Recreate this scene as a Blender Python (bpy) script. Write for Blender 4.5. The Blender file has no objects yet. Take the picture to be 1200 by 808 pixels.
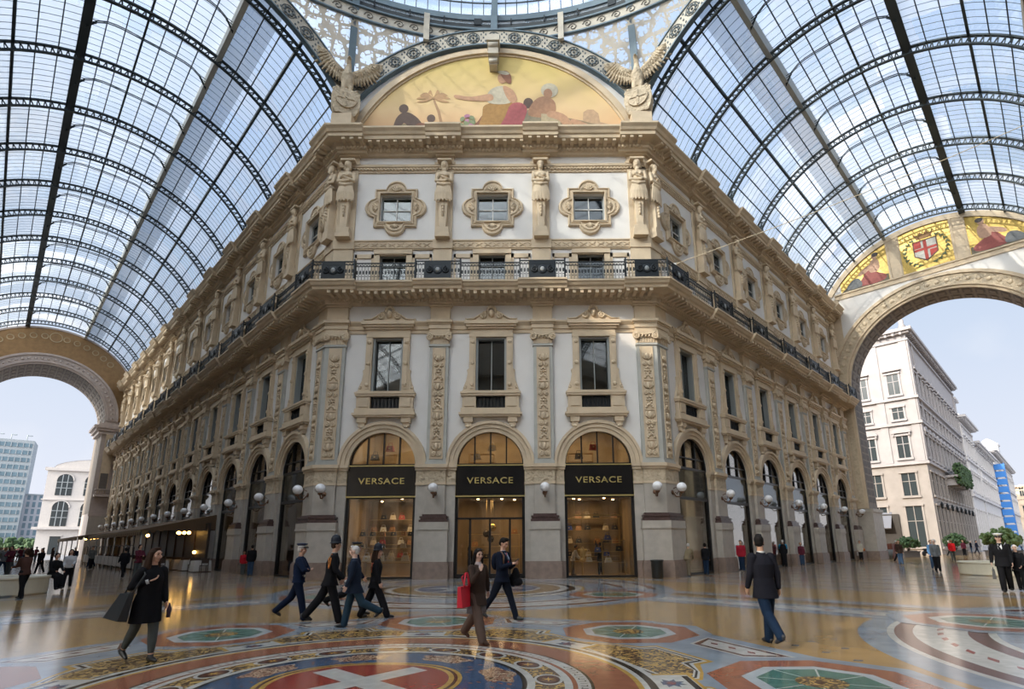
import bpy, bmesh, math, random
from mathutils import Vector, Matrix, Euler
random.seed(7)
scn = bpy.context.scene
COL = scn.collection
PI = math.pi
S2 = math.sqrt(0.5)

# ------------------------------------------------------------------ camera, light, exposure
D, CA, EB, W = 28.3, 9.22, 3.40, 5.8          # facade distance, half facade, first arm bay, bay width
LR, LL = 37.0, 73.0                            # arm lengths to the end arches
OC = (0.0, 6.04)                               # octagon axis
FC = (0.0, 7.1)                                # centre of the floor pattern

def make_camera():
    f, p, yaw, roll, yc, xc = 622.0, .2203, .0015, .0075, 499.0, 620.5
    cam = bpy.data.cameras.new('camera'); o = bpy.data.objects.new('camera', cam); COL.objects.link(o)
    cam.sensor_fit = 'HORIZONTAL'; cam.sensor_width = 36.0; cam.lens = f / 1200 * 36
    cam.shift_x = -(xc - 600) / 1200; cam.shift_y = (yc - 404) / 1200
    cam.clip_end = 2000; cam.clip_start = .05
    fw = Vector((math.sin(yaw), math.cos(yaw), 0)); rt = Vector((math.cos(yaw), -math.sin(yaw), 0)); up = Vector((0, 0, 1))
    F = fw * math.cos(p) + up * math.sin(p); U = -fw * math.sin(p) + up * math.cos(p)
    R2 = rt * math.cos(roll) - U * math.sin(roll); U2 = rt * math.sin(roll) + U * math.cos(roll)
    m = Matrix((R2, U2, -F)).transposed().to_4x4(); m.translation = (2.08, 0, 1.70)
    o.matrix_world = m
    scn.camera = o
make_camera()

SUN_DIR = Vector((0.75, 0.50, -0.47)).normalized()      # the way the light travels
sl = bpy.data.lights.new('sun', 'SUN'); sl.energy = 4.8; sl.angle = math.radians(.6); sl.color = (1.0, .89, .74)
so = bpy.data.objects.new('sun', sl); COL.objects.link(so); so.rotation_euler = SUN_DIR.to_track_quat('-Z', 'Y').to_euler()
so.location = (-30, -20, 60)

SKY_ZENITH = (.95, 1.2, 1.65); SKY_HORIZON = (.98, 1.01, 1.12); SKY_GLOW = (9.0, 8.6, 7.8); SKY_STRENGTH = 1.0
def make_world():
    w = bpy.data.worlds.new('sky'); scn.world = w; w.use_nodes = True
    nt = w.node_tree; nt.nodes.clear(); N = nt.nodes.new; L = nt.links.new
    tc = N('ShaderNodeTexCoord'); sp = N('ShaderNodeSeparateXYZ'); L(tc.outputs['Generated'], sp.inputs[0])
    cr = N('ShaderNodeValToRGB'); L(sp.outputs['Z'], cr.inputs[0])
    e = cr.color_ramp.elements; e[0].position = 0.0; e[0].color = (*SKY_HORIZON, 1); e[1].position = 1.0; e[1].color = (*SKY_ZENITH, 1)
    m = cr.color_ramp.elements.new(.40); m.color = (.66, .80, 1.02, 1); m = cr.color_ramp.elements.new(.68); m.color = (.72, .92, 1.28, 1)
    no = N('ShaderNodeTexNoise'); no.inputs['Scale'].default_value = 2.6; no.inputs['Detail'].default_value = 5; L(tc.outputs['Generated'], no.inputs['Vector'])
    cl = N('ShaderNodeMapRange'); cl.inputs[1].default_value = .47; cl.inputs[2].default_value = .7; L(no.outputs[0], cl.inputs[0])
    mx = N('ShaderNodeMixRGB'); mx.blend_type = 'MULTIPLY'; L(cl.outputs[0], mx.inputs[0]); L(cr.outputs[0], mx.inputs[1]); mx.inputs[2].default_value = (1.3, 1.2, 1.08, 1)
    dt = N('ShaderNodeVectorMath'); dt.operation = 'DOT_PRODUCT'; nm = N('ShaderNodeVectorMath'); nm.operation = 'NORMALIZE'
    L(tc.outputs['Generated'], nm.inputs[0]); L(nm.outputs[0], dt.inputs[0]); dt.inputs[1].default_value = (-SUN_DIR.x, -SUN_DIR.y, -SUN_DIR.z)
    gl = N('ShaderNodeMapRange'); gl.inputs[1].default_value = .25; gl.inputs[2].default_value = 1.0; L(dt.outputs['Value'], gl.inputs[0])
    pw = N('ShaderNodeMath'); pw.operation = 'POWER'; L(gl.outputs[0], pw.inputs[0]); pw.inputs[1].default_value = 2.2
    ad = N('ShaderNodeMixRGB'); ad.blend_type = 'ADD'; L(pw.outputs[0], ad.inputs[0]); L(mx.outputs[0], ad.inputs[1]); ad.inputs[2].default_value = (*SKY_GLOW, 1)
    bg = N('ShaderNodeBackground'); L(ad.outputs[0], bg.inputs[0]); bg.inputs[1].default_value = SKY_STRENGTH
    out = N('ShaderNodeOutputWorld'); L(bg.outputs[0], out.inputs[0])
make_world()
vs = scn.view_settings
scn.display_settings.display_device = 'sRGB'
vs.view_transform = 'Standard'; vs.look = 'None'; vs.gamma = 1.0; vs.use_curve_mapping = False
vs.exposure = -0.18
scn.cycles.max_bounces = 8; scn.cycles.diffuse_bounces = 4; scn.cycles.glossy_bounces = 4
scn.cycles.transparent_max_bounces = 16; scn.cycles.transmission_bounces = 6
scn.cycles.use_denoising = True; scn.cycles.caustics_reflective = False; scn.cycles.caustics_refractive = False
scn.cycles.sample_clamp_indirect = 6.0

# ------------------------------------------------------------------ materials
MATS = {}
def mat(name, col, rough=.7, metal=0.0, var=.0, scale=3.0, bump=0.0, bscale=20.0, col2=None, spec=.5, emit=None, estr=0.0, trans=0.0, coat=0.0, carve=0.0, cscale=6.0, streak=False):
    if name in MATS: return MATS[name]
    m = bpy.data.materials.new(name); MATS[name] = m; m.use_nodes = True
    nt = m.node_tree; N = nt.nodes.new; L = nt.links.new
    b = nt.nodes['Principled BSDF']
    b.inputs['Base Color'].default_value = (*col, 1); b.inputs['Roughness'].default_value = rough; b.inputs['Metallic'].default_value = metal
    b.inputs['Specular IOR Level'].default_value = spec
    if coat: b.inputs['Coat Weight'].default_value = coat; b.inputs['Coat Roughness'].default_value = .08
    if trans: b.inputs['Transmission Weight'].default_value = trans
    if emit: b.inputs['Emission Color'].default_value = (*emit, 1); b.inputs['Emission Strength'].default_value = estr
    tc = N('ShaderNodeTexCoord')
    if var or col2:
        no = N('ShaderNodeTexNoise'); no.inputs['Scale'].default_value = scale; no.inputs['Detail'].default_value = 6
        if streak:
            mp = N('ShaderNodeMapping'); mp.inputs['Scale'].default_value = (1, 1, .12); L(tc.outputs['Object'], mp.inputs[0]); L(mp.outputs[0], no.inputs['Vector'])
        else: L(tc.outputs['Object'], no.inputs['Vector'])
        mr = N('ShaderNodeMapRange'); mr.inputs[1].default_value = .35; mr.inputs[2].default_value = .65; L(no.outputs[0], mr.inputs[0])
        mx = N('ShaderNodeMixRGB'); L(mr.outputs[0], mx.inputs[0]); mx.inputs[1].default_value = (*col, 1)
        c2 = col2 if col2 else tuple(c * (1 - var) for c in col)
        mx.inputs[2].default_value = (*c2, 1); L(mx.outputs[0], b.inputs['Base Color'])
    if bump or carve:
        bp = N('ShaderNodeBump'); bp.inputs['Distance'].default_value = .02 if not carve else .08
        if carve:
            vo = N('ShaderNodeTexVoronoi'); vo.inputs['Scale'].default_value = cscale; vo.feature = 'SMOOTH_F1'
            n2 = N('ShaderNodeTexNoise'); n2.inputs['Scale'].default_value = cscale * .7; n2.inputs['Detail'].default_value = 3
            L(tc.outputs['Object'], n2.inputs['Vector'])
            m2 = N('ShaderNodeMixRGB'); m2.inputs[0].default_value = .25; L(tc.outputs['Object'], m2.inputs[1]); L(n2.outputs[1], m2.inputs[2])
            L(m2.outputs[0], vo.inputs['Vector']); L(vo.outputs['Distance'], bp.inputs['Height']); bp.inputs['Strength'].default_value = carve
        else:
            n2 = N('ShaderNodeTexNoise'); n2.inputs['Scale'].default_value = bscale; n2.inputs['Detail'].default_value = 4
            L(tc.outputs['Object'], n2.inputs['Vector']); L(n2.outputs[0], bp.inputs['Height']); bp.inputs['Strength'].default_value = bump
        L(bp.outputs[0], b.inputs['Normal'])
    return m

def glass_mat(name, tint, milky, mcol, gloss=.12, var=0.0, fres=.8):
    """thin pane: part clear, part milky (diffusing), part mirror"""
    if name in MATS: return MATS[name]
    m = bpy.data.materials.new(name); MATS[name] = m; m.use_nodes = True
    nt = m.node_tree; nt.nodes.clear(); N = nt.nodes.new; L = nt.links.new
    tr = N('ShaderNodeBsdfTransparent'); tr.inputs[0].default_value = (*tint, 1)
    tl = N('ShaderNodeBsdfTranslucent'); tl.inputs[0].default_value = (*mcol, 1)
    df = N('ShaderNodeBsdfDiffuse'); df.inputs[0].default_value = (*mcol, 1)
    a = N('ShaderNodeMixShader'); a.inputs[0].default_value = .75; L(df.outputs[0], a.inputs[1]); L(tl.outputs[0], a.inputs[2])
    b = N('ShaderNodeMixShader'); b.inputs[0].default_value = milky; L(tr.outputs[0], b.inputs[1]); L(a.outputs[0], b.inputs[2])
    if var:
        tc = N('ShaderNodeTexCoord'); vo = N('ShaderNodeTexVoronoi'); vo.distance = 'CHEBYCHEV'; vo.inputs['Scale'].default_value = .35; vo.inputs['Randomness'].default_value = .8
        mp = N('ShaderNodeMapping'); mp.inputs['Scale'].default_value = (1.0, .25, .5)
        L(tc.outputs['Object'], mp.inputs[0]); L(mp.outputs[0], vo.inputs['Vector'])
        bw = N('ShaderNodeSeparateColor'); L(vo.outputs['Color'], bw.inputs[0])
        mr = N('ShaderNodeMapRange'); mr.inputs[3].default_value = max(0, milky - var); mr.inputs[4].default_value = min(1, milky + var)
        L(bw.outputs[0], mr.inputs[0]); L(mr.outputs[0], b.inputs[0])
    gs = N('ShaderNodeBsdfGlossy'); gs.inputs['Roughness'].default_value = .03; gs.inputs[0].default_value = (1, 1, 1, 1)
    fr = N('ShaderNodeFresnel'); fr.inputs[0].default_value = 1.5
    ml = N('ShaderNodeMath'); ml.operation = 'MULTIPLY_ADD'; L(fr.outputs[0], ml.inputs[0]); ml.inputs[1].default_value = fres; ml.inputs[2].default_value = gloss * .25
    c = N('ShaderNodeMixShader'); L(ml.outputs[0], c.inputs[0]); L(b.outputs[0], c.inputs[1]); L(gs.outputs[0], c.inputs[2])
    o = N('ShaderNodeOutputMaterial'); L(c.outputs[0], o.inputs[0])
    return m

CREAM = mat('cream_stone', (.62, .50, .355), .75, var=.14, scale=1.6, bump=.25, bscale=9)
CARVED = mat('carved_stone', (.56, .46, .33), .8, var=.2, scale=3, carve=.9, cscale=7)
STUCCO = mat('white_stucco', (.72, .70, .68), .85, var=.06, scale=.8, bump=.12, bscale=12)
GREYST = mat('grey_marble_border', (.44, .44, .41), .6, var=.12, scale=2)
PIER = mat('pier_stone', (.46, .42, .37), .6, var=.14, scale=2.2, bump=.15, bscale=30)
PLINTH = mat('brown_granite', (.27, .20, .165), .5, var=.22, scale=3.5, bump=.15, bscale=50)
DARKST = mat('dark_red_marble', (.10, .06, .055), .35, var=.3, scale=5)
IRON = mat('black_iron', (.018, .022, .026), .45, metal=.6)
IRONV = mat('vault_iron', (.035, .05, .058), .55, metal=.2)
BLUEIRON = mat('blue_grey_iron', (.115, .17, .215), .5, var=.12, scale=2)
BEAMW = mat('pale_beam', (.42, .44, .43), .6, var=.1)
FRAMEB = mat('black_frame', (.012, .012, .013), .35)
GREYFR = mat('grey_window_frame', (.27, .29, .29), .5)
WHITEFR = mat('white_muntin', (.6, .6, .58), .5)
GOLD = mat('gilded_letters', (.62, .50, .20), .35, metal=.7)
VGLASS = glass_mat('vault_glass', (.90, .96, 1.0), .34, (.80, .84, .90), gloss=.04, var=.30, fres=.15)
BARM = mat('glazing_bar_grey', (.10, .15, .19), .6)
VGLASS2 = glass_mat('shade_tinted_glass', (.52, .57, .62), .45, (.42, .45, .48), gloss=.04, var=.15, fres=.15)  # darker tint paints in reflections and overlapping lantern walls
DGLASS = glass_mat('dome_glass', (.86, .94, 1.0), .22, (.9, .95, 1.0), gloss=.04, var=.12, fres=.15)
WGLASS = glass_mat('window_glass', (.30, .36, .38), .04, (.4, .45, .45), gloss=.3, fres=.55)
SGLASS = glass_mat('shop_glass', (.93, .90, .84), .0, (.5, .5, .5), gloss=.18)

# ------------------------------------------------------------------ mesh collector
class MB:
    def __init__(s): s.v = []; s.f = []; s.m = []; s.sm = []; s.mats = []
    def mi(s, m):
        if m is None: return 0
        if m not in s.mats: s.mats.append(m)
        return s.mats.index(m)
    def add(s, vs, fs, m=None, smooth=False):
        o = len(s.v); i = s.mi(m)
        s.v.extend(tuple(v) for v in vs)
        for f in fs: s.f.append(tuple(a + o for a in f)); s.m.append(i); s.sm.append(smooth)
    def box(s, x0, x1, y0, y1, z0, z1, m=None):
        if x0 > x1: x0, x1 = x1, x0
        if y0 > y1: y0, y1 = y1, y0
        v = [(x, y, z) for z in (z0, z1) for (x, y) in ((x0, y0), (x1, y0), (x1, y1), (x0, y1))]
        s.add(v, [(3, 2, 1, 0), (4, 5, 6, 7), (0, 1, 5, 4), (1, 2, 6, 5), (2, 3, 7, 6), (3, 0, 4, 7)], m)
    def hexa(s, v, m=None):          # 8 corners: bottom ring then top ring
        s.add(v, [(3, 2, 1, 0), (4, 5, 6, 7), (0, 1, 5, 4), (1, 2, 6, 5), (2, 3, 7, 6), (3, 0, 4, 7)], m)
    def mbox(s, x0, x1, w0, w1, z0, z1, m=None, mL=0, mR=0):
        """box on a wall: front at y=-w1; an end flagged as mitre opens by tan 22.5"""
        t = .41421
        a0 = x0 - (t * w0 if mL else 0); a1 = x0 - (t * w1 if mL else 0)
        b0 = x1 + (t * w0 if mR else 0); b1 = x1 + (t * w1 if mR else 0)
        v = [(x, y, z) for z in (z0, z1) for (x, y) in ((a1, -w1), (b1, -w1), (b0, -w0), (a0, -w0))]
        s.hexa(v, m)
    def prism(s, pts, y0, y1, m=None, axis='y', smooth=False):
        """polygon in xz (axis y) or xy (axis z) extruded"""
        n = len(pts)
        if axis == 'y': v = [(p[0], y0, p[1]) for p in pts] + [(p[0], y1, p[1]) for p in pts]
        elif axis == 'z': v = [(p[0], p[1], y0) for p in pts] + [(p[0], p[1], y1) for p in pts]
        else: v = [(y0, p[0], p[1]) for p in pts] + [(y1, p[0], p[1]) for p in pts]
        f = [tuple(range(n)), tuple(range(2 * n - 1, n - 1, -1))] + [(i, n + i, n + (i + 1) % n, (i + 1) % n) for i in range(n)]
        s.add(v, f, m, smooth)
    def grid(s, rows, m=None, closed=False, smooth=True, capa=False, capb=False):
        """rows of equal length -> quads; closed = each row is a loop"""
        n = len(rows[0]); v = [p for r in rows for p in r]; f = []
        for i in range(len(rows) - 1):
            for j in range(n if closed else n - 1):
                k = (j + 1) % n
                f.append((i * n + j, i * n + k, (i + 1) * n + k, (i + 1) * n + j))
        if capa: f.append(tuple(range(n - 1, -1, -1)))
        if capb: f.append(tuple((len(rows) - 1) * n + j for j in range(n)))
        s.add(v, f, m, smooth)
    def tube(s, pts, r, m=None, n=6, smooth=True, cap=True):
        pts = [Vector(p) for p in pts]; rr = r if isinstance(r, (list, tuple)) else [r] * len(pts)
        rows = []; up = None
        for i, p in enumerate(pts):
            d = (pts[min(i + 1, len(pts) - 1)] - pts[max(i - 1, 0)]).normalized()
            if up is None or abs(up.dot(d)) > .99:
                up = Vector((0, 0, 1)) if abs(d.z) < .9 else Vector((1, 0, 0))
            a = d.cross(up).normalized(); b = a.cross(d).normalized(); up = b
            rows.append([tuple(p + (a * math.cos(t) + b * math.sin(t)) * rr[i]) for t in [2 * PI * k / n for k in range(n)]])
        s.grid(rows, m, True, smooth, cap, cap)
    def bar(s, p, q, wx, wz, m=None, up=(0, 0, 1)):
        """rectangular bar from p to q; wz measured along up-ish"""
        p = Vector(p); q = Vector(q); d = (q - p).normalized(); u = Vector(up)
        if abs(d.dot(u)) > .98: u = Vector((1, 0, 0))
        a = d.cross(u).normalized() * wx / 2; b = a.cross(d).normalized() * wz / 2
        v = [p - a - b, p + a - b, p + a + b, p - a + b, q - a - b, q + a - b, q + a + b, q - a + b]
        s.add([tuple(x) for x in v], [(3, 2, 1, 0), (4, 5, 6, 7), (0, 1, 5, 4), (1, 2, 6, 5), (2, 3, 7, 6), (3, 0, 4, 7)], m)
    def ball(s, c, r, m=None, seg=12, rings=8, R=None, smooth=True):
        rx, ry, rz = r if isinstance(r, (list, tuple)) else (r, r, r)
        rows = []
        for i in range(rings + 1):
            t = PI * i / rings; sr = max(math.sin(t), 1e-3)
            row = []
            for k in range(seg):
                a = 2 * PI * k / seg
                p = Vector((rx * sr * math.cos(a), ry * sr * math.sin(a), -rz * math.cos(t)))
                if R is not None: p = R @ p
                row.append((p.x + c[0], p.y + c[1], p.z + c[2]))
            rows.append(row)
        s.grid(rows, m, True, smooth, True, True)
    def lathe(s, prof, c=(0, 0, 0), m=None, seg=16, smooth=True):
        rows = [[(c[0] + r * math.cos(2 * PI * k / seg), c[1] + r * math.sin(2 * PI * k / seg), c[2] + z) for k in range(seg)] for r, z in prof]
        s.grid(rows, m, True, smooth, True, True)
    def sweep(s, prof, x0, x1, mL=0, mR=0, res=(), dr=.2, m=None, cap=True):
        """moulding along a wall with forward breaks over the intervals in res"""
        t = .41421; brk = []
        cur = x0; lst = []
        for a, b in sorted(res):
            a = max(a, x0); b = min(b, x1)
            if b <= x0 or a >= x1: continue
            if a > cur: lst += [(cur, 0), (a, 0)]
            lst += [(a, dr), (b, dr)]; cur = b
        if cur < x1: lst += [(cur, 0), (x1, 0)]
        rows = []
        for w, z in prof:
            row = []
            for i, (x, d) in enumerate(lst):
                ww = w + (d if w > .001 else 0); xx = x
                if i == 0 and mL: xx = x - t * ww
                if i == len(lst) - 1 and mR: xx = x + t * ww
                row.append((xx, -ww, z))
            rows.append(row)
        s.grid(rows, m, False, False)
    def xf(s, M, start=0):
        for i in range(start, len(s.v)): s.v[i] = tuple(M @ Vector(s.v[i]))
    def merge(s, o, M=None):
        k = len(s.v)
        s.v.extend(tuple(M @ Vector(v)) if M else v for v in o.v)
        mp = [s.mi(mm) for mm in o.mats] or [0]
        for f, mi, sm in zip(o.f, o.m, o.sm):
            s.f.append(tuple(a + k for a in f)); s.m.append(mp[mi] if o.mats else 0); s.sm.append(sm)
    def mesh(s, name, m=None):
        me = bpy.data.meshes.new(name); me.from_pydata(s.v, [], s.f)
        for mm in (s.mats or ([m] if m else [])): me.materials.append(mm)
        me.polygons.foreach_set('material_index', s.m); me.polygons.foreach_set('use_smooth', s.sm)
        me.validate(); me.update()
        b = bmesh.new(); b.from_mesh(me); bmesh.ops.recalc_face_normals(b, faces=b.faces); b.to_mesh(me); b.free()
        return me
    def build(s, name, m=None, parent=None, loc=None, rz=0.0):
        return ob(name, s.mesh(name, m), parent, loc, rz)

def ob(name, me, parent=None, loc=None, rz=0.0):
    o = bpy.data.objects.new(name, me); COL.objects.link(o)
    if parent is not None: o.parent = parent
    if loc is not None: o.location = loc
    if rz: o.rotation_euler = (0, 0, rz)
    return o
def tag(o, label=None, cat=None, group=None, kind=None):
    if label:
        o['label'] = label
        if len(label.split()) > 16: print('LONGLABEL', len(label.split()), label)
    if cat: o['category'] = cat
    if group: o['group'] = group
    if kind: o['kind'] = kind
    return o
def empty(name, loc=(0, 0, 0), rz=0.0):
    o = bpy.data.objects.new(name, None); COL.objects.link(o); o.location = loc; o.rotation_euler = (0, 0, rz); o.empty_display_size = .2
    return o
def copy_tree(o, parent=None):
    c = o.copy(); COL.objects.link(c)
    if parent is not None: c.parent = parent
    for ch in list(o.children): copy_tree(ch, c)
    return c
ORD = ['first', 'second', 'third', 'fourth', 'fifth', 'sixth', 'seventh', 'eighth', 'ninth', 'tenth', 'eleventh', 'twelfth', 'thirteenth', 'fourteenth']

# wall frames: local x along the wall, y=-w towards the viewer
FR = {'front': ((0, D, 0), 0.0), 'left': ((-CA, D, 0), -PI / 4), 'right': ((CA, D, 0), PI / 4)}
def wpt(side, u, w, z):
    """u = distance along the wall from the corner (front: x)"""
    (ox, oy, _), a = FR[side]
    x = -u if side == 'left' else u
    return Vector((ox + x * math.cos(a) + w * math.sin(a), oy + x * math.sin(a) - w * math.cos(a), z))
def place(o, side, u, w=0.0, z=0.0, extra=0.0):
    o.location = wpt(side, u, w, z); o.rotation_euler = (0, 0, FR[side][1] + extra)
    return o
NB = {'front': 3, 'left': 12, 'right': 6}
def bays(side): return [-W, 0, W] if side == 'front' else [EB + W * i for i in range(NB[side])]
def pils(side): return [-W / 2, W / 2] if side == 'front' else [EB + W * (i + .5) for i in range(NB[side])]
# ------------------------------------------------------------------ walls of the three facades
TOPZ = 26.15
def bay_wall(mb, c):
    """wall body of one bay centred on local x=c"""
    h = W / 2; T = .6
    def bx(a, b, z0, z1, m, y0=0.0): mb.box(c + a, c + b, y0, T, z0, z1, m)
    for sgn in (-1, 1):
        a, b = sorted((sgn * 1.85, sgn * h))
        bx(a, b, 0, .83, PLINTH); bx(a, b, .83, 4.82, PIER); bx(a, b, 4.82, 5.9, CREAM)
        mb.box(c + sgn * 1.85, c + sgn * h, -.10, 0, 0, .85, PLINTH)
        mb.box(c + sgn * 1.85, c + sgn * h, -.05, 0, .85, 4.8, PIER)
        mb.box(c + sgn * 1.83, c + sgn * h, -.10, .1, 4.82, 4.95, CREAM)
        mb.box(c + sgn * 1.85, c + sgn * h, -.09, 0, 4.95, 5.6, CARVED)
        mb.box(c + sgn * 1.80, c + sgn * h, -.16, .3, 5.6, 5.74, CREAM)
        mb.box(c + sgn * 1.77, c + sgn * h, -.22, .4, 5.74, 5.9, CREAM)
        bx(*sorted((sgn * 1.85, sgn * h)), 5.9, 7.0, STUCCO)
    # arch zone 5.9 .. 8.5
    n = 24; R = 1.85
    for i in range(n):
        t0 = PI - PI * i / n; t1 = PI - PI * (i + 1) / n
        x0, z0, x1, z1 = R * math.cos(t0), 5.9 + R * math.sin(t0), R * math.cos(t1), 5.9 + R * math.sin(t1)
        mb.prism([(c + x0, z0), (c + x1, z1), (c + x1, 8.5), (c + x0, 8.5)], 0, T, STUCCO)
    for sgn in (-1, 1): bx(*sorted((sgn * 1.85, sgn * h)), 7.0, 8.5, STUCCO)
    # archivolt rings
    for r0, r1, w in ((1.78, 2.0, .10), (2.0, 2.22, .16), (2.22, 2.38, .24)):
        rows = []
        for i in range(n + 1):
            t = PI * i / n; cs, sn = math.cos(t), math.sin(t)
            rows.append([(c + r0 * cs, .05, 5.9 + r0 * sn), (c + r0 * cs, -w, 5.9 + r0 * sn), (c + r1 * cs, -w, 5.9 + r1 * sn), (c + r1 * cs, .05, 5.9 + r1 * sn)])
        mb.grid(rows, CREAM, True, False, True, True)
    # mezzanine window wall
    bx(-h, -.86, 8.5, 13.2, STUCCO); bx(.86, h, 8.5, 13.2, STUCCO); bx(-.86, .86, 8.5, 8.9, STUCCO); bx(-.86, .86, 9.66, 9.86, CREAM)
    bx(-h, h, 13.2, 15.6, STUCCO)
    # storey behind the balcony
    bx(-h, -.8, 15.6, 18.4, STUCCO); bx(.8, h, 15.6, 18.4, STUCCO); bx(-h, h, 18.4, 20.4, STUCCO)
    bx(-h, -.92, 20.4, 22.35, STUCCO); bx(.92, h, 20.4, 22.35, STUCCO); bx(-h, h, 22.35, 28.4, STUCCO)
    for sgn in (-1, 1):      # framed white panels beside the low windows
        x0, x1 = c + sgn * 1.12, c + sgn * 2.25
        for a, b, z0, z1 in ((x0, x1, 18.15, 18.4), (x0, x0 + sgn * .16, 16, 18.4), (x1 - sgn * .12, x1, 16, 18.4)):
            mb.box(a, b, -.07, 0, z0, z1, CREAM)
        mb.box(c + sgn * .78, c + sgn * 1.12, -.14, 0, 16, 18.42, CREAM)
    mb.box(c - 1.12, c + 1.12, -.2, 0, 18.36, 18.6, CREAM); mb.box(c - 1.0, c + 1.0, -.14, 0, 18.3, 18.37, CREAM)

def pilaster(a, b, mL=0, mR=0, carved=True):
    """full-height pilaster between local x=a and b"""
    mb = MB()
    def L(ex, w, z0, z1, m): mb.mbox(a - (0 if mL else ex), b + (0 if mR else ex), 0, w, z0, z1, m, mL, mR)
    L(.30, .52, 0, .78, PLINTH); L(.26, .48, .78, .86, PLINTH)
    L(.22, .42, .86, 2.5, PIER); L(.27, .47, 2.46, 2.56, PIER); L(.25, .45, 2.56, 2.86, PIER)
    L(.22, .43, 2.86, 2.98, DARKST); L(.15, .37, 2.98, 3.08, DARKST); L(.2, .41, 3.08, 3.16, DARKST); L(.08, .3, 3.16, 3.27, DARKST)
    L(0, .22, 3.27, 4.82, PIER)
    L(.03, .25, 4.82, 4.95, CREAM); L(.02, .24, 4.95, 5.6, CARVED); L(.08, .32, 5.6, 5.72, CREAM); L(.14, .4, 5.72, 5.9, CREAM)
    L(.03, .25, 5.9, 6.05, GREYST); L(.0, .2, 6.05, 12.66, GREYST)
    L(.04, .26, 12.58, 12.7, GREYST); L(.0, .24, 12.7, 13.0, CREAM); L(.05, .29, 13.0, 13.2, CREAM); L(.16, .38, 13.2, 13.38, CREAM)
    L(.05, .28, 13.38, 13.62, CREAM); L(.09, .33, 13.62, 13.86, CREAM); L(.14, .38, 13.86, 13.95, CREAM); L(.2, .46, 13.95, 14.1, CREAM)
    L(.02, .24, 14.1, 14.95, CREAM); L(.08, .34, 14.95, 15.05, CREAM); L(.16, .46, 15.05, 15.2, CREAM)
    L(.02, .18, 16.0, 18.7, CREAM); L(.06, .24, 18.68, 19.26, CREAM)
    L(-.02, .12, 19.26, 25.0, CREAM); L(.1, .24, 24.35, 24.5, CREAM); L(.05, .3, 24.9, 25.12, CREAM)
    # flutes under the capital
    k = 7
    for i in range(k):
        x = a + (b - a) * (i + .5) / k
        mb.box(x - .035, x + .035, -.275, -.2, 12.72, 12.98, CREAM)
    return mb

def volute(mb, x, z, w, sgn, R=.2, m=None):
    pts = []
    for i in range(22):
        t = i / 21 * 3.6 * PI; r = R * (1 - i / 24)
        pts.append((x + sgn * r * math.cos(t + PI / 2) * 1.0, -w, z + r * math.sin(t + PI / 2)))
    mb.tube(pts, [.05 * (1 - .5 * i / 22) * R / .2 + .012 for i in range(22)], m or CREAM, 6)
    mb.ball((x, -w, z), (.05, .07, .05), m or CREAM, 8, 5)

def capital_mesh(wd):
    mb = MB()
    for sgn in (-1, 1):
        volute(mb, sgn * (wd / 2 + .02), 13.1, .34, sgn, .21)
    for i in range(5):
        x = (i - 2) * wd / 5.5
        mb.ball((x, -.33, 13.1), (.07, .07, .09), CREAM, 8, 6)
    mb.tube([(-wd / 2, -.32, 13.24), (0, -.36, 13.16), (wd / 2, -.32, 13.24)], .05, CREAM, 6)
    return mb

def carved_mesh(hw, z0, z1, w):
    """raised arabesque panel: field, border and scrolls"""
    mb = MB()
    mb.box(-hw, hw, -w, -w + .03, z0, z1, CREAM)
    for x in (-hw, hw - .05): mb.box(x, x + .05, -w - .03, -w, z0, z1, CREAM)
    rnd = random.Random(3); z = z0 + .25; k = 0
    while z < z1 - .3:
        typ = k % 4
        if typ == 0:
            for s in (-1, 1):
                volute(mb, s * hw * .45, z, w + .04, s, hw * .36)
        elif typ == 1:
            mb.ball((0, -w - .03, z), (hw * .32, .08, .2), CREAM, 10, 6)
            for s in (-1, 1): mb.tube([(s * .05, -w - .03, z - .2), (s * hw * .7, -w - .05, z - .05), (s * hw * .55, -w - .04, z + .18)], [.045, .04, .02], CREAM, 5)
        elif typ == 2:
            for s in (-1, 1):
                for q in range(3):
                    a = .3 + q * .5
                    mb.ball((s * hw * .5 * math.cos(a), -w - .03, z + .22 * math.sin(a) - .05), (.085, .05, .07), CREAM, 8, 4)
            mb.box(-hw * .7, hw * .7, -w - .05, -w, z - .17, z - .12, CREAM)
        else:
            for q in range(8):
                a = q * PI / 4
                mb.ball((hw * .35 * math.cos(a), -w - .03, z + .19 * math.sin(a)), (.07, .05, .06), CREAM, 6, 4)
            mb.ball((0, -w - .05, z), (.08, .06, .08), CREAM, 8, 5)
        z += .42; k += 1
    return mb

def dentils(mb, x0, x1, w0, w1, z0, z1, sp, fill=.5, m=None, res=(), dr=.2):
    n = int((x1 - x0) / sp)
    for i in range(n):
        x = x0 + (i + .5) * (x1 - x0) / n
        d = dr if any(a < x < b for a, b in res) else 0
        mb.box(x - sp * fill / 2, x + sp * fill / 2, -w1 - d, -w0, z0, z1, m or CREAM)

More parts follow.
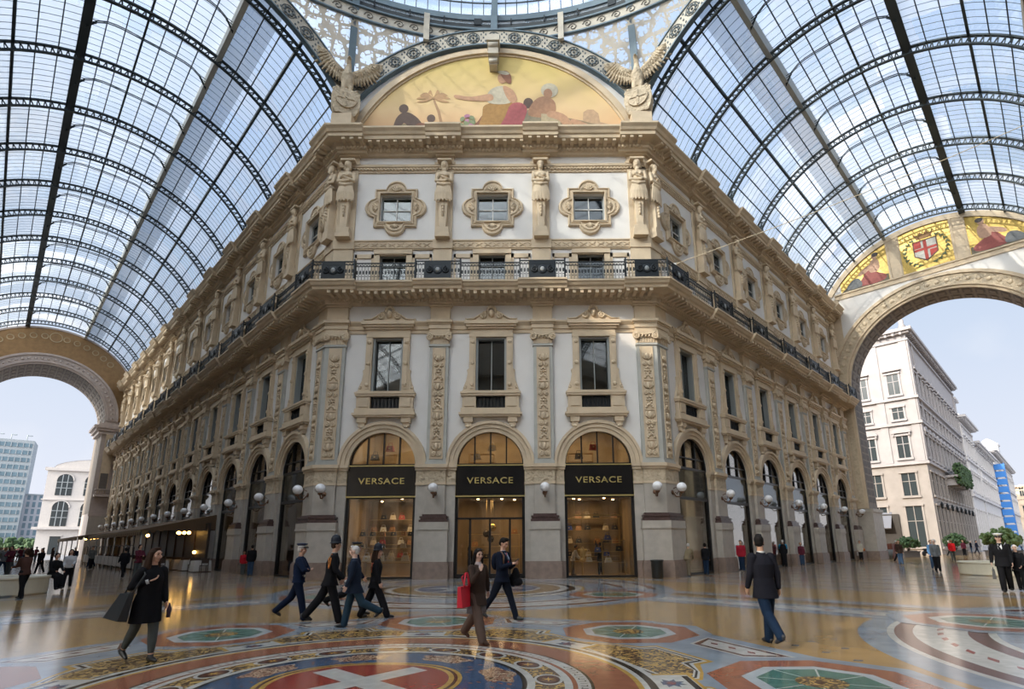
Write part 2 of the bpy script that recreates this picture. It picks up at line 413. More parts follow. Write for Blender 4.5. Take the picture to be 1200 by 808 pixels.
BALC = [(0, 15.12), (.26, 15.15), (.3, 15.3), (.42, 15.34), (.5, 15.5), (1.2, 15.52), (1.24, 15.66), (1.34, 15.72), (1.42, 15.86), (1.48, 15.9), (1.48, 16.0), (0, 16.0)]
CORN = [(0, 24.98), (.2, 25.0), (.24, 25.12), (.34, 25.14), (.34, 25.32), (.44, 25.36), (.5, 25.5), (1.0, 25.52), (1.02, 25.72), (1.1, 25.76), (1.18, 25.9), (1.28, 26.0), (1.32, 26.04), (1.32, TOPZ), (0, TOPZ + .02)]
STR1 = [(0, 13.42), (.06, 13.42), (.06, 13.62), (.12, 13.64), (.12, 13.84), (.2, 13.94), (.26, 14.02), (.26, 14.1), (0, 14.12)]
BAND2 = [(0, 18.68), (.08, 18.68), (.1, 18.74), (.14, 18.76), (.14, 19.14), (.2, 19.2), (.2, 19.26), (0, 19.28)]
STR3 = [(0, 23.86), (.06, 23.88), (.06, 24.0), (.12, 24.02), (.12, 24.16), (.2, 24.22), (.22, 24.36), (0, 24.38)]

CARV_ME = {}
def build_wall(side):
    isf = side == 'front'
    (ox, oy, _), ang = FR[side]
    desc = {'front': 'cream and white stone facade facing the crossing, between the two glazed arms', 'left': 'long cream and white arcaded facade receding along the left arm', 'right': 'cream and white arcaded facade receding along the right arm'}[side]
    mb = MB(); sg = -1 if side == 'left' else 1
    cs = [sg * b for b in bays(side)]
    for c in cs: bay_wall(mb, c)
    end = LR if side == 'right' else LL
    if isf:
        for s in (-1, 1):
            a, b = sorted((s * 1.5 * W, s * CA))
            for z0, z1, m in ((0, .83, PLINTH), (.83, 4.82, PIER), (4.82, 5.9, CREAM), (5.9, 28.4, STUCCO)): mb.mbox(a, b, -.55, 0, z0, z1, m, s < 0, s > 0)
        X0, X1, mL, mR = -CA, CA, 1, 1
    else:
        u0, u1 = EB - W / 2, EB + (NB[side] - .5) * W
        for z0, z1, m in ((0, .83, PLINTH), (.83, 4.82, PIER), (4.82, 5.9, CREAM), (5.9, 28.4, STUCCO)):
            a, b = sorted((0, sg * u0)); mb.mbox(a, b, -.55, 0, z0, z1, m, side == 'right', side == 'left')
            a, b = sorted((sg * u1, sg * (end + .3))); mb.box(a, b, 0, .6, z0, z1, m)
        X0, X1 = (0, end) if side == 'right' else (-end, 0)
        mL, mR = (1, 0) if side == 'right' else (0, 1)
    root = mb.build('wall_' + side, None, None, (ox, oy, 0), ang)
    tag(root, desc, 'wall', kind='structure')
    P = [sg * p for p in pils(side)]
    hw = .53
    corner = [(-CA, -8.17), (8.17, CA)] if isf else ([(0, 1.03)] if side == 'right' else [(-1.03, 0)])
    # mouldings
    def res(e, corner_e):
        r = [(p - e, p + e) for p in P]
        for a, b in corner:
            if (isf and a < 0): r.append((a - 5, b + corner_e))
            elif isf: r.append((a - corner_e, b + 5))
            elif side == 'right': r.append((a - 5, b + corner_e))
            else: r.append((a - corner_e, b + 5))
        return r
    rb, rc, rs = res(1.35, .75), res(1.05, .5), res(.6, .12)
    def sw(name, prof, r, dr, m=CREAM, dents=()):
        q = MB(); q.sweep(prof, X0, X1, mL, mR, r, dr, m)
        for d in dents: dentils(q, X0 + .1, X1 - .1, *d, m=m, res=r, dr=dr)
        return q.build(name, None, root)
    sw('balcony_slab', BALC, rb, .2, dents=[(.5, 1.16, 15.34, 15.52, .42, .45), (.2, .4, 15.18, 15.3, .22, .55)])
    sw('crowning_cornice', CORN, rc, .26, dents=[(.3, .44, 25.14, 25.3, .22, .55), (.44, .95, 25.36, 25.5, .5, .4)])
    sw('string_course', STR1, (), 0)
    q = MB(); q.sweep(BAND2, X0, X1, mL, mR, (), 0, CREAM)
    n = int((X1 - X0) / .5)
    for i in range(n):
        x = X0 + (i + .5) * (X1 - X0) / n
        for s in (-1, 1): q.bar((x - .2, -.155, 18.95 - s * .12), (x + .2, -.155, 18.95 + s * .12), .03, .05, CREAM, up=(0, 1, 0))
    q.build('braided_band', None, root)
    sw('upper_string_course', STR3, (), 0, dents=[(.1, .19, 24.05, 24.15, .2, .55), (.05, .1, 23.9, 23.98, .3, .5)])
    # pilasters with carved panel and capital
    if not CARV_ME:
        CARV_ME['p'] = carved_mesh(.36, 6.2, 12.5, .225).mesh('carved_panel'); CARV_ME['cap'] = capital_mesh(1.06).mesh('capital')
        CARV_ME['s'] = carved_mesh(.27, 6.2, 12.5, .225).mesh('carved_panel')
        CARV_ME['pil'] = pilaster(-hw, hw).mesh('pilaster')
    for p in P:
        o = ob('pilaster', CARV_ME['pil'], root, (p, 0, 0))
        ob('carved_panel', CARV_ME['p'], o); ob('capital', CARV_ME['cap'], o)
    for a, b in corner:
        l, r = (isf and a < 0) or side == 'right', (isf and a > 0) or side == 'left'
        o = pilaster(a, b, l, r).build('corner_pilaster', None, root)
        c = (a + b) / 2
        ob('carved_panel', CARV_ME['p' if isf else 's'], o, (c, 0, 0))
        cm = ob('capital', CARV_ME['cap'], o, (c + (.06 if c > 0 else -.06) * 0, 0, 0))
    return root
WALLS = {s: build_wall(s) for s in ('front', 'left', 'right')}
# ------------------------------------------------------------------ windows, one object of each kind copied bay by bay
def tall_window():
    r = empty('window_1')
    s = MB()
    for sg in (-1, 1):
        s.box(sg * .86, sg * 1.22, -.18, 0, 9.95, 13.15, CREAM)          # jamb pilaster
        s.box(sg * .94, sg * 1.14, -.22, -.18, 10.1, 12.9, CREAM)
        for z in (10.35, 11.6, 12.85): s.ball((sg * 1.04, -.24, z), (.12, .05, .12), CREAM, 10, 5)
        pts = [(sg * 1.22, 9.95), (sg * 1.56, 9.95), (sg * 1.5, 10.25), (sg * 1.36, 10.6), (sg * 1.3, 11.0), (sg * 1.34, 11.2), (sg * 1.22, 11.3)]
        s.prism(pts, -.14, 0, CREAM)
        s.tube([(sg * 1.5, -.12, 10.2), (sg * 1.4, -.14, 10.15), (sg * 1.36, -.14, 10.28), (sg * 1.42, -.14, 10.34)], .05, CREAM, 6)
        s.box(sg * .8, sg * 1.55, -.26, 0, 8.98, 9.7, CREAM); s.box(sg * .9, sg * 1.42, -.3, -.26, 9.08, 9.6, CREAM)
        s.box(sg * .95, sg * 1.45, -.3, 0, 8.2, 8.5, CREAM); s.box(sg * 1.02, sg * 1.38, -.24, 0, 7.98, 8.2, CREAM); s.ball((sg * 1.2, -.2, 7.96), (.14, .1, .1), CREAM, 8, 5)
    s.box(-1.62, 1.62, -.34, 0, 9.68, 9.8, CREAM); s.box(-1.66, 1.66, -.38, 0, 9.8, 9.9, CREAM); s.box(-1.58, 1.58, -.3, 0, 9.9, 9.97, CREAM)
    s.box(-1.62, 1.62, -.32, 0, 8.72, 8.98, CREAM); s.box(-1.72, 1.72, -.42, 0, 8.6, 8.72, CREAM); s.box(-1.64, 1.64, -.36, 0, 8.5, 8.6, CREAM)
    s.box(-1.24, 1.24, -.2, 0, 13.15, 13.3, CREAM); s.box(-1.22, 1.22, -.16, 0, 13.3, 13.62, CREAM); s.box(-1.3, 1.3, -.26, 0, 13.62, 13.74, CREAM)
    s.box(-1.42, 1.42, -.36, 0, 13.74, 13.86, CREAM); s.box(-1.5, 1.5, -.44, 0, 13.86, 14.06, CREAM)
    for i in range(16): s.box(-1.2 + i * .158, -1.12 + i * .158, -.24, -.1, 13.64, 13.73, CREAM)
    s.build('stone_surround', None, r)
    p = MB()
    pts = [(-1.48, 14.06), (-1.48, 14.3), (-1.3, 14.2), (-.95, 14.3), (-.7, 14.5), (-.42, 14.68), (.42, 14.68), (.7, 14.5), (.95, 14.3), (1.3, 14.2), (1.48, 14.3), (1.48, 14.06)]
    p.prism(pts, -.2, 0, CREAM)
    for sg in (-1, 1):
        volute(p, sg * .48, 14.42, .24, sg, .2); p.tube([(sg * 1.4, -.22, 14.2), (sg * 1.0, -.24, 14.22), (sg * .7, -.24, 14.42), (sg * .3, -.24, 14.66)], [.04, .05, .05, .06], CREAM, 6)
    p.ball((0, -.26, 14.52), (.17, .16, .22), CREAM, 12, 8); p.ball((0, -.4, 14.5), (.04, .06, .07), CREAM, 6, 4)
    for k in range(7):
        a = PI * k / 6; p.ball((.22 * math.cos(a), -.2, 14.72 + .24 * math.sin(a)), (.09, .1, .12), CREAM, 8, 5)
    p.build('carved_pediment', None, r)
    f = MB()
    for a, b, z0, z1 in ((-.86, -.74, 9.86, 13.2), (.74, .86, 9.86, 13.2), (-.74, .74, 13.05, 13.2), (-.74, .74, 9.86, 9.94)): f.box(a, b, -.04, .35, z0, z1, GREYFR)
    f.box(-.02, .03, .22, .3, 9.94, 13.05, GREYFR)
    fo = f.build('window_frame', None, r)
    g = MB(); g.box(-.74, .74, .28, .285, 9.94, 13.05, WGLASS); g.build('pane', None, fo)
    k = MB(); k.box(-.78, .78, -.06, .5, 8.98, 9.64, FRAMEB)
    for i in range(8): k.lathe([(.045, 0), (.02, .1), (.055, .3), (.02, .55), (.045, .62)], (-.7 + i * .2, -.1, 8.99), IRON, 6)
    k.box(-.8, .8, -.14, -.05, 8.98, 9.02, IRON); k.box(-.8, .8, -.14, -.05, 9.6, 9.66, IRON)
    k.build('dark_balustrade', None, r)
    return r

def quatre_outline(n=96, sq=1.28, ld=1.22, lr=.62):
    out = []
    for i in range(n):
        t = 2 * PI * i / n; c, s_ = math.cos(t), math.sin(t)
        r = sq / max(abs(c), abs(s_))
        for a in (0, PI / 2, PI, 1.5 * PI):
            cx, cz = ld * math.cos(a), ld * math.sin(a); b = c * cx + s_ * cz; q = b * b - ld * ld + lr * lr
            if q > 0: r = max(r, b + math.sqrt(q))
        out.append((r * c, r * s_))
    return out
def square_window():
    r = empty('window_2'); Z = 21.45
    o = quatre_outline(); n = len(o)
    sqr = []
    for (x, z) in o:
        t = math.atan2(z, x); k = .95 / max(abs(math.cos(t)), abs(math.sin(t))); sqr.append((k * math.cos(t), k * math.sin(t)))
    mb = MB()
    def ring(f, w, base=o): return [(x * f, -w, Z + z * f) for x, z in base]
    rows = [ring(1, 0), ring(1, .12), ring(.97, .17), ring(.93, .17), ring(.915, .1), ring(.86, .1), ring(.845, .16), ring(.80, .16), [((x + a) / 2, -.08, Z + (z + b) / 2) for (x, z), (a, b) in zip([(q * .8, v * .8) for q, v in o], sqr)],
            [(x * 1.08, -.08, Z + z * 1.08) for x, z in sqr], [(x * 1.06, -.2, Z + z * 1.06) for x, z in sqr], [(x, -.2, Z + z) for x, z in sqr], [(x * .97, .2, Z + z * .97) for x, z in sqr]]
    mb.grid(rows, CREAM, True, False)
    for i in range(0, n, 2): x, z = o[i]; mb.ball((x * .888, -.12, Z + z * .888), (.035, .03, .035), CREAM, 5, 3)
    for a in range(4):        # shell in each lobe
        c, s_ = math.cos(a * PI / 2), math.sin(a * PI / 2)
        for k in range(5):
            b = a * PI / 2 + (k - 2) * .45
            p0 = (1.08 * c, -.12, Z + 1.08 * s_); p1 = (1.08 * c + .34 * math.cos(b), -.14, Z + 1.08 * s_ + .34 * math.sin(b))
            mb.tube([p0, p1], [.03, .055], CREAM, 5)
    mb.build('quatrefoil_surround', None, r)
    f = MB()
    for a, b, z0, z1 in ((-.92, -.84, 20.5, 22.3), (.84, .92, 20.5, 22.3), (-.9, .9, 20.5, 20.56), (-.9, .9, 22.22, 22.34)): f.box(a, b, .18, .3, z0, z1, GREYFR)
    f.box(-.03, .03, .2, .26, 20.5, 22.3, WHITEFR); f.box(-.9, .9, .2, .26, 21.42, 21.48, WHITEFR)
    fo = f.build('window_frame', None, r)
    g = MB(); g.box(-.9, .9, .26, .265, 20.5, 22.3, WGLASS); g.build('pane', None, fo)
    return r
def balcony_window():
    r = empty('window_3'); f = MB()
    for a, b, z0, z1 in ((-.8, -.72, 16, 18.4), (.72, .8, 16, 18.4), (-.8, .8, 18.3, 18.4), (-.8, .8, 16, 16.1), (-.8, .8, 17.7, 17.76)): f.box(a, b, .2, .32, z0, z1, GREYFR)
    f.box(-.03, .03, .22, .3, 16, 18.4, GREYFR)
    fo = f.build('window_frame', None, r)
    g = MB(); g.box(-.75, .75, .28, .285, 16.05, 18.35, WGLASS); g.build('pane', None, fo)
    return r
def text_mesh(txt, size, ext=.015, bold=True):
    cu = bpy.data.curves.new('t', 'FONT'); cu.body = txt; cu.size = size; cu.extrude = ext; cu.align_x = 'CENTER'; cu.align_y = 'CENTER'; cu.space_character = 1.12
    if bold: cu.offset = size * .012
    o = bpy.data.objects.new('t', cu); COL.objects.link(o); bpy.context.view_layer.update()
    me = bpy.data.meshes.new_from_object(o.evaluated_get(bpy.context.evaluated_depsgraph_get()))
    bpy.data.objects.remove(o); me.materials.clear()
    return me
def shopfront(front=True, door=False):
    r = empty('window_4'); f = MB()
    y0, y1 = .12, .3
    n = 20; R0, R1 = 1.72, 1.87
    rows = []
    for i in range(n + 1):
        t = PI * i / n; c, s_ = math.cos(t), math.sin(t)
        rows.append([(R0 * c, y0, 5.98 + R0 * s_), (R1 * c, y0, 5.9 + R1 * s_), (R1 * c, y1, 5.9 + R1 * s_), (R0 * c, y1, 5.98 + R0 * s_)])
    f.grid(rows, FRAMEB, True, False, True, True)
    f.box(-1.85, 1.85, y0, y1, 5.84, 5.98, FRAMEB)
    for x in (-.86, 0, .86) if front else (-.6, .6): f.box(x - .035, x + .035, y0, y1, 5.9, 5.9 + math.sqrt(R1 * R1 - x * x), FRAMEB)
    if not front: f.box(-1.6, 1.6, y0, y1, 6.5, 6.56, FRAMEB)
    f.box(-1.87, -1.7, y0, y1, 0, 5.9, FRAMEB); f.box(1.7, 1.87, y0, y1, 0, 5.9, FRAMEB); f.box(-1.8, 1.8, y0, y1, 4.12, 4.28, FRAMEB); f.box(-1.8, 1.8, y0, y1, 0, .1, FRAMEB)
    if door:
        f.box(-1.8, 1.8, y0, y1, 3.0, 3.1, FRAMEB); f.box(-1.8, 1.8, y0 + .02, y1, 0, .22, FRAMEB)
        for x in (-1.05, 0, 1.05): f.box(x - .05, x + .05, y0, y1, 0, 3.05, FRAMEB)
    fo = f.build('window_frame', None, r)
    g = MB(); g.box(-1.7, 1.7, .22, .225, .1, 4.15, SGLASS)
    g.build('pane', None, fo)
    g = MB(); g.prism([(1.74 * math.cos(PI * i / 20), 5.95 + 1.74 * math.sin(PI * i / 20)) for i in range(21)], .22, .225, SGLASS); g.build('arched_pane', None, fo)
    if front:
        b = MB(); b.box(-1.85, 1.85, .0, .12, 4.25, 5.86, mat('black_glossy_sign', (.008, .008, .009), .18, coat=.5))
        for a, c, z0, z1 in ((-1.86, 1.86, 4.18, 4.25), (-1.86, 1.86, 5.84, 5.9), (-1.88, -1.84, 4.2, 5.9), (1.84, 1.88, 4.2, 5.9)): b.box(a, c, -.02, .12, z0, z1, GOLD)
        bo = b.build('sign_board', None, r)
        me = text_mesh('VERSACE', .56); me.materials.append(GOLD)
        t = ob('lettering', me, bo, (0, -.03, 5.03)); t.rotation_euler = (PI / 2, 0, 0); t.scale = (1.0, .82, 1)
        tag(t, 'gold VERSACE lettering')
    else:
        b = MB(); b.box(-1.7, 1.7, .16, .22, 4.25, 5.86, WGLASS); b.build('transom_pane', None, fo)
    return r

WPOS = {'front': ['left', 'middle', 'right']}
def wlabel(side, i, what):
    if side == 'front': return '%s, %s of three on the facing facade' % (what, ['left-hand', 'middle', 'right-hand'][i])
    return '%s in the %s arm wall, %s bay from the corner' % (what, side, ORD[i])
PROTO = {'tall': tall_window(), 'sq': square_window(), 'bal': balcony_window(), 'shopf': shopfront(True), 'shopd': shopfront(True, True), 'shopa': shopfront(False)}
used = set(); wn = [0]
def put(key, side, u, label, cat, group):
    o = PROTO[key] if key not in used else copy_tree(PROTO[key]); used.add(key)
    place(o, side, u); wn[0] += 1; o.name = 'window_%d' % wn[0]
    tag(o, label, cat, group, 'structure'); return o
for side in ('front', 'left', 'right'):
    for i, u in enumerate(bays(side)):
        put('tall', side, u, wlabel(side, i, 'tall dark window under carved pediment'), 'window', 'tall pedimented windows of the %s facade' % side)
        put('sq', side, u, wlabel(side, i, 'square window in quatrefoil stone frame'), 'window', 'quatrefoil windows of the %s facade' % side)
        put('bal', side, u, wlabel(side, i, 'low window behind the balcony railing'), 'window', 'balcony windows of the %s facade' % side)
        if side == 'front': put('shopd' if i == 1 else 'shopf', side, u, ['arched shop window left of the door, pale bags inside', 'arched glazed shop entrance with sign board in the middle', 'arched shop window on the right with mannequin inside'][i], 'shop window', 'arched shop fronts of the facing facade')
        else: put('shopa', side, u, wlabel(side, i, 'arched black framed shop window'), 'shop window', 'arched shop windows of the %s arm' % side)
for k in PROTO:
    if k not in used: pass

# ------------------------------------------------------------------ rooms behind the glass
WARMW = mat('warm_shop_wall', (.36, .26, .15), .6, var=.5, scale=1.3, streak=True)
PALEW = mat('pale_shop_wall', (.56, .47, .33), .7, var=.2, scale=1.5)
WARMF = mat('warm_shop_floor', (.35, .24, .14), .4)
LAMPM = mat('lit_spot', (1, .9, .7), .5, emit=(1, .74, .42), estr=14)
SHELF = mat('brass_shelf', (.55, .40, .18), .3, metal=.8)
def room(side, u0, u1, z0, z1, dep, mw, mf, nm, label, spots=0, power=0, col=(1, .76, .48)):
    mb = MB(); a, b = (-u1, -u0) if side == 'left' else (u0, u1)
    mb.box(a, b, dep, dep + .1, z0, z1, mw); mb.box(a, b, .62, dep, z0 - .1, z0, mf); mb.box(a, b, .62, dep, z1, z1 + .1, mw)
    mb.box(a - .1, a, .62, dep, z0, z1, mw); mb.box(b, b + .1, .62, dep, z0, z1, mw)
    o = mb.build(nm, None, None, FR[side][0], FR[side][1]); tag(o, label, 'room', kind='structure')
    if spots:
        s = MB(); rnd = random.Random(spots)
        for i in range(spots):
            x = a + (b - a) * (i + .5) / spots + rnd.uniform(-.2, .2); y = rnd.uniform(1.0, dep - .8)
            s.lathe([(.07, 0), (.07, .05)], (x, y, z1 - .06), LAMPM, 8)
        s.build('ceiling_spots', None, o)
    if power:
        n = max(1, int((b - a) / 5))
        for i in range(n):
            l = bpy.data.lights.new('shop_lamp', 'AREA'); l.energy = power; l.color = col; l.size = 2.4; l.size_y = 1.4; l.shape = 'RECTANGLE'
            lo = bpy.data.objects.new('shop_lamp', l); COL.objects.link(lo); lo.parent = o; lo.location = (a + (b - a) * (i + .5) / n, dep * .5, z1 - .12)
    return o
room('front', -7.6, 7.6, .02, 4.3, 4.6, WARMW, WARMF, 'wall_shop_ground', 'warm lit shop interior behind the three ground windows', 22, 85)
room('front', -7.6, 7.6, 5.55, 8.6, 4.6, PALEW, WARMF, 'wall_shop_upper', 'warm lit upper shop floor behind the arched panes', 26, 60)
DIMW = mat('dim_room_wall', (.20, .16, .12), .8, var=.3, scale=1)
for side, u0, u1 in (('right', 1.4, 36.2), ('left', 1.4, 72)):
    room(side, u0, u1, .02, 8.6, 3.2, DIMW, WARMF, 'wall_shops_' + side, 'dim shop interiors behind the %s arm windows' % side, 14 if side == 'right' else 24, 22)
def dark_room(side, u0, u1, z0, z1):
    mb = MB(); a, b = (-u1, -u0) if side == 'left' else (u0, u1)
    mb.box(a, b, 1.6, 1.7, z0, z1, DIMW); mb.box(a, b, .62, 1.6, z0 - .1, z0, DIMW); mb.box(a, b, .62, 1.6, z1, z1 + .1, DIMW)
    o = mb.build('wall_rooms_' + side, None, None, FR[side][0], FR[side][1]); tag(o, 'dark rooms behind the upper windows of the %s facade' % side, 'room', kind='structure')
for side, u0, u1 in (('front', -8, 8), ('right', 1.0, 36), ('left', 1.0, 71)):
    dark_room(side, u0, u1, 8.75, 28.3)
# ------------------------------------------------------------------ organic shapes: union of blobs, voxel-remeshed to one surface
def remesh(mb, name, voxel, m, smooth=2, dec=None):
    me = mb.mesh(name, m); o = bpy.data.objects.new('tmp', me); COL.objects.link(o)
    r = o.modifiers.new('r', 'REMESH'); r.mode = 'VOXEL'; r.voxel_size = voxel; r.use_smooth_shade = True
    if smooth: s = o.modifiers.new('s', 'SMOOTH'); s.iterations = smooth; s.factor = .5
    if dec: d_ = o.modifiers.new('d', 'DECIMATE'); d_.ratio = dec
    bpy.context.view_layer.update()
    out = bpy.data.meshes.new_from_object(o.evaluated_get(bpy.context.evaluated_depsgraph_get()))
    bpy.data.objects.remove(o); bpy.data.meshes.remove(me)
    out.name = name; out.materials.clear(); out.materials.append(m)
    out.polygons.foreach_set('use_smooth', [True] * len(out.polygons))
    return out
def limb(mb, pts, rs, n=12):
    """chain of round-ended tapered segments (closed pieces, to be remeshed)"""
    for (p, q, a, b) in zip(pts[:-1], pts[1:], rs[:-1], rs[1:]): mb.tube([p, q], [a, b], None, n)
    for p, a in zip(pts, rs): mb.ball(p, a, None, n, 8)

# ------------------------------------------------------------------ figures carrying the cornice
def term_figure(male):
    mb = MB(); y = -.34
    mb.ball((0, y - .04, 24.12), (.17, .19, .23), None, 14, 10); mb.ball((0, y - .2, 24.08), (.03, .05, .06), None, 8, 6)
    mb.ball((0, y + .02, 24.26), (.22, .2, .15), None, 12, 8)
    if male: mb.ball((0, y - .14, 23.92), (.12, .1, .17), None, 10, 8)
    else:
        for s in (-1, 1): mb.ball((s * .15, y, 24.02), (.08, .12, .22), None, 8, 6)
    mb.tube([(0, y, 23.7), (0, y, 24.0)], [.13, .1], None, 10)
    mb.ball((0, y, 23.42), (.42, .21, .26), None, 14, 10); mb.ball((0, y, 23.05), (.31, .2, .3), None, 14, 10)
    for s in (-1, 1):
        mb.ball((s * .14, y - .16, 23.32), (.13, .09 if male else .13, .11), None, 10, 8)
        limb(mb, [(s * .42, y, 23.5), (s * .46, y - .1, 22.98), (-s * .05 if s > 0 else .12, y - .27, 23.0 + .12 * s)], [.12, .1, .075])
        mb.ball((-s * .08 if s > 0 else .16, y - .29, 23.02 + .12 * s), (.09, .06, .07), None, 8, 6)
    mb.ball((0, y, 22.72), (.42, .24, .2), None, 14, 8)
    for k in range(11):          # drapery folds gathered and spreading
        a = (k - 5) / 5; mb.tube([(a * .34, y - .2 + .1 * a * a, 22.75), (a * .47, y - .24 + .14 * a * a, 22.15), (a * .50, y - .2 + .12 * a * a, 21.66 - .1 * (k % 2))], [.045, .062, .05], None, 7)
    mb.tube([(0, y + .06, 22.75), (0, y + .06, 21.7)], [.3, .3], None, 14)
    mb.tube([(-.4, y - .12, 22.78), (0, y - .28, 22.6), (.4, y - .12, 22.78)], .09, None, 8)
    for k in range(4): mb.ball((0, y - .17, 21.3 - k * .2), (.12 - .02 * k, .08, .1), None, 8, 6)
    mb.hexa([(-.2, -.44, 19.9), (.2, -.44, 19.9), (.2, 0, 19.9), (-.2, 0, 19.9), (-.27, -.42, 21.8), (.27, -.42, 21.8), (.27, 0, 21.8), (-.27, 0, 21.8)])
    return remesh(mb, 'term_figure', .028, CREAM, 0)
TERM = [term_figure(False), term_figure(True)]
def block(mb, x, w):
    mb.box(x - w, x + w, -.52, 0, 19.26, 19.5, CREAM); mb.box(x - w + .06, x + w - .06, -.46, 0, 19.5, 19.92, CREAM); mb.box(x - .1, x + .1, -.2, 0, 19.9, 24.45, CREAM); mb.box(x - w, x + w, -.5, 0, 24.4, 24.52, CREAM)
BLK = MB(); block(BLK, 0, .42); BLKM = BLK.mesh('pedestal_block')
k = 0
def put_term(side, u, label, extra=0.0, w=0.06, scale=1.0):
    global k
    o = ob('term_figure', TERM[k % 2]); k += 1
    place(o, side, u, w, 0, extra); p = ob('pedestal_block', BLKM, o)
    tag(o, label, 'statue', 'carved term figures of the %s facade' % side)
    return o
for i, u in enumerate(pils('front')): put_term('front', u, 'carved stone figure with folded arms, %s of the two middle pilasters of the facing facade' % ['left', 'right'][i])
for s in (-1, 1):
    nm = 'left' if s < 0 else 'right'
    put_term('front', s * 8.72, 'carved stone figure at the %s corner of the facing facade, front one of the pair' % nm, w=.1)
    put_term('left' if s < 0 else 'right', .42, 'carved stone figure at the %s corner, turned towards the %s arm' % (nm, nm), w=.1)
for side in ('left', 'right'):
    for i, u in enumerate(pils(side)): put_term(side, u, 'carved stone figure on the %s arm wall, %s pilaster from the corner' % (side, ORD[i]))

# ------------------------------------------------------------------ balcony railing
def rail(side):
    sg = -1 if side == 'left' else 1
    isf = side == 'front'; end = 0 if isf else (LR if side == 'right' else LL)
    P = [sg * p for p in pils(side)]; wr, dr = 1.30, .2
    zones = [(p - 1.25, p + 1.25) for p in P]
    t = .4142 * (wr + dr)
    if isf: x0, x1 = -CA - t, CA + t; zones += [(x0, -8.17 + .65), (8.17 - .65, x1)]
    elif side == 'right': x0, x1 = -t, end - .3; zones += [(x0, 1.7)]
    else: x0, x1 = -end + .3, t; zones += [(-1.7, x1)]
    zones.sort()
    root = MB(); pan = []
    def run(a, b, w, panel):
        for z0, z1 in ((16.04, 16.09), (16.9, 16.93), (17.08, 17.14)): root.box(a, b, -w - .025, -w + .025, z0, z1, IRON)
        n = max(2, int((b - a) / .17))
        for i in range(n + 1):
            x = a + (b - a) * i / n
            if panel and a + .55 < x < b - .55: continue
            root.box(x - .011, x + .011, -w - .011, -w + .011, 16.04, 17.1, IRON)
            if i < n:
                xm = x + (b - a) / n / 2
                root.ball((xm, -w, 16.99), (.045, .012, .045), IRON, 6, 4, smooth=False)
                root.box(xm - .05, xm + .05, -w - .01, -w + .01, 16.3, 16.33, IRON); root.ball((xm, -w, 16.55), (.05, .012, .14), IRON, 6, 4, smooth=False)
        for x in (a, b): root.box(x - .035, x + .035, -w - .035, -w + .035, 16, 17.2, IRON); root.ball((x, -w, 17.23), .05, IRON, 6, 4)
        if panel:
            c = (a + b) / 2; q = MB(); h = (b - a) / 2 - .5
            q.box(c - h, c + h, -w - .015, -w + .015, 16.08, 17.08, IRON)
            q.lathe([(.0, .0), (.26, .0), (.26, .03), (.2, .05), (.0, .05)], (0, 0, 0), IRON, 16, False)
            nv = 16 * 5; q.v[-nv:] = [(c + v[0], -w - .01 - v[2], 16.58 + v[1]) for v in q.v[-nv:]]
            q.ball((c, -w - .06, 16.58), (.13, .05, .15), mat('grey_relief', (.25, .27, .28), .5), 10, 6)
            for s in (-1, 1): volute(q, c + s * h * .62, 16.58, w + .03, s, .2, IRON)
            pan.append(q)
    cur = x0
    for a, b in zones:
        if a > cur + .01: run(cur, a, wr, False)
        for xx in (a, b):
            if x0 + .1 < xx < x1 - .1:
                for z in (16.06, 17.11): root.bar((xx, -wr, z), (xx, -wr - dr, z), .05, .05, IRON)
        run(a, b, wr + dr, True); cur = b
    if cur < x1 - .01: run(cur, x1, wr, False)
    o = root.build('balcony_railing', None, None, FR[side][0], FR[side][1])
    tag(o, {'front': 'black iron balcony railing across the facing facade', 'left': 'black iron balcony railing along the left arm wall', 'right': 'black iron balcony railing along the right arm wall'}[side], 'railing')
    for q in pan: q.build('medallion_panel', None, o)
for s in FR: rail(s)

# ------------------------------------------------------------------ globe lamps
def lamp():
    GL = mat('opal_globe', (.80, .80, .82), .25, coat=.3); BR = mat('bronze_bracket', (.16, .085, .05), .45, metal=.7)
    b = MB(); b.lathe([(.0, 0), (.13, .01), (.1, .05), (.0, .06)], (0, 0, 0), BR, 10)
    b.v = [(v[0], -v[2] - .24, v[1] + 4.35) for v in b.v]
    b.tube([(0, -.28, 4.35), (0, -.45, 4.12), (0, -.68, 4.1), (0, -.8, 4.3)], [.035, .04, .035, .03], BR, 7)
    b.tube([(0, -.3, 4.55), (0, -.5, 4.62), (0, -.62, 4.4), (0, -.5, 4.25), (0, -.4, 4.35)], .022, BR, 6)
    b.lathe([(.03, 4.24), (.11, 4.3), (.13, 4.36), (.05, 4.38)], (0, -.8, 0), BR, 12)
    r = b.build('wall_lamp')
    g = MB(); g.ball((0, -.8, 4.6), (.26, .26, .25), GL, 20, 12); g.build('globe', None, r)
    return r
lp = lamp(); first = True
for side in ('front', 'left', 'right'):
    us = ([-8.72] if side == 'front' else [.5]) + pils(side) + ([8.72] if side == 'front' else [])
    for i, u in enumerate(us):
        o = lp if first else copy_tree(lp); first = False; o.name = 'wall_lamp'
        place(o, side, u)
        if side == 'front': l = 'white globe wall lamp on the facing facade, %s pier from the left' % ORD[i]
        else: l = 'white globe wall lamp on the %s arm wall, %s pier counting from the corner' % (side, ORD[i])
        tag(o, l, 'lamp', 'globe lamps on the %s facade' % side)

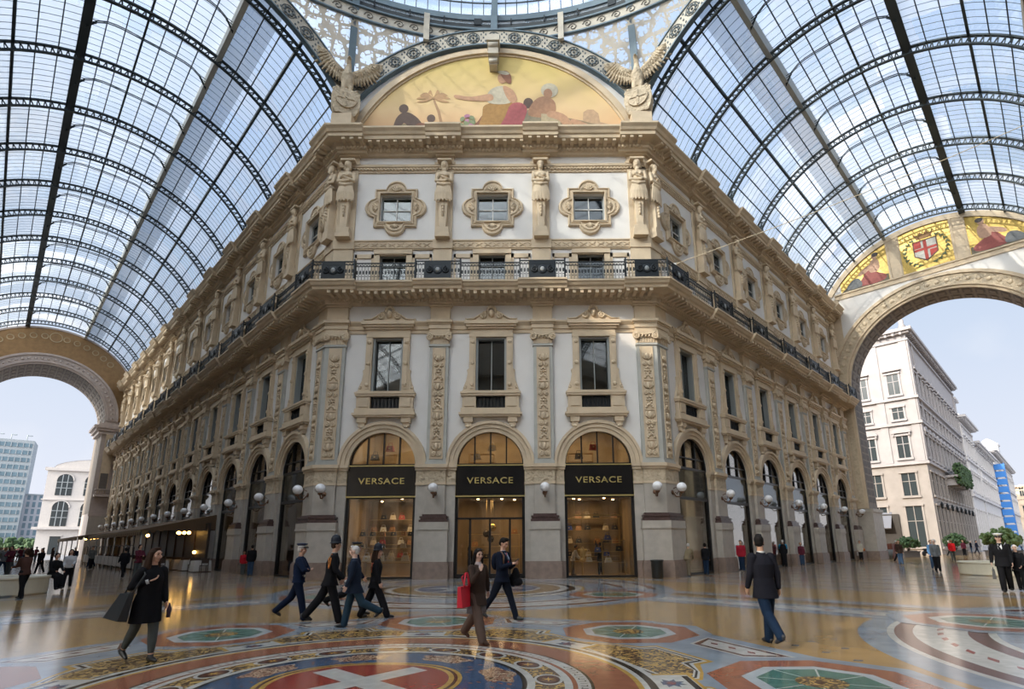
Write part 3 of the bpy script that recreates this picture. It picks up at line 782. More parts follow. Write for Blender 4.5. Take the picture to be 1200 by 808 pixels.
# ------------------------------------------------------------------ glass barrel vaults over the arms
VC, VR = 22.3, 11.0
def vp(x, r, a):  # a measured from the near wall side; returns local point
    return (x, -(CA - r * math.cos(a)), VC + r * math.sin(a))
A0 = math.acos(CA / VR); AA = math.acos((CA - 6.0) / VR); AB = PI - AA
def vault(side):
    sg = -1 if side == 'left' else 1; L = LL if side == 'left' else LR
    root = empty('ceiling_' + side, FR[side][0], FR[side][1]); tag(root, 'iron and glass barrel vault roofing the %s arm' % side, 'glass roof', kind='structure')
    g = MB(); n = 14
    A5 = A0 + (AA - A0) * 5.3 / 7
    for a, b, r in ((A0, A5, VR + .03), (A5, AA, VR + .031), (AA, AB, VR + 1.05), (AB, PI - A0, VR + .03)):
        nn = n if r < VR + 1 else 10
        rows = []
        for i in range(nn + 1):
            t = a + (b - a) * i / nn
            if r > VR + 1:
                l = 6.0 + (2 * CA - 12.0) * i / nn; z = VC + math.sqrt((VR + 1.0) ** 2 - (CA - l) ** 2)
                rows.append([(0, -l, z), (sg * L, -l, z)])
            else: rows.append([vp(0, r, t), vp(sg * L, r, t)])
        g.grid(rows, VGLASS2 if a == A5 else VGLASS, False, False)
    g.build('glazing', None, root)
    # lantern side walls and girders
    zA = VC + VR * math.sin(AA)
    for nm, lat in (('near', 6.0), ('far', 2 * CA - 6.0)):
        q = MB(); s = 1 if nm == 'near' else -1
        q.box(0, sg * L, -lat - .06, -lat + .06, zA + .25, zA + 1.12, BEAMW); hw_ = .1 if nm == 'near' else .2
        q.box(0, sg * L, -lat - hw_, -lat + hw_, zA - .18, zA + .25, BEAMW if nm == 'near' else IRONV)  # near girder pale, far one dark: light and shade put into the colour
        q.box(0, sg * L, -lat - hw_ - .05, -lat + hw_ + .05, zA - .22, zA - .16, BEAMW if nm == 'near' else IRONV)
        q.build('lantern_girder', None, root)
    pu = MB()
    for k in range(1, 7):
        for side2 in (0, 1):
            t = A0 + (AA - A0) * k / 7
            if side2: t = PI - t
            th = .15 if k in (4,) else .06
            p, q = vp(0, VR - .02, t), vp(sg * L, VR - .02, t); pu.bar(p, q, th, th * 1.5, IRONV)
    for k in range(1, 7):
        l = 6.0 + (2 * CA - 12) * k / 7; z = VC + math.sqrt((VR + 1.0) ** 2 - (CA - l) ** 2)
        pu.bar((0, -l, z - .04), (sg * L, -l, z - .04), .06 if k != 4 else .12, .1, IRONV)
    pu.build('purlins', None, root)
    mu = MB(); nm_ = int(L / .58)
    for i in range(nm_ + 1):
        x = sg * i * L / nm_; w = .012
        for a, b, r in ((A0, AA, VR - .01), (AB, PI - A0, VR - .01)):
            rows = []
            for j in range(9):
                t = a + (b - a) * j / 8
                p0 = vp(x - w, r, t); p1 = vp(x + w, r, t); p2 = vp(x + w, r - .02, t); p3 = vp(x - w, r - .02, t); rows.append([p0, p1, p2, p3])
            mu.grid(rows, BARM, True, False)
        rows = []
        for j in range(6):
            l = 6.0 + (2 * CA - 12) * j / 5; z = VC + math.sqrt((VR + 1.0) ** 2 - (CA - l) ** 2)
            rows.append([(x - w, -l, z), (x + w, -l, z), (x + w, -l, z - .02), (x - w, -l, z - .02)])
        mu.grid(rows, BARM, True, False)
    o = mu.build('glazing_bars', None, root); o['kind'] = 'stuff'
    # lattice ribs
    rb = MB(); N = 36
    for r, d in ((VR - .02, .1), (VR - .5, .09)):
        rows = []
        for j in range(N + 1):
            t = A0 - .05 + (PI - 2 * A0 + .1) * j / N
            rows.append([vp(-.09, r, t), vp(.09, r, t), vp(.09, r - d, t), vp(-.09, r - d, t)])
        rb.grid(rows, IRONV, True, False, True, True)
    for j in range(56):
        t = A0 + (PI - 2 * A0) * j / 56; t2 = A0 + (PI - 2 * A0) * (j + .5) / 56
        rb.bar(vp(0, VR - .1, t), vp(0, VR - .5, t2), .06, .05, IRONV); rb.bar(vp(0, VR - .5, t), vp(0, VR - .1, t), .08, .06, IRONV)
    me = rb.mesh('rib')
    foot = MB()
    foot.box(-.22, .22, -.45, .0, 27.55, 28.0, IRONV); foot.box(-.3, .3, -.55, .0, 27.35, 27.55, IRONV)
    foot.tube([(0, -.3, 28.0), (0, -.45, 28.4)], [.14, .06], IRONV, 8)
    fm = foot.mesh('rib_shoe')
    us = [.5] + pils(side)
    for u in us:
        o = ob('rib', me, root, (sg * u, 0, 0)); ob('rib_shoe', fm, o)
    # slender brackets of the lantern between the ribs
    br = MB()
    for r_ in (0, 1):
        pts = []
        for j in range(15):
            f_ = j / 14; l = 6.0 + (2 * CA - 12) * f_; z = zA + .75 - 1.2 * (2 * f_ - 1) ** 6 + .15 - .12 * r_
            pts.append((0, -l, z))
        br.tube(pts, .035, IRONV, 5)
    for s in (-1, 1):
        c = CA + s * (CA - 6.0 - .45)
        for q in range(3): br.tube([(0, -c - s * .0, zA + .2 + q * .1), (0, -c - s * .35, zA - .05 + q * .2)], .025, IRONV, 5)
    me = br.mesh('lantern_bracket')
    for i in range(len(us) - 1): ob('lantern_bracket', me, root, (sg * (us[i] + us[i + 1]) / 2, 0, 0))
    return root
for s in ('left', 'right'): vault(s)

# ------------------------------------------------------------------ end arches
DARKCOF = mat('dark_coffers', (.13, .11, .095), .7, var=.2, scale=3)  # grey-brown, darker than the soffit stone
PINKST = mat('pale_pink_stone', (.50, .42, .38), .6, var=.12, scale=2)
MOSG = mat('gold_mosaic', (.47, .32, .07), .38, metal=.35, var=.25, scale=6)
BROWNP = mat('ochre_painted_band', (.34, .20, .085), .7, var=.2, scale=2)
def ring_face(mb, sg, x, x2, c, r0, r1, m, a0=0.0, a1=PI, cl=0.0, n=40, zmin=-9):
    """annulus in the cross plane between local x and x2 (thickness)"""
    rows = []
    for i in range(n + 1):
        t = a0 + (a1 - a0) * i / n; cs, sn = math.cos(t), math.sin(t)
        def P(xx, r): return (xx, -min(max(CA - r * cs, cl), 2 * CA - cl), c + r * sn)
        rows.append([P(x, r0), P(x, r1), P(x2, r1), P(x2, r0)])
    mb.grid(rows, m, True, False, True, True)
def end_arch(side):
    sg = -1 if side == 'left' else 1; L = LL if side == 'left' else LR
    c, ri, ro, dep = (17.4, 8.15, 9.85, 3.2) if side == 'right' else (20.5, 7.15, 8.75, 8.0)
    root = MB(); X = sg * L; X2 = sg * (L + dep)
    face = STUCCO if side == 'right' else BROWNP
    # spandrel wall: strips between arch and vault
    N = 48
    for i in range(N):
        t0, t1 = PI * i / N, PI * (i + 1) / N
        def col(t):
            lat = CA - ri * math.cos(t); z = c + ri * math.sin(t); zt = VC + math.sqrt(VR ** 2 - (CA - lat) ** 2); return lat, z, zt
        (l0, z0, q0), (l1, z1, q1) = col(t0), col(t1)
        v = [(xx, -l, z) for xx in (X, X2) for l, z in ((l0, z0), (l1, z1), (l1, q1), (l0, q0))]
        root.add(v, [(0, 1, 2, 3), (7, 6, 5, 4), (0, 4, 5, 1), (2, 6, 7, 3)], face)
    for a, b in ((0, CA - ri), (CA + ri, 2 * CA)):
        root.box(X, X2, -b, -a, 0, c, CREAM if side == 'right' else PINKST)
        la = max(a, .001)
        n2 = 6
        for i in range(n2):
            u0 = a + (b - a) * i / n2; u1 = a + (b - a) * (i + 1) / n2
            z0 = VC + math.sqrt(max(0, VR ** 2 - (CA - u0) ** 2)); z1 = VC + math.sqrt(max(0, VR ** 2 - (CA - u1) ** 2))
            v = [(xx, -l, z) for xx in (X, X2) for l, z in ((u0, c), (u1, c), (u1, z1), (u0, z0))]
            root.add(v, [(0, 1, 2, 3), (7, 6, 5, 4), (2, 6, 7, 3)], face)
    o = root.build('wall_%s_end' % side, None, None, FR[side][0], FR[side][1])
    tag(o, 'great round arch closing the %s arm, open to the street' % side, 'arch', kind='structure')
    a = MB(); st = CREAM if side == 'right' else PINKST
    e = -sg
    ring_face(a, sg, X + e * .12, X, c, ri, ri + .25, st); ring_face(a, sg, X + e * .28, X, c, ri + .25, ri + .4, st)
    ring_face(a, sg, X + e * .2, X, c, ri + .4, ro - .3, CARVED if side == 'right' else st, cl=.02); ring_face(a, sg, X + e * .35, X, c, ro - .3, ro, st, cl=.02)
    for k in range(36):
        t = PI * (k + .5) / 36; r = (ri + ro) / 2
        l = CA - r * math.cos(t)
        if .3 < l < 2 * CA - .3: a.ball((X + e * .2, -l, c + r * math.sin(t)), (.1, .2, .2), st, 8, 5)
    a.build('archivolt', None, o)
    # coffered soffit
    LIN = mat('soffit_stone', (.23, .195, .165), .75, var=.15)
    cf = MB(); nb = 26
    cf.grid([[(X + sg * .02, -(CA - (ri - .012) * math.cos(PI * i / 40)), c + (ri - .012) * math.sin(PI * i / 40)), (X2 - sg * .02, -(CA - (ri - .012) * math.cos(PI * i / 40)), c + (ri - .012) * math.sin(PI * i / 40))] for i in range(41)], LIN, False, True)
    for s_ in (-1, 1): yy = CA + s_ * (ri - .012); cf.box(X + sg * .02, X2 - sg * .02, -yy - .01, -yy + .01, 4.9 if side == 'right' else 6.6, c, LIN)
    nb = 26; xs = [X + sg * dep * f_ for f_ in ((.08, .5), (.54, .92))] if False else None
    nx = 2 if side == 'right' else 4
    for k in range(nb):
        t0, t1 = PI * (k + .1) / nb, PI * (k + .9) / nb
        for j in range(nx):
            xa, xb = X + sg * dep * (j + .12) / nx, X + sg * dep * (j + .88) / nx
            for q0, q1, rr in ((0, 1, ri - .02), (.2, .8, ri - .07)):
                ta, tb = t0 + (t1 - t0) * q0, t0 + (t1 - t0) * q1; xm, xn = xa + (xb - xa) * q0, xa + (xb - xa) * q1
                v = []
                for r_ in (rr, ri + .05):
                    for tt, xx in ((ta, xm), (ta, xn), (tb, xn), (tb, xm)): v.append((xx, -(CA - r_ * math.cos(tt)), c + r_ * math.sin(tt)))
                cf.hexa(v, DARKCOF if rr > ri - .05 else mat('coffer_rosette', (.2, .165, .135), .7))
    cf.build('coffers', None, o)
    j = MB()
    for lat0, lat1, s in ((0, CA - ri, 1), (CA + ri, 2 * CA, -1)):
        m = (lat0 + lat1) / 2
        if side == 'right':
            j.box(X + e * .2, X, -lat1 + .02, -lat0, 5.0, c, CREAM); j.box(X + e * .27, X + e * .18, -m - .25, -m + .25, 5.4, c - .4, CARVED)
            j.box(X + e * .5, X2 + sg * .1, -(lat1 + (.35 if s > 0 else 0)), -(lat0 - (.35 if s < 0 else 0)), 0, 4.6, PIER); j.box(X + e * .6, X2 + sg * .2, -(lat1 + (.45 if s > 0 else 0)), -(lat0 - (.45 if s < 0 else 0)), 4.6, 4.9, PIER)
            j.box(X + e * .6, X2 + sg * .2, -(lat1 + (.45 if s > 0 else 0)), -(lat0 - (.45 if s < 0 else 0)), 0, .8, PLINTH)
            b_ = CA - ri if s > 0 else CA + ri
            for q in range(16):
                z = 5.6 + q * .74
                for xa in (.12, .56): j.box(X + sg * dep * xa, X + sg * dep * (xa + .34), -b_ - .04 * s, -b_ + .01, z, z + .55, DARKCOF)
        else:
            for zz, w in ((18.4, .5), (18.9, .8), (19.3, 1.1), (19.7, .6)): j.box(X + e * w * .6, X2 - sg * 2, -(lat1 + (w if s > 0 else 0)), -(lat0 - (w if s < 0 else 0)), zz, zz + .4, PINKST)
            j.box(X + e * .3, X, -(m + .55), -(m - .55), 9, 18.4, CREAM); j.box(X + e * .5, X, -lat1, -lat0, 0, 6.2, PIER); j.box(X + e * .6, X, -lat1 - .1 * s, -lat0, 6.2, 6.6, PINKST)
            j.box(X + e * 1.2, X, -(m + .9), -(m - .9), 9.0, 9.35, PINKST); j.box(X + e * 1.15, X, -(m + .85), -(m - .85), 10.0, 10.15, PINKST)
            for q in range(6): j.lathe([(.07, 0), (.1, .2), (.05, .45), (.08, .65)], (X + e * 1.05, -(m - .7 + q * .28), 9.35), PINKST, 6)
            j.box(X + e * .35, X + e * .05, -(m + .45), -(m - .45), 10.2, 12.5, DARKCOF)
    j.build('jamb_pilasters', None, o)
    if side == 'right':
        b = MB()
        def hb(z0, z1, w, m=CREAM):
            for i in range(24):
                u0, u1 = .7 + (2 * CA - 1.4) * i / 24, .7 + (2 * CA - 1.4) * (i + 1) / 24; b.box(X + e * w, X, -u1, -u0, z0, z1, m)
        hb(27.5, 27.62, .12); hb(27.62, 28.0, .06); hb(28.0, 28.15, .16)
        ring_face(b, sg, X + e * .16, X, VC, VR - .55, VR, CREAM, A0, PI - A0)
        for l0, l1 in ((5.95, 7.15), (2 * CA - 7.15, 2 * CA - 5.95)):
            b.box(X + e * .1, X, -l1, -l0, 28.1, 32.6, CREAM)
            for q in (l0 + .08, l1 - .2): b.box(X + e * .18, X, -q - .12, -q, 28.1, 32.7, CREAM)
        b.box(X + e * .12, X, -1.0, -.0, 17, 27.6, CREAM); b.box(X + e * .12, X, -2 * CA, -2 * CA + 1.0, 17, 27.6, CREAM)
        b.build('lunette_mouldings', None, o)
        lunette_mosaics(o, X, e)
    else:
        b = MB(); ring_face(b, sg, X + e * .1, X, VC, VR - .25, VR, st, A0, PI - A0)
        for k in range(13):
            t = A0 + .25 + (PI - 2 * A0 - .5) * k / 12; l, z = CA - 9.9 * math.cos(t), VC - .1 + 9.85 * math.sin(t) - .15
            q = MB(); R = .75 if k == 6 else .42
            rows = []
            for i in range(20):
                a_ = 2 * PI * i / 20; rows.append([(X + e * .03, -l + (R - .12) * math.cos(a_), z + (R - .12) * math.sin(a_)), (X + e * .06, -l + R * math.cos(a_), z + R * math.sin(a_)), (X, -l + R * math.cos(a_), z + R * math.sin(a_))])
            rows.append(rows[0]); b.grid(rows, mat('pale_ochre', (.45, .34, .2), .7), False, False)
        b.build('painted_roundels', None, o)
    return o
MOSM = {}
def pm(name, c, r=.6): return mat('paint_' + name, c, r, var=.18, scale=5)
def figure_flat(mb, T, parts):
    """flat painted shapes: list of (material, points); T maps (u, v, layer) to 3D"""
    for k, (m, pts) in enumerate(parts):
        mb.add([T(x, z, .004 + .003 * k) for x, z in pts], [tuple(range(len(pts)))], m)
def ell(cx, cz, rx, rz, n=14, rot=0.0):
    c, s = math.cos(rot), math.sin(rot)
    return [(cx + rx * math.cos(2 * PI * i / n) * c - rz * math.sin(2 * PI * i / n) * s, cz + rx * math.cos(2 * PI * i / n) * s + rz * math.sin(2 * PI * i / n) * c) for i in range(n)]
def curvy(pts, n=4):
    """closed Catmull-Rom outline"""
    out = []; m = len(pts)
    for i in range(m):
        p0, p1, p2, p3 = pts[i - 1], pts[i], pts[(i + 1) % m], pts[(i + 2) % m]
        for k in range(n):
            t = k / n
            out.append(tuple(.5 * (2 * p1[a] + (p2[a] - p0[a]) * t + (2 * p0[a] - 5 * p1[a] + 4 * p2[a] - p3[a]) * t * t + (3 * p1[a] - p0[a] - 3 * p2[a] + p3[a]) * t ** 3) for a in (0, 1)))
    return out
def lunette_mosaics(o, X, e):
    R = VR - .55
    T = lambda l, z, w: (X + e * (.02 + w), -l, z)
    def panel(l0, l1, m):
        n = 14; pts = [(l0, 28.15), (l1, 28.15)] + [(l1 - (l1 - l0) * i / n, VC + math.sqrt(max(R * R - (CA - (l1 - (l1 - l0) * i / n)) ** 2, 0))) for i in range(n + 1)]
        pts = [(l, max(z, 28.16)) for l, z in pts]
        mb = MB(); mb.add([T(l, z, 0) for l, z in pts], [tuple(range(len(pts)))], m); return mb
    red, white, blue, green, skin, dark, robe = pm('red', (.45, .045, .03)), pm('white', (.6, .58, .52)), pm('blue', (.12, .16, .3)), pm('leaf', (.08, .12, .05)), pm('skin', (.5, .3, .2)), pm('dark', (.06, .05, .05)), pm('robe', (.28, .06, .05))
    b = panel(7.15, 2 * CA - 7.15, MOSG)
    cx, cz = CA, 30.2
    P = [(pm('shield_edge', (.1, .05, .03)), [(cx - 1.0, cz + 1.1), (cx + 1.0, cz + 1.1), (cx + 1.0, cz - .5), (cx, cz - 1.25), (cx - 1.0, cz - .5)]),
         (white, [(cx - .9, cz + 1.0), (cx + .9, cz + 1.0), (cx + .9, cz - .45), (cx, cz - 1.1), (cx - .9, cz - .45)]),
         (red, [(cx - .9, cz + 1.0), (cx - .32, cz + 1.0), (cx - .32, cz + .3), (cx - .9, cz + .3)]), (red, [(cx + .32, cz - .1), (cx + .9, cz - .1), (cx + .9, cz - .45), (cx + .32, cz - .85)]),
         (red, [(cx - .14, cz + 1.0), (cx + .14, cz + 1.0), (cx + .14, cz - 1.0), (cx, cz - 1.1), (cx - .14, cz - 1.0)]), (red, [(cx - .9, cz + .24), (cx + .9, cz + .24), (cx + .9, cz - .02), (cx - .9, cz - .02)]),
         (pm('crown', (.25, .12, .03)), [(cx - .6, cz + 1.25), (cx + .6, cz + 1.25), (cx + .85, cz + 1.95), (cx + .45, cz + 1.6), (cx + .25, cz + 2.05), (cx, cz + 1.65), (cx - .25, cz + 2.05), (cx - .45, cz + 1.6), (cx - .85, cz + 1.95)])]
    for s in (-1, 1):
        for q in range(9):
            a = -1.2 + q * .27; px, pz = cx + s * 1.75 * math.cos(a), cz - .1 + 1.6 * math.sin(a)
            for d in (-.5, .7): P.append((green, ell(px + .1 * d, pz + .06, .2, .07, 8, a + d * s + (PI / 2))))
    figure_flat(b, T, P)
    b.build('crest_mosaic', None, o)
    for mir in (0, 1):
        F = (lambda l: 2 * CA - l) if mir else (lambda l: l)
        a, c = sorted((F(1.4), F(5.95))); b = panel(a, c, MOSG)
        P = [(pm('ground', (.12, .10, .06)), [(1.4, 28.2), (5.9, 28.2), (5.9, 28.9), (4, 29.0), (2, 28.6)]),
             (robe, curvy([(3.2, 28.4), (5.2, 28.3), (5.7, 28.8), (4.8, 29.5), (4.1, 29.9), (3.6, 29.3)])), (skin, curvy([(4.3, 29.6), (5.1, 29.6), (5.2, 30.6), (4.8, 31.0), (4.4, 30.6)])),
             (skin, curvy([(4.5, 30.5), (3.6, 30.1), (3.2, 29.7), (3.4, 29.5), (4.4, 30.0)])), (skin, ell(4.85, 31.25, .26, .33)), (dark, ell(4.95, 31.42, .3, .22)), (pm('slate', (.12, .13, .14)), curvy([(2.0, 28.4), (3.4, 28.4), (3.2, 29.3), (2.5, 29.2)]))]
        figure_flat(b, T, [(m, [(F(x), z) for x, z in pts]) for m, pts in P]); b.build('figure_mosaic', None, o)
for s in ('right', 'left'): end_arch(s)
# ------------------------------------------------------------------ the crossing: lunette, iron arches, lattice spandrels, dome
AP = D - OC[1]                                 # apothem of the octagon
ORN = mat('pale_cast_ornament', (.50, .46, .39), .7, var=.1)
def lattice_mat():
    m = bpy.data.materials.new('pierced_tracery'); m.use_nodes = True; nt = m.node_tree; nt.nodes.clear(); N = nt.nodes.new; L = nt.links.new
    tc = N('ShaderNodeTexCoord'); vo = N('ShaderNodeTexVoronoi'); vo.feature = 'DISTANCE_TO_EDGE'; vo.inputs['Scale'].default_value = 1.1; vo.inputs['Randomness'].default_value = .35
    L(tc.outputs['Object'], vo.inputs['Vector'])
    v2 = N('ShaderNodeTexVoronoi'); v2.feature = 'DISTANCE_TO_EDGE'; v2.inputs['Scale'].default_value = 3.1; v2.inputs['Randomness'].default_value = .7; L(tc.outputs['Object'], v2.inputs['Vector'])
    a = N('ShaderNodeMath'); a.operation = 'LESS_THAN'; L(vo.outputs['Distance'], a.inputs[0]); a.inputs[1].default_value = .085
    b = N('ShaderNodeMath'); b.operation = 'LESS_THAN'; L(v2.outputs['Distance'], b.inputs[0]); b.inputs[1].default_value = .085
    c = N('ShaderNodeMath'); c.operation = 'LESS_THAN'; L(vo.outputs['Distance'], c.inputs[0]); c.inputs[1].default_value = .24
    d = N('ShaderNodeMath'); d.operation = 'MULTIPLY'; L(b.outputs[0], d.inputs[0]); L(c.outputs[0], d.inputs[1])
    e = N('ShaderNodeMath'); e.operation = 'MAXIMUM'; L(a.outputs[0], e.inputs[0]); L(d.outputs[0], e.inputs[1])
    df = N('ShaderNodeBsdfDiffuse'); df.inputs[0].default_value = (.62, .57, .49, 1)
    tr = N('ShaderNodeBsdfTransparent'); tr.inputs[0].default_value = (.92, .97, 1, 1); tl = N('ShaderNodeBsdfTranslucent'); tl.inputs[0].default_value = (.95, .97, 1, 1)
    g = N('ShaderNodeMixShader'); g.inputs[0].default_value = .35; L(tr.outputs[0], g.inputs[1]); L(tl.outputs[0], g.inputs[2])
    t2 = N('ShaderNodeBsdfTranslucent'); t2.inputs[0].default_value = (.62, .57, .49, 1); dm = N('ShaderNodeMixShader'); dm.inputs[0].default_value = .2; L(df.outputs[0], dm.inputs[1]); L(t2.outputs[0], dm.inputs[2])
    s = N('ShaderNodeMixShader'); L(e.outputs[0], s.inputs[0]); L(g.outputs[0], s.inputs[1]); L(dm.outputs[0], s.inputs[2])
    o = N('ShaderNodeOutputMaterial'); L(s.outputs[0], o.inputs[0]); return m
LATT = lattice_mat()
dome = empty('ceiling_dome', (OC[0], OC[1], 0)); tag(dome, 'iron and glass dome over the octagonal crossing', 'dome', kind='structure')
RIN, ROUT, AC = 10.72, 11.9, 22.45
def local_side(k):   # rotation of side k; k=0 faces the camera (azimuth +y)
    return k * PI / 4
def side_xy(x, off=0.0): return (x, AP - off)
# arch ring with rosettes (one mesh, eight objects); built for side 0 in octagon coordinates
def arch_ring():
    mb = MB(); n = 44
    def pt(r, t, y): return (r * math.cos(t), y, AC + r * math.sin(t))
    amin_in = math.acos(min(1, (CA + .1) / RIN)); amin_out = math.acos((CA + .1) / ROUT)
    for r0, r1, y0, y1, m in ((RIN, RIN + .1, AP - .34, AP, BLUEIRON), (RIN + .1, ROUT - .08, AP - .28, AP - .2, ORN), (ROUT - .08, ROUT, AP - .36, AP, BLUEIRON)):
        rows = []
        for i in range(n + 1):
            f_ = i / n; t0 = math.acos(min(1, (CA + .1) / r0)); t = t0 + (PI - 2 * t0) * f_; t1 = math.acos(min(1, (CA + .1) / r1)); u = t1 + (PI - 2 * t1) * f_
            rows.append([pt(r0, t, y0), pt(r1, u, y0), pt(r1, u, y1), pt(r0, t, y1)])
        mb.grid(rows, m, True, False, True, True)
    rm = (RIN + ROUT) / 2; dk = mat('dark_rosette', (.10, .12, .13), .6)
    for k in range(-9, 10):
        t = PI / 2 + k * .118; 
        if abs(rm * math.cos(t)) > CA - .2: continue
        c = pt(rm, t, AP - .30)
        for q in range(8):
            a = q * PI / 4; mb.ball((c[0] + .25 * math.cos(a), c[1], c[2] + .25 * math.sin(a)), (.1, .05, .1), dk, 6, 4)
        mb.ball(c, (.08, .07, .08), dk, 8, 5)
        rows = []
        for i in range(17):
            a = 2 * PI * i / 16; rows.append([(c[0] + .44 * math.cos(a), AP - .27, c[2] + .44 * math.sin(a)), (c[0] + .40 * math.cos(a), AP - .32, c[2] + .40 * math.sin(a)), (c[0] + .36 * math.cos(a), AP - .27, c[2] + .36 * math.sin(a))])
        mb.grid(rows, dk, False, False)
        t2 = t + .059; c2 = pt(rm, t2, AP - .28)
        for dx, dz in ((.15, .25), (-.15, .25), (.15, -.25), (-.15, -.25), (0, .4), (0, -.4), (0, 0)): mb.ball((c2[0] + dx, c2[1], c2[2] + dz), (.06, .03, .09), dk, 6, 4)
    return mb.mesh('iron_arch')
def spandrel():
    """lattice surface from the arch crown line up to the round frieze"""
    mb = MB(); n = 24; rows = []; RF, ZF = 22.42, 33.95
    for i in range(n + 1):
        th = -PI / 8 + PI / 4 * i / n; x = AP * math.tan(th); x = max(-CA, min(CA, x)); z = AC + math.sqrt(ROUT ** 2 - x * x) - .05
        top = (RF * math.sin(th), RF * math.cos(th), ZF); bot = (x, AP - .1, min(z, ZF))
        rows.append([bot, tuple((a + b) / 2 for a, b in zip(bot, top)), top])
    mb.grid(rows, LATT, False, False); return mb.mesh('lattice_spandrel')
am, sm_ = arch_ring(), spandrel()
for k in range(8):
    o = ob('iron_arch', am, dome); o.rotation_euler = (0, 0, -local_side(k))
    o = ob('lattice_spandrel', sm_, dome); o.rotation_euler = (0, 0, -local_side(k))
# round frieze, cornice, clerestory and ring
def cyl(mb, r, z0, z1, m, n=128, th=.08):
    mb.grid([[(r * math.cos(2 * PI * i / n), r * math.sin(2 * PI * i / n), z0) for i in range(n)], [(r * math.cos(2 * PI * i / n), r * math.sin(2 * PI * i / n), z1) for i in range(n)],
             [((r + th) * math.cos(2 * PI * i / n), (r + th) * math.sin(2 * PI * i / n), z1) for i in range(n)], [((r + th) * math.cos(2 * PI * i / n), (r + th) * math.sin(2 * PI * i / n), z0) for i in range(n)],
             [(r * math.cos(2 * PI * i / n), r * math.sin(2 * PI * i / n), z0) for i in range(n)]], m, True, False)
fz = MB(); cyl(fz, 22.4, 33.92, 34.72, ORN, th=.12); cyl(fz, 22.3, 33.84, 33.94, BLUEIRON, th=.25); cyl(fz, 22.25, 34.7, 34.82, BLUEIRON, th=.3)
dkf = mat('dark_spiral', (.2, .19, .17), .6)
for i in range(150):
    a = 2 * PI * i / 150; c, s = math.cos(a), math.sin(a)
    if s < -.2: continue
    pts = []
    for q in range(12):
        t = q / 11 * 2.6 * PI; r = .3 * (1 - q / 14); pts.append((22.37 * c - r * math.cos(t) * s, 22.37 * s + r * math.cos(t) * c, 34.32 + r * math.sin(t)))
    fz.tube(pts, .035, dkf, 4)
fz.build('spiral_frieze', None, dome)
dr = MB(); cyl(dr, 22.5, 34.82, 35.4, mat('dark_drum_iron', (.02, .026, .03), .6), th=.3); cyl(dr, 22.5, 35.72, 36.15, BLUEIRON, th=.3); cyl(dr, 22.6, 35.4, 35.72, DGLASS, th=.02)  # dark iron band below the glass strip, blue ring above
for i in range(64):
    a = 2 * PI * (i + .5) / 64; c, s = math.cos(a), math.sin(a)
    dr.bar((22.55 * c, 22.55 * s, 35.3), (22.55 * c, 22.55 * s, 35.8), .5 if i % 4 == 0 else .08, .2, IRON, up=(c, s, 0))
dr.build('drum_ring', None, dome)
dg = MB(); n = 64; rows = []
for j in range(13):
    t = (PI / 2) * j / 13; rows.append([(22.65 * math.cos(t) * math.cos(2 * PI * i / n), 22.65 * math.cos(t) * math.sin(2 * PI * i / n), 36.1 + 15 * math.sin(t)) for i in range(n)])
dg.grid(rows, DGLASS, True, True); dg.build('dome_glazing', None, dome)
db = MB()
for i in range(192):
    a = 2 * PI * i / 192 + PI / 2; big = i % 12 == 0
    if math.sin(a) < 0 and not big: continue
    pr = []
    for j in range(0, 13 if big else 7):
        t = (PI / 2) * j / 13; pr.append((22.55 * math.cos(t) * math.cos(a), 22.55 * math.cos(t) * math.sin(a), 36.1 + 14.9 * math.sin(t)))
    if big:
        for p, q in zip(pr[:-1], pr[1:]): db.bar(p, q, .38, .5, BLUEIRON, up=(math.cos(a), math.sin(a), .3))
    else: db.tube(pr, .025, IRONV, 4)
for j in range(1, 12):
    t = (PI / 2) * j / 22; m_ = 96
    for i in range(m_):
        a, b = 2 * PI * i / m_, 2 * PI * (i + 1) / m_
        db.bar((22.6 * math.cos(t) * math.cos(a), 22.6 * math.cos(t) * math.sin(a), 36.1 + 14.9 * math.sin(t)), (22.6 * math.cos(t) * math.cos(b), 22.6 * math.cos(t) * math.sin(b), 36.1 + 14.9 * math.sin(t)), .05, .08, IRONV)
db.build('dome_ribs', None, dome)
# blue-grey standards at the corners and piers at the frieze
stn = MB(); RC = AP / math.cos(PI / 8)
for k in range(16):
    a = PI / 2 + (k + .5) * PI / 8 if False else PI / 2 + k * PI / 8
    c, s = math.cos(a), math.sin(a); corner = (k % 2 == 1)
    if corner: stn.bar(((RC - .55) * c, (RC - .55) * s, 29.9), (22.2 * c, 22.2 * s, 36.1), .42, .3, BLUEIRON, up=(c, s, 0)); 
    else: stn.bar((22.2 * c, 22.2 * s, 33.6), (22.2 * c, 22.2 * s, 36.1), .42, .25, BLUEIRON, up=(c, s, 0))
for k in range(32):
    a = PI / 2 + (k + .5) * PI / 16
    if k % 2 == 0 or True:
        if (k + .5) % 4 in (.5, 3.5) or True:
            pass
for k in range(16):
    a = PI / 2 + (k + .5) * PI / 8; c, s = math.cos(a), math.sin(a)
    stn.bar((22.2 * c, 22.2 * s, 33.3), (22.25 * c, 22.25 * s, 35.45), .36, .2, ORN, up=(c, s, 0))
stn.build('iron_standards', None, dome)

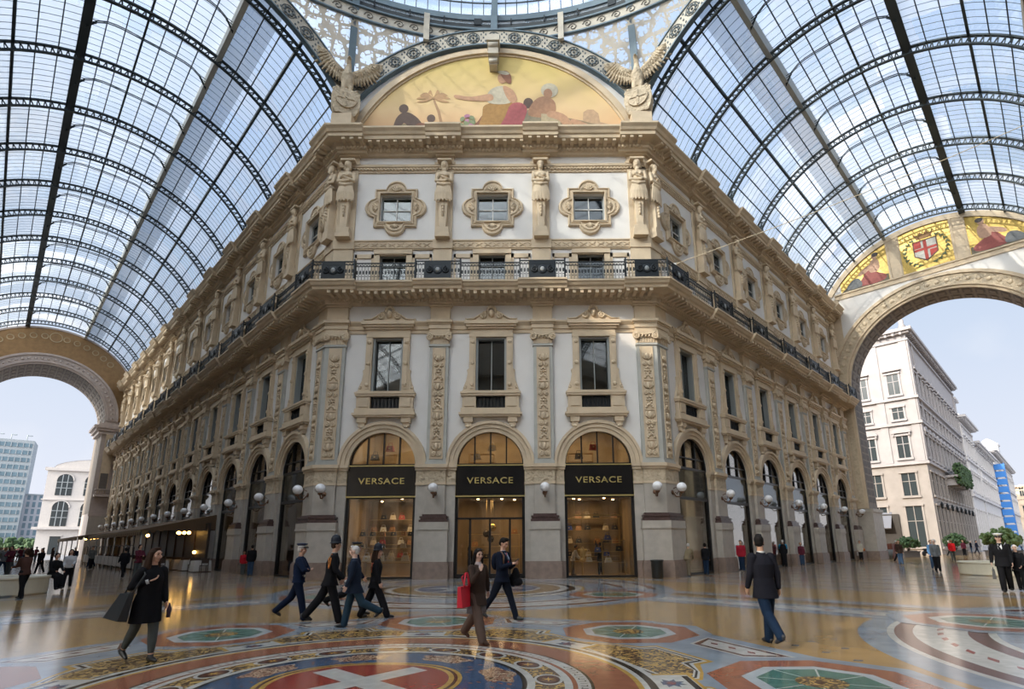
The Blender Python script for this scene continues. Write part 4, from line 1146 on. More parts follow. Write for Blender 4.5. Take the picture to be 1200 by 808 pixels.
# lunette over the facing facade
lun = MB(); pt = lambda r, t, w: (r * math.cos(t), -w, 23.5 + r * math.sin(t))
n = 40; RP = 9.0
wallp = [(RIN * math.cos(t), AC + RIN * math.sin(t)) for t in [math.acos(CA / ROUT) * 0 + PI * i / 40 for i in range(41)]]
pts = [(max(-CA, min(CA, x)), z) for x, z in wallp if z > 26.2]
pts = [(CA, 26.1)] + pts + [(-CA, 26.1)]
lun.prism(pts, 0, .3, STUCCO)
for r0, r1, w in ((9.0, 9.12, .1), (9.12, 9.42, .22), (9.42, 9.6, .12)):
    rows = []
    t0 = math.asin((26.1 - 23.5) / 9.2)
    for i in range(n + 1):
        t = t0 + (PI - 2 * t0) * i / n; rows.append([pt(r0, t, 0), pt(r0, t, w), pt(r1, t, w), pt(r1, t, 0)])
    lun.grid(rows, CREAM, False, False)
lo = lun.build('wall_lunette', None, None, (0, D, 0)); tag(lo, 'rounded wall above the facing facade that frames the painting', 'wall', kind='structure')
kb = MB(); kb.box(-.4, .4, -1.0, 0, 32.75, 33.2, ORN); kb.box(-.32, .32, -.85, 0, 31.9, 32.75, ORN); kb.box(-.25, .25, -.6, 0, 31.3, 31.9, ORN)
kb.tube([(-.32, -.85, 32.5), (.32, -.85, 32.5)], .16, ORN, 10); kb.tube([(-.26, -.62, 31.5), (.26, -.62, 31.5)], .14, ORN, 10)
tag(kb.build('keystone_bracket', None, None, (0, D, 0)), 'pale scrolled bracket at the top centre of the painted lunette', 'bracket')

# painted lunette: a generic warm landscape with seated figures and a palm
def painting():
    skym = bpy.data.materials.new('painted_evening_sky'); skym.use_nodes = True; nt = skym.node_tree; b = nt.nodes['Principled BSDF']; b.inputs['Roughness'].default_value = .75
    tc = nt.nodes.new('ShaderNodeTexCoord'); sp = nt.nodes.new('ShaderNodeSeparateXYZ'); nt.links.new(tc.outputs['Object'], sp.inputs[0])
    mr = nt.nodes.new('ShaderNodeMapRange'); mr.inputs[1].default_value = 26.5; mr.inputs[2].default_value = 32.5; nt.links.new(sp.outputs['Z'], mr.inputs[0])
    no = nt.nodes.new('ShaderNodeTexNoise'); no.inputs['Scale'].default_value = .6; nt.links.new(tc.outputs['Object'], no.inputs['Vector'])
    ad = nt.nodes.new('ShaderNodeMath'); ad.operation = 'MULTIPLY_ADD'; nt.links.new(no.outputs[0], ad.inputs[0]); ad.inputs[1].default_value = .3; nt.links.new(mr.outputs[0], ad.inputs[2])
    cr = nt.nodes.new('ShaderNodeValToRGB'); nt.links.new(ad.outputs[0], cr.inputs[0]); el = cr.color_ramp.elements
    el[0].position = .1; el[0].color = (.62, .36, .20, 1); el[1].position = 1.0; el[1].color = (.60, .46, .17, 1); q = el.new(.5); q.color = (.70, .50, .27, 1)
    nt.links.new(cr.outputs[0], b.inputs['Base Color'])
    mb = MB(); t0 = math.asin((26.1 - 23.5) / RP); P0 = [pt(RP, t0 + (PI - 2 * t0) * i / n, .03) for i in range(n + 1)]
    mb.add(P0, [tuple(range(len(P0)))], skym)
    o = mb.build('lunette_painting', None, None, (0, D, 0)); tag(o, 'half-round wall painting of seated figures and a palm in a warm landscape', 'painting')
    T = lambda x, z, w: (x, -.03 - w, z)
    skin, skin2, dsk = pm('skin_a', (.50, .28, .16)), pm('skin_b', (.42, .22, .12)), pm('skin_dark', (.13, .075, .05))
    f = MB(); figure_flat(f, T, [(pm('far_hills', (.50, .34, .22)), curvy([(-8.2, 26.9), (-6, 27.2), (-3.5, 27.5), (0, 27.3), (3, 27.5), (6, 27.6), (8.2, 26.9), (8.2, 26.2), (-8.2, 26.2)])), (pm('far_tower', (.52, .34, .2)), [(5.6, 27.4), (5.65, 28.2), (5.9, 28.4), (6.3, 28.4), (6.6, 28.1), (6.7, 27.4)]),
        (pm('bank_green', (.30, .24, .13)), curvy([(-7.2, 26.3), (-6.6, 27.2), (-5.2, 27.4), (-4.6, 26.9), (-3, 27.0), (-1.2, 26.8), (-.5, 26.3)])), (pm('bank_brown', (.28, .2, .11)), curvy([(2.2, 26.3), (2.6, 27.6), (4.0, 27.9), (6.4, 27.3), (7.6, 26.6), (7.6, 26.3)]))])
    f.build('painted_landscape', None, o)
    f = MB(); P = [(pm('trunk', (.42, .24, .12)), [(-3.25, 27.0), (-3.05, 27.0), (-3.35, 28.3), (-3.75, 29.3), (-3.85, 29.25), (-3.5, 28.2)])]
    for a in (.1, .6, 1.2, 1.9, 2.5, 3.0, 3.5, -.4):
        P.append((pm('frond', (.48, .28, .13)), curvy([(-3.8, 29.3), (-3.8 + .6 * math.cos(a), 29.42 + .55 * math.sin(a)), (-3.8 + 1.1 * math.cos(a), 29.2 + .5 * math.sin(a)), (-3.8 + .55 * math.cos(a), 29.2 + .45 * math.sin(a))])))
    for i in range(14):
        a = i * .9; P.append((pm('bush', (.22, .26, .13)) if i % 3 else pm('blossom', (.45, .2, .3)), ell(-1.55 + .6 * math.cos(a) * (i / 14), 27.5 + .7 * math.sin(a) * (i / 14), .14, .2, 8, a)))
    figure_flat(f, T, P); f.build('painted_palm', None, o)
    def fig(name, parts):
        q = MB(); figure_flat(q, lambda x, z, w: T(x, z, w + .012), parts); q.build(name, None, o)
    ochre, rose, cream_, brown = pm('ochre_cloth', (.38, .20, .05)), pm('rose_cloth', (.42, .10, .10)), pm('pale_cloth', (.52, .46, .34)), pm('brown_cloth', (.25, .10, .05))
    fig('painted_central_figure', [(brown, curvy([(-2.2, 26.25), (.9, 26.3), (.8, 27.2), (-.4, 28.2), (-1.1, 27.4)])), (ochre, curvy([(-.9, 26.8), (.6, 26.9), (1.6, 28.6), (1.0, 29.0), (-.5, 28.8), (-.7, 28.0)])), (rose, curvy([(.1, 26.4), (1.2, 26.3), (2.1, 28.2), (1.8, 28.9), (1.1, 28.8), (.7, 27.8)])),
        (cream_, curvy([(-.25, 28.9), (1.0, 28.9), (1.3, 29.6), (.6, 30.2), (-.1, 30.0), (-.4, 29.5)])), (skin, curvy([(-.2, 29.6), (-1.4, 29.4), (-2.4, 29.55), (-2.4, 29.3), (-1.4, 29.1), (-.1, 29.1)])), (skin, curvy([(.6, 30.2), (1.2, 29.9), (1.5, 29.2), (1.2, 28.9), (.8, 29.4)])), (skin, ell(.55, 30.8, .3, .42)), (brown, curvy([(.4, 31.2), (.8, 31.35), (1.1, 31.0), (1.1, 30.4), (.8, 30.5)])), (cream_, ell(.62, 31.2, .4, .14, 12, -.2))])
    fig('painted_seated_figure', [(pm('shield_stone', (.26, .22, .14)), ell(2.35, 27.3, 1.05, 1.1, 18)), (dsk, ell(2.2, 28.9, .32, .4)), (skin2, curvy([(2.2, 28.0), (3.7, 27.9), (3.9, 28.9), (3.3, 29.4), (2.6, 29.1)])), (cream_, ell(3.55, 29.85, .55, .55)), (skin2, ell(3.45, 29.6, .28, .38)), (pm('pale_block', (.45, .36, .22)), [(3.0, 26.3), (4.2, 26.3), (4.2, 28.0), (3.0, 28.1)]),
        (skin, curvy([(3.6, 28.3), (4.6, 27.9), (5.2, 26.5), (4.8, 26.3), (4.2, 27.5), (3.4, 27.9)])), (skin, curvy([(5.0, 27.3), (6.6, 26.95), (7.0, 27.15), (6.8, 27.35), (6.2, 27.2), (5.0, 27.7)]))])
    fig('painted_crouching_figures', [(dsk, curvy([(-6.3, 26.5), (-6.1, 27.8), (-5.5, 28.3), (-4.7, 27.8), (-4.3, 26.9), (-5.0, 26.8), (-5.6, 27.5), (-6.0, 26.5)])), (dsk, ell(-5.65, 28.55, .3, .33)), (brown, curvy([(-5.2, 26.3), (-4.2, 26.3), (-4.1, 27.3), (-4.8, 27.4)])), (dsk, ell(-3.9, 27.8, .26, .3)), (dsk, curvy([(-4.3, 26.3), (-3.4, 26.3), (-3.5, 27.3), (-4.1, 27.4)]))])
painting()

# eagles on cartouches at the two corners
def eagle():
    mb = MB()
    mb.ball((0, -.25, 1.9), (.46, .42, .95), None, 16, 12); mb.ball((0, -.42, 2.2), (.36, .3, .5), None, 12, 8)
    mb.tube([(0, -.25, 2.5), (.03, -.3, 3.1), (0, -.42, 3.5)], [.3, .2, .17], None, 12); mb.ball((0, -.5, 3.55), (.17, .24, .17), None, 12, 8)
    mb.tube([(0, -.7, 3.55), (0, -.86, 3.5), (0, -.88, 3.4)], [.08, .05, .02], None, 8)
    for s in (-1, 1):
        mb.tube([(s * .2, -.3, 1.4), (s * .24, -.38, .95), (s * .25, -.42, .7)], [.26, .16, .08], None, 10)
        for q in (-1, 0, 1): mb.tube([(s * .25, -.42, .68), (s * .25 + q * .12, -.62, .58)], [.06, .03], None, 6)
    mb.tube([(0, -.1, 1.3), (0, 0, .5)], [.32, .2], None, 10)
    body = remesh(mb, 'bronzed_eagle', .05, CARVED, 1)
    wing = MB()
    root, wrist = Vector((.35, -.15, 2.5)), Vector((1.55, -.1, 3.9))
    wing.tube([root, (root + wrist) / 2 + Vector((.05, -.05, -.1)), wrist, wrist + Vector((.45, .05, .35))], [.24, .2, .13, .04], CARVED, 8)
    for k in range(15):
        f_ = k / 14; p = root.lerp(wrist, min(1, f_ * 1.25)); a = math.radians(-98 + 118 * f_ ** 1.3); ln = 1.25 + 1.25 * f_ - .2 * (f_ > .9)
        q = p + Vector((ln * math.cos(a) * .75, .05, ln * math.sin(a) * .9)) * .8
        wing.tube([p + Vector((0, -.03 * (k % 2), 0)), (p + q) / 2, q], [.13, .15, .04], CARVED, 6)
        q2 = p + (q - p) * .5; wing.tube([p + Vector((0, -.12, 0)), q2 + Vector((0, -.1, 0))], [.12, .06], CARVED, 6)
    wing2 = MB(); wing2.merge(wing, Matrix.Scale(-1, 4, (1, 0, 0)))
    car = MB()
    car.prism(curvy([(-.62, -1.2), (.62, -1.2), (.95, -.6), (1.0, .2), (.7, .75), (.0, .9), (-.7, .75), (-1.0, .2), (-.95, -.6)], 4), -.55, .2, CARVED)
    for f0, w in ((.74, .68), (.66, .6)): car.prism([(x * f0, z * f0 + .02) for x, z in ell(0, -.1, 1.0, 1.05, 24)], -w, -.5, CARVED)
    car.box(-.06, .06, -.74, -.6, -.75, .55, CARVED); car.box(-.6, .6, -.74, -.6, -.14, -.04, CARVED)
    for s in (-1, 1): volute(car, s * .75, .6, .5, s, .28, CARVED); volute(car, s * .6, -1.1, .5, s, .22, CARVED)
    return body, wing.mesh('wing'), wing2.mesh('wing'), car.mesh('cartouche')
eb, ew, ew2, ec = eagle()
for s in (-1, 1):
    e_ = empty('eagle_sculpture', (s * (CA - .25), D - .95, 28.05), -s * PI / 8)
    tag(e_, 'stone eagle with spread wings on a shield above the %s corner of the facing facade' % ('left' if s < 0 else 'right'), 'eagle sculpture', 'eagles above the cornice corners')
    e_.scale = (.82, .82, .82)
    ob('body', eb, e_); ob('wing', ew, e_); ob('wing', ew2, e_); ob('cartouche', ec, e_)
    p = MB(); p.box(s * (CA - .25) - .6, s * (CA - .25) + .6, D - 1.45, D - .3, TOPZ, 26.95, CREAM)
    tag(p.build('stone_pedestal'), 'plain stone block under the %s eagle shield' % ('left' if s < 0 else 'right'), 'pedestal')

# ------------------------------------------------------------------ sides of the place that stand outside the frame
FARW = mat('far_wall_stone', (.50, .43, .34), .8, var=.12, scale=.5); FARD = mat('far_window_dark', (.05, .05, .055), .3)
def plain_wall(name, label, mat_rot, p0, length, h=28.4, seed=0):
    mb = MB(); mb.box(0, length, 0, .8, 0, h, FARW)
    nb = int(length / W)
    for i in range(nb):
        c = (i + .5) * length / nb
        mb.prism([(c - 1.8, 0), (c + 1.8, 0), (c + 1.8, 5.9)] + [(c + 1.8 * math.cos(PI * k / 12), 5.9 + 1.8 * math.sin(PI * k / 12)) for k in range(1, 12)] + [(c - 1.8, 5.9)], -.06, 0, FARD)
        mb.box(c - .75, c + .75, -.06, 0, 9.8, 13.1, FARD); mb.box(c - .9, c + .9, -.06, 0, 20.5, 22.3, FARD)
        mb.box(c + W / 2 - .5, c + W / 2 + .5, -.3, 0, 0, 25, FARW)
    mb.box(0, length, -1.3, 0, 15.4, 16, FARW); mb.box(0, length, -1.2, 0, 25.3, 26.1, FARW)
    o = mb.build(name, None, None, p0, mat_rot); tag(o, label, 'wall', kind='structure'); return o
# opposite sides of the two arms: local frame of the arm wall mirrored across it
def opp(side):
    L = LR if side == 'right' else LL
    s = 1 if side == 'right' else -1
    a = wpt(side, 0 if side == 'left' else L, 2 * CA, 0); b = wpt(side, L if side == 'left' else 0, 2 * CA, 0)
    d_ = (b - a); ang = math.atan2(d_.y, d_.x)
    plain_wall('wall_%s_opposite' % side, 'stone facade on the other side of the %s arm' % side, ang, a, d_.length)
opp('left'); opp('right')
# the two arms behind the camera
for nm, az, side_, ln in (('southwest', -3 * PI / 4, 1, 62), ('southwest', -3 * PI / 4, -1, 62), ('southeast', -PI / 4, 1, 62), ('southeast', -PI / 4, -1, 62)):
    ax = Vector((math.cos(az), math.sin(az), 0)); nn = Vector((-ax.y, ax.x, 0)) * side_
    p = Vector((OC[0], OC[1], 0)) + ax * AP + nn * CA
    if side_ < 0: plain_wall('wall_%s_arm' % nm, 'stone facade along the %s arm behind the viewer, one side' % nm, az + PI, p + ax * ln, ln)
    else: plain_wall('wall_%s_arm_far' % nm, 'stone facade along the %s arm behind the viewer, other side' % nm, az, p, ln)
# the same iron and glass vault over the two arms behind the camera
base = [o for o in bpy.data.objects if o.name == 'ceiling_right'][0]
for nm, az in (('southeast', -PI / 4), ('southwest', -3 * PI / 4)):
    ax = Vector((math.cos(az), math.sin(az), 0)); p = Vector((OC[0], OC[1], 0)) + ax * AP + Vector((-ax.y, ax.x, 0)) * CA
    c = copy_tree(base); c.name = 'ceiling_' + nm; c.location = p; c.rotation_euler = (0, 0, az); tag(c, 'iron and glass barrel vault over the %s arm behind the viewer' % nm, 'glass roof', kind='structure')
# unseen block added to shade the near left arm wall from the sun
tb0 = wpt('left', 44, 2 * CA + 1.2, 0)
q = MB(); q.box(0, 42, -14, 0, 0, 41, FARW); o = q.build('wall_sun_blocker', None, None, tb0, -PI / 4); tag(o, 'unseen stone block added to keep sun off the near left arm wall', 'building', kind='structure')
for v in []: pass
for k, nm in ((2, 'east'), (4, 'south'), (6, 'west')):
    a = -k * PI / 4
    R = Matrix.Rotation(a, 3, 'Z'); p0 = R @ Vector((-CA, AP, 0)) + Vector((OC[0], OC[1], 0))
    plain_wall('wall_' + nm, 'stone facade on the %s side of the crossing' % nm, a, p0, 2 * CA, 31.5)
# ------------------------------------------------------------------ polished marble and mosaic floor
def floor_mat(name, c, c2=None, scale=3.0, rough=.13, mosaic=False):
    m = mat(name, c, rough, var=.18, scale=scale, col2=c2, spec=.38)
    if mosaic:
        nt = m.node_tree; no = [n for n in nt.nodes if n.type == 'TEX_NOISE'][0]; no.inputs['Distortion'].default_value = 2.5; no.inputs['Detail'].default_value = 1.0
        mr = [n for n in nt.nodes if n.type == 'MAP_RANGE'][0]; mr.inputs[1].default_value = .46; mr.inputs[2].default_value = .50
    return m
F_TAN = floor_mat('tan_mosaic', (.40, .25, .105), (.32, .20, .085), 1.2)
F_TERRA = floor_mat('terracotta_marble', (.31, .12, .07), (.25, .095, .055), 5)
F_GREY = floor_mat('blue_grey_marble', (.27, .31, .35), (.19, .22, .26), 1.6)
F_WHITE = floor_mat('white_marble_inlay', (.48, .47, .43), (.40, .39, .36), 6)
F_BLACK = floor_mat('black_marble_inlay', (.03, .025, .022))
F_BROWN = floor_mat('dark_red_inlay', (.12, .045, .035))
F_GREEN = floor_mat('green_marble', (.06, .15, .12), (.10, .20, .16), 4)
F_BLUE = floor_mat('blue_mosaic', (.06, .11, .19), (.035, .065, .12), 9)
F_RED = floor_mat('red_mosaic', (.30, .055, .04), (.22, .04, .03), 12)
F_GOLD = floor_mat('golden_mosaic', (.46, .29, .08), (.38, .23, .06), 8)
F_SCROLL = floor_mat('scrolled_mosaic', (.44, .29, .10), (.09, .05, .03), 6.5, mosaic=True)
F_LOBE = floor_mat('cream_scroll_mosaic', (.42, .34, .24), (.24, .09, .05), 14, mosaic=True)
F_DOT = floor_mat('slate_diamond', (.13, .14, .17))
F_PINK = floor_mat('dark_pink_marble', (.26, .15, .11), (.2, .12, .09), 2)
FZ = [0]
mb = MB(); mb.box(-90, 75, -25, 95, -.12, 0, F_TAN)
floor = mb.build('floor'); tag(floor, 'polished marble and mosaic floor of the glazed crossing and its arms', 'floor', kind='structure')
def lay(k): return .0006 * k
def disc(mb, r0, r1, k, m, c=(0, 0), n=96, a0=0.0, a1=2 * PI, h=.0004):
    rows = []
    for i in range(n + 1):
        t = a0 + (a1 - a0) * i / n; rows.append([(c[0] + r0 * math.cos(t), c[1] + r0 * math.sin(t), lay(k)), (c[0] + r1 * math.cos(t), c[1] + r1 * math.sin(t), lay(k))])
    mb.grid(rows, m, False, False)
def poly(mb, pts, k, m): mb.add([(x, y, lay(k)) for x, y in pts], [tuple(range(len(pts)))], m)
def rotp(pts, a, r=0.0, c=(0, 0)):
    cs, sn = math.cos(a), math.sin(a)   # point (radial, tangential)
    return [(c[0] + (x + r) * cs - y * sn, c[1] + (x + r) * sn + y * cs) for x, y in pts]
def rect(l, w): return [(-l, -w), (l, -w), (l, w), (-l, w)]
def ngon(r, n=8, a=PI / 8): return [(r * math.cos(a + 2 * PI * i / n), r * math.sin(a + 2 * PI * i / n)) for i in range(n)]
FP = (FC[0], FC[1], 0)
# rosettes on the four cardinal sides (clipped by the inner marble, which lies above them)
for q in range(4):
    a = q * PI / 2; c = (15 * math.cos(a), 15 * math.sin(a)); mb = MB()
    disc(mb, 0, 7.6, 1, F_GREY, c); disc(mb, 7.0, 7.12, 2, F_WHITE, c); disc(mb, 6.7, 7.0, 2, F_BROWN, c); disc(mb, 5.85, 6.7, 2, F_WHITE, c); disc(mb, 5.55, 5.85, 2, F_BROWN, c); disc(mb, 5.42, 5.55, 2, F_WHITE, c)
    disc(mb, 4.15, 4.25, 2, F_GOLD, c); disc(mb, 3.9, 4.15, 2, F_WHITE, c); disc(mb, 3.6, 3.9, 2, F_BLACK, c); disc(mb, 3.3, 3.6, 2, F_WHITE, c); disc(mb, 2.5, 3.3, 2, F_SCROLL, c); disc(mb, 2.35, 2.5, 2, F_WHITE, c); disc(mb, 0, 2.35, 2, F_BLUE, c)
    for i in range(8):
        t = i * PI / 4; poly(mb, [(c[0] + x, c[1] + y) for x, y in rotp([(.3, 0), (1.2, .35), (2.2, 0), (1.2, -.35)], t)], 3, F_WHITE)
    for i in range(64):
        t = 2 * PI * i / 64; d_ = rotp([(-.05, -.22), (.05, -.05), (.05, .22), (-.05, .05)], t, 6.27); poly(mb, [(c[0] + x, c[1] + y) for x, y in d_], 3, F_RED)
    mb.build('round_rosette', None, floor, FP)
# straight white bands between the outer octagons across each arm, with grey margins
for q in range(4):
    a = PI / 4 + q * PI / 2; R = 12.9 * math.cos(PI / 8); h = 12.9 * math.sin(PI / 8); mb = MB()
    poly(mb, rotp(rect(.95, h), a, R), 4, F_GREY); poly(mb, rotp(rect(.42, h), a, R), 5, F_BROWN); poly(mb, rotp(rect(.36, h), a, R), 6, F_WHITE)
    for i in range(11): poly(mb, rotp([(-.06, -.2), (.06, -.06), (.06, .2), (-.06, .06)], a, R, rotp([(0, -h + .4 + i * (2 * h - .8) / 10)], a)[0]), 7, F_RED)
    poly(mb, rotp(rect(.09, h + 2), a, R + 1.6), 4, F_BROWN); poly(mb, rotp(rect(.35, h + 3), a, R + 2.3), 4, F_GREY)
    mb.build('straight_band', None, floor, FP)
# stripes running across the arms
for q in range(4):
    a = PI / 4 + q * PI / 2; mb = MB(); n = 24 if q == 1 else (11 if q == 0 else 5)
    for i in range(n):
        r = 19.2 + i * 2.9
        poly(mb, rotp(rect(.42, 9.0), a, r), 3, F_GREY); poly(mb, rotp(rect(.07, 9.0), a, r + .6), 3, F_BROWN)
        poly(mb, rotp(rect(.42, 7.6), a, r + 1.45), 3, F_PINK); poly(mb, rotp(rect(.26, 7.3), a, r + 1.45), 4, F_TERRA if i % 2 else F_WHITE); poly(mb, rotp(rect(.15, 7.0), a, r + 1.45), 5, F_TAN)
        for j in range(5):
            y = -6 + j * 3; poly(mb, [(x, yy) for x, yy in rotp([(x, y + yy) for x, yy in ngon(.42)], a, r + 1.45)], 6, F_GREY if i % 2 else F_BLUE)
    mb.build('cross_stripes', None, floor, FP)
# octagon panels
def octagon(R, a, s=1.0):
    mb = MB(); c = (R * math.cos(a), R * math.sin(a))
    def o(r, k, m): poly(mb, [(c[0] + x * s, c[1] + y * s) for x, y in rotp(ngon(r), a)], k, m)
    o(1.66, 9 + .4 * (int(round(a / (PI / 4))) % 2), F_GREY); o(1.36, 10, F_TERRA); o(.93, 11, F_WHITE if R > 10 else floor_mat('pale_grey_inlay', (.42, .45, .46))); o(.75, 12, F_GREEN)
    for i in range(8):
        t = a + PI / 8 + i * PI / 4; poly(mb, [(c[0] + x * s, c[1] + y * s) for x, y in rotp([(.3, -.012), (.74, -.012), (.74, .012), (.3, .012)], t)], 13, F_WHITE)
    disc(mb, 0, .3 * s, 14, F_SCROLL, c, 24); mb.build('octagon_panel', None, floor, FP)
# inner grey field
mb = MB(); disc(mb, 0, 6.45, 8, F_GREY); mb.build('grey_field', None, floor, FP)
for i in range(8): octagon(5.68, i * PI / 4)
for i in range(8): octagon(12.9, PI / 8 + i * PI / 4, 1.15)
# white oblongs between the inner octagons
for i in range(8):
    a = PI / 8 + i * PI / 4; mb = MB(); r = 5.85
    poly(mb, rotp([(-.5, -1.2), (.62, -1.55), (.62, 1.55), (-.5, 1.2)], a, r), 8.5, F_GREY)
    poly(mb, rotp([(-.36, -.62), (.34, -.98), (.34, .98), (-.36, .62)], a, r), 9.7, F_WHITE)
    poly(mb, rotp([(-.31, -.58), (.29, -.92), (.29, .92), (-.31, .58)], a, r), 9.8, F_BROWN)
    poly(mb, rotp([(-.23, -.5), (.21, -.8), (.21, .8), (-.23, .5)], a, r), 9.9, F_WHITE)
    for j in (-1, 0, 1): poly(mb, rotp([(-.03 , j * .42 - .12), (.05, j * .42 - .02), (.03, j * .42 + .12), (-.05, j * .42 + .02)], a, r), 13, F_RED)
    mb.build('white_oblong', None, floor, FP)
    # scrolled panels with stepped black and white edge
    mb = MB(); r = 4.05
    for ex, k, m in ((.2, 10, F_GOLD), (.13, 11, F_WHITE), (.085, 12, F_BLACK), (.04, 13, F_WHITE), (0, 14, F_SCROLL)):
        e = ex
        poly(mb, rotp([(-.36 - e, -1.2 - e), (-.05, -1.28 - e), (.2, -1.0 - e), (.32 + e, -.55 - e), (.62 + e, -.5 - e), (.62 + e, .5 + e), (.32 + e, .55 + e), (.2, 1.0 + e), (-.05, 1.28 + e), (-.36 - e, 1.2 + e)], a, r), k, m)
    mb.build('scrolled_panel', None, floor, FP)
    a2 = i * PI / 4; mb = MB(); c = rotp([(0, 0)], a2, 3.82)[0]
    for s_, k, m in ((.33, 15, F_GOLD), (.28, 16, F_WHITE)): poly(mb, rotp(rect(s_, s_ * 1.5), a2, 3.85), k, m)
    for t in (-1, 1): poly(mb, rotp(rect(.04, .36), a2, 3.85 + t * .23), 17, F_BLACK)
    poly(mb, [(c[0] + (.2 if j % 2 else .11) * math.cos(j * PI / 8 + a2), c[1] + (.2 if j % 2 else .11) * math.sin(j * PI / 8 + a2)) for j in range(16)], 18, F_BLUE); disc(mb, 0, .06, 19, F_RED, c, 12)
    mb.build('blue_star', None, floor, FP)
# concentric central medallion
mb = MB()
for r0, r1, m in ((3.62, 3.7, F_WHITE), (3.52, 3.62, F_BLACK), (3.45, 3.52, F_WHITE), (3.38, 3.45, F_GOLD), (2.86, 3.38, F_TERRA), (2.82, 2.86, F_BLACK), (2.66, 2.82, F_WHITE), (2.6, 2.66, F_TERRA), (2.5, 2.6, F_WHITE), (2.14, 2.5, F_SCROLL), (2.04, 2.14, F_WHITE), (1.98, 2.04, F_BLACK), (0, 1.98, F_BLUE)):
    disc(mb, r0, r1, 20, m)
mb.build('medallion_rings', None, floor, FP)
mb = MB()
for i in range(16):
    a = i * PI / 8 + .1; c = (2.32 * math.cos(a), 2.32 * math.sin(a))
    for s_, k, m in ((.25, 21, F_WHITE), (.2, 22, F_BLACK), (.17, 23, F_BROWN)): poly(mb, [(c[0] + x, c[1] + y) for x, y in rotp([(s_ * .75 * math.cos(t), s_ * 1.1 * math.sin(t)) for t in [2 * PI * j / 20 for j in range(20)]], a)], k, m)
    poly(mb, [(c[0] + (.12 if j % 2 else .03) * math.cos(j * PI / 6), c[1] + (.12 if j % 2 else .03) * math.sin(j * PI / 6)) for j in range(12)], 24, F_GOLD)
mb.build('star_ovals', None, floor, FP)
mb = MB()
for i in range(8):   # cream scroll lobes at the rim of the blue field
    a = i * PI / 4 + .3; c = (1.72 * math.cos(a), 1.72 * math.sin(a))
    poly(mb, [(c[0] + x, c[1] + y) for x, y in rotp([(.22 * math.cos(t) * (1 + .15 * math.cos(5 * t)), .42 * math.sin(t) * (1 + .15 * math.cos(5 * t))) for t in [2 * PI * j / 30 for j in range(30)]], a)], 21, F_LOBE)
rnd = random.Random(5)
for i in range(90):
    a = rnd.uniform(0, 2 * PI); r = rnd.uniform(1.3, 1.9); poly(mb, rotp([(-.012, -.05), (.02, -.01), (.012, .05), (-.02, .01)], a + 1, 0, (r * math.cos(a), r * math.sin(a))), 21, F_TERRA)
mb.build('field_ornament', None, floor, FP)
mb = MB(); oc = (-.08, .18)
sh = lambda f_: [(oc[0] + f_ * 1.22 * math.cos(t) * (1 - .06 * math.cos(2 * t)), oc[1] + f_ * 1.0 * math.sin(t)) for t in [2 * PI * j / 40 for j in range(40)]]
poly(mb, sh(1.12), 25, F_GOLD); poly(mb, sh(1.07), 26, F_BROWN); poly(mb, sh(1.03), 27, F_GOLD); poly(mb, sh(.97), 28, F_RED)
for t in (0, 1):
    a = t * PI / 2 + math.radians(48); poly(mb, rotp(rect(.93, .17), a, 0, oc), 29 + t, F_WHITE)
mb.build('cross_shield', None, floor, FP)
me = bpy.data.meshes.new('ring_letters'); 
# small letter strokes along the white ring
mb = MB()
for i in range(150):
    a = 2 * PI * i / 150
    if i % 12 > 8: continue
    poly(mb, rotp(rect(.045, .008), a, 2.74), 21, F_BROWN)
    if i % 3: poly(mb, rotp(rect(.008, .03), a + .006, 2.74 + (.035 if i % 2 else -.03)), 22, F_BROWN)
mb.build('ring_lettering', None, floor, FP)
# small grey diamonds scattered on the tan sectors
mb = MB()
for ia in range(140):
    for r in (7.0, 7.55, 8.1, 8.7, 9.3, 9.95, 10.6):
        a = 2 * PI * (ia + .5 * (int(r * 10) % 2)) / 140
        c = (r * math.cos(a), r * math.sin(a))
        if any((c[0] - 15 * math.cos(q * PI / 2)) ** 2 + (c[1] - 15 * math.sin(q * PI / 2)) ** 2 < 7.8 ** 2 for q in range(4)): continue
        if ia % 2: continue
        poly(mb, rotp([(-.09, 0), (0, -.07), (.09, 0), (0, .07)], a, 0, c), 1, F_DOT)
mb.build('grey_diamonds', None, floor, FP)
# streets beyond the arches
STREET = mat('street_paving', (.24, .24, .25), .5, var=.15, scale=.6)
mb = MB(); mb.box(-460, 460, -160, 460, -.3, -.14, STREET); tag(mb.build('ground_street'), 'grey paved streets beyond the arches', 'street', kind='structure')
for side, L, dep in (('right', LR, 300), ('left', LL, 330)):
    mb = MB(); s = -1 if side == 'left' else 1
    a, b = sorted((s * (L + 1), s * (L + dep))); mb.box(a, b, -70, 60, -.13, .004 if side == 'left' else -.004, STREET)
    tag(mb.build('pavement_' + side, None, None, FR[side][0], FR[side][1]), 'grey paving outside the %s arch' % side, 'pavement', kind='structure')
# ------------------------------------------------------------------ shop contents behind the three windows
BAGC = [mat('bag_' + n, c, .4) for n, c in (('black', (.02, .02, .022)), ('cream', (.62, .52, .38)), ('tan', (.35, .17, .07)), ('white', (.7, .68, .62)), ('blue', (.03, .06, .25)), ('red', (.35, .03, .03)))]
def bag_mesh(m):
    mb = MB(); mb.hexa([(-.16, -.07, 0), (.16, -.07, 0), (.16, .07, 0), (-.16, .07, 0), (-.12, -.04, .22), (.12, -.04, .22), (.12, .04, .22), (-.12, .04, .22)], m)
    mb.tube([(-.09, 0, .2), (-.07, 0, .33), (.07, 0, .33), (.09, 0, .2)], .012, m, 5); mb.box(-.03, .03, -.085, -.06, .1, .14, GOLD)
    return mb.mesh('handbag')
BAGM = [bag_mesh(m) for m in BAGC]
bn = 0
BCN = ['black', 'cream', 'tan', 'white', 'blue', 'red']
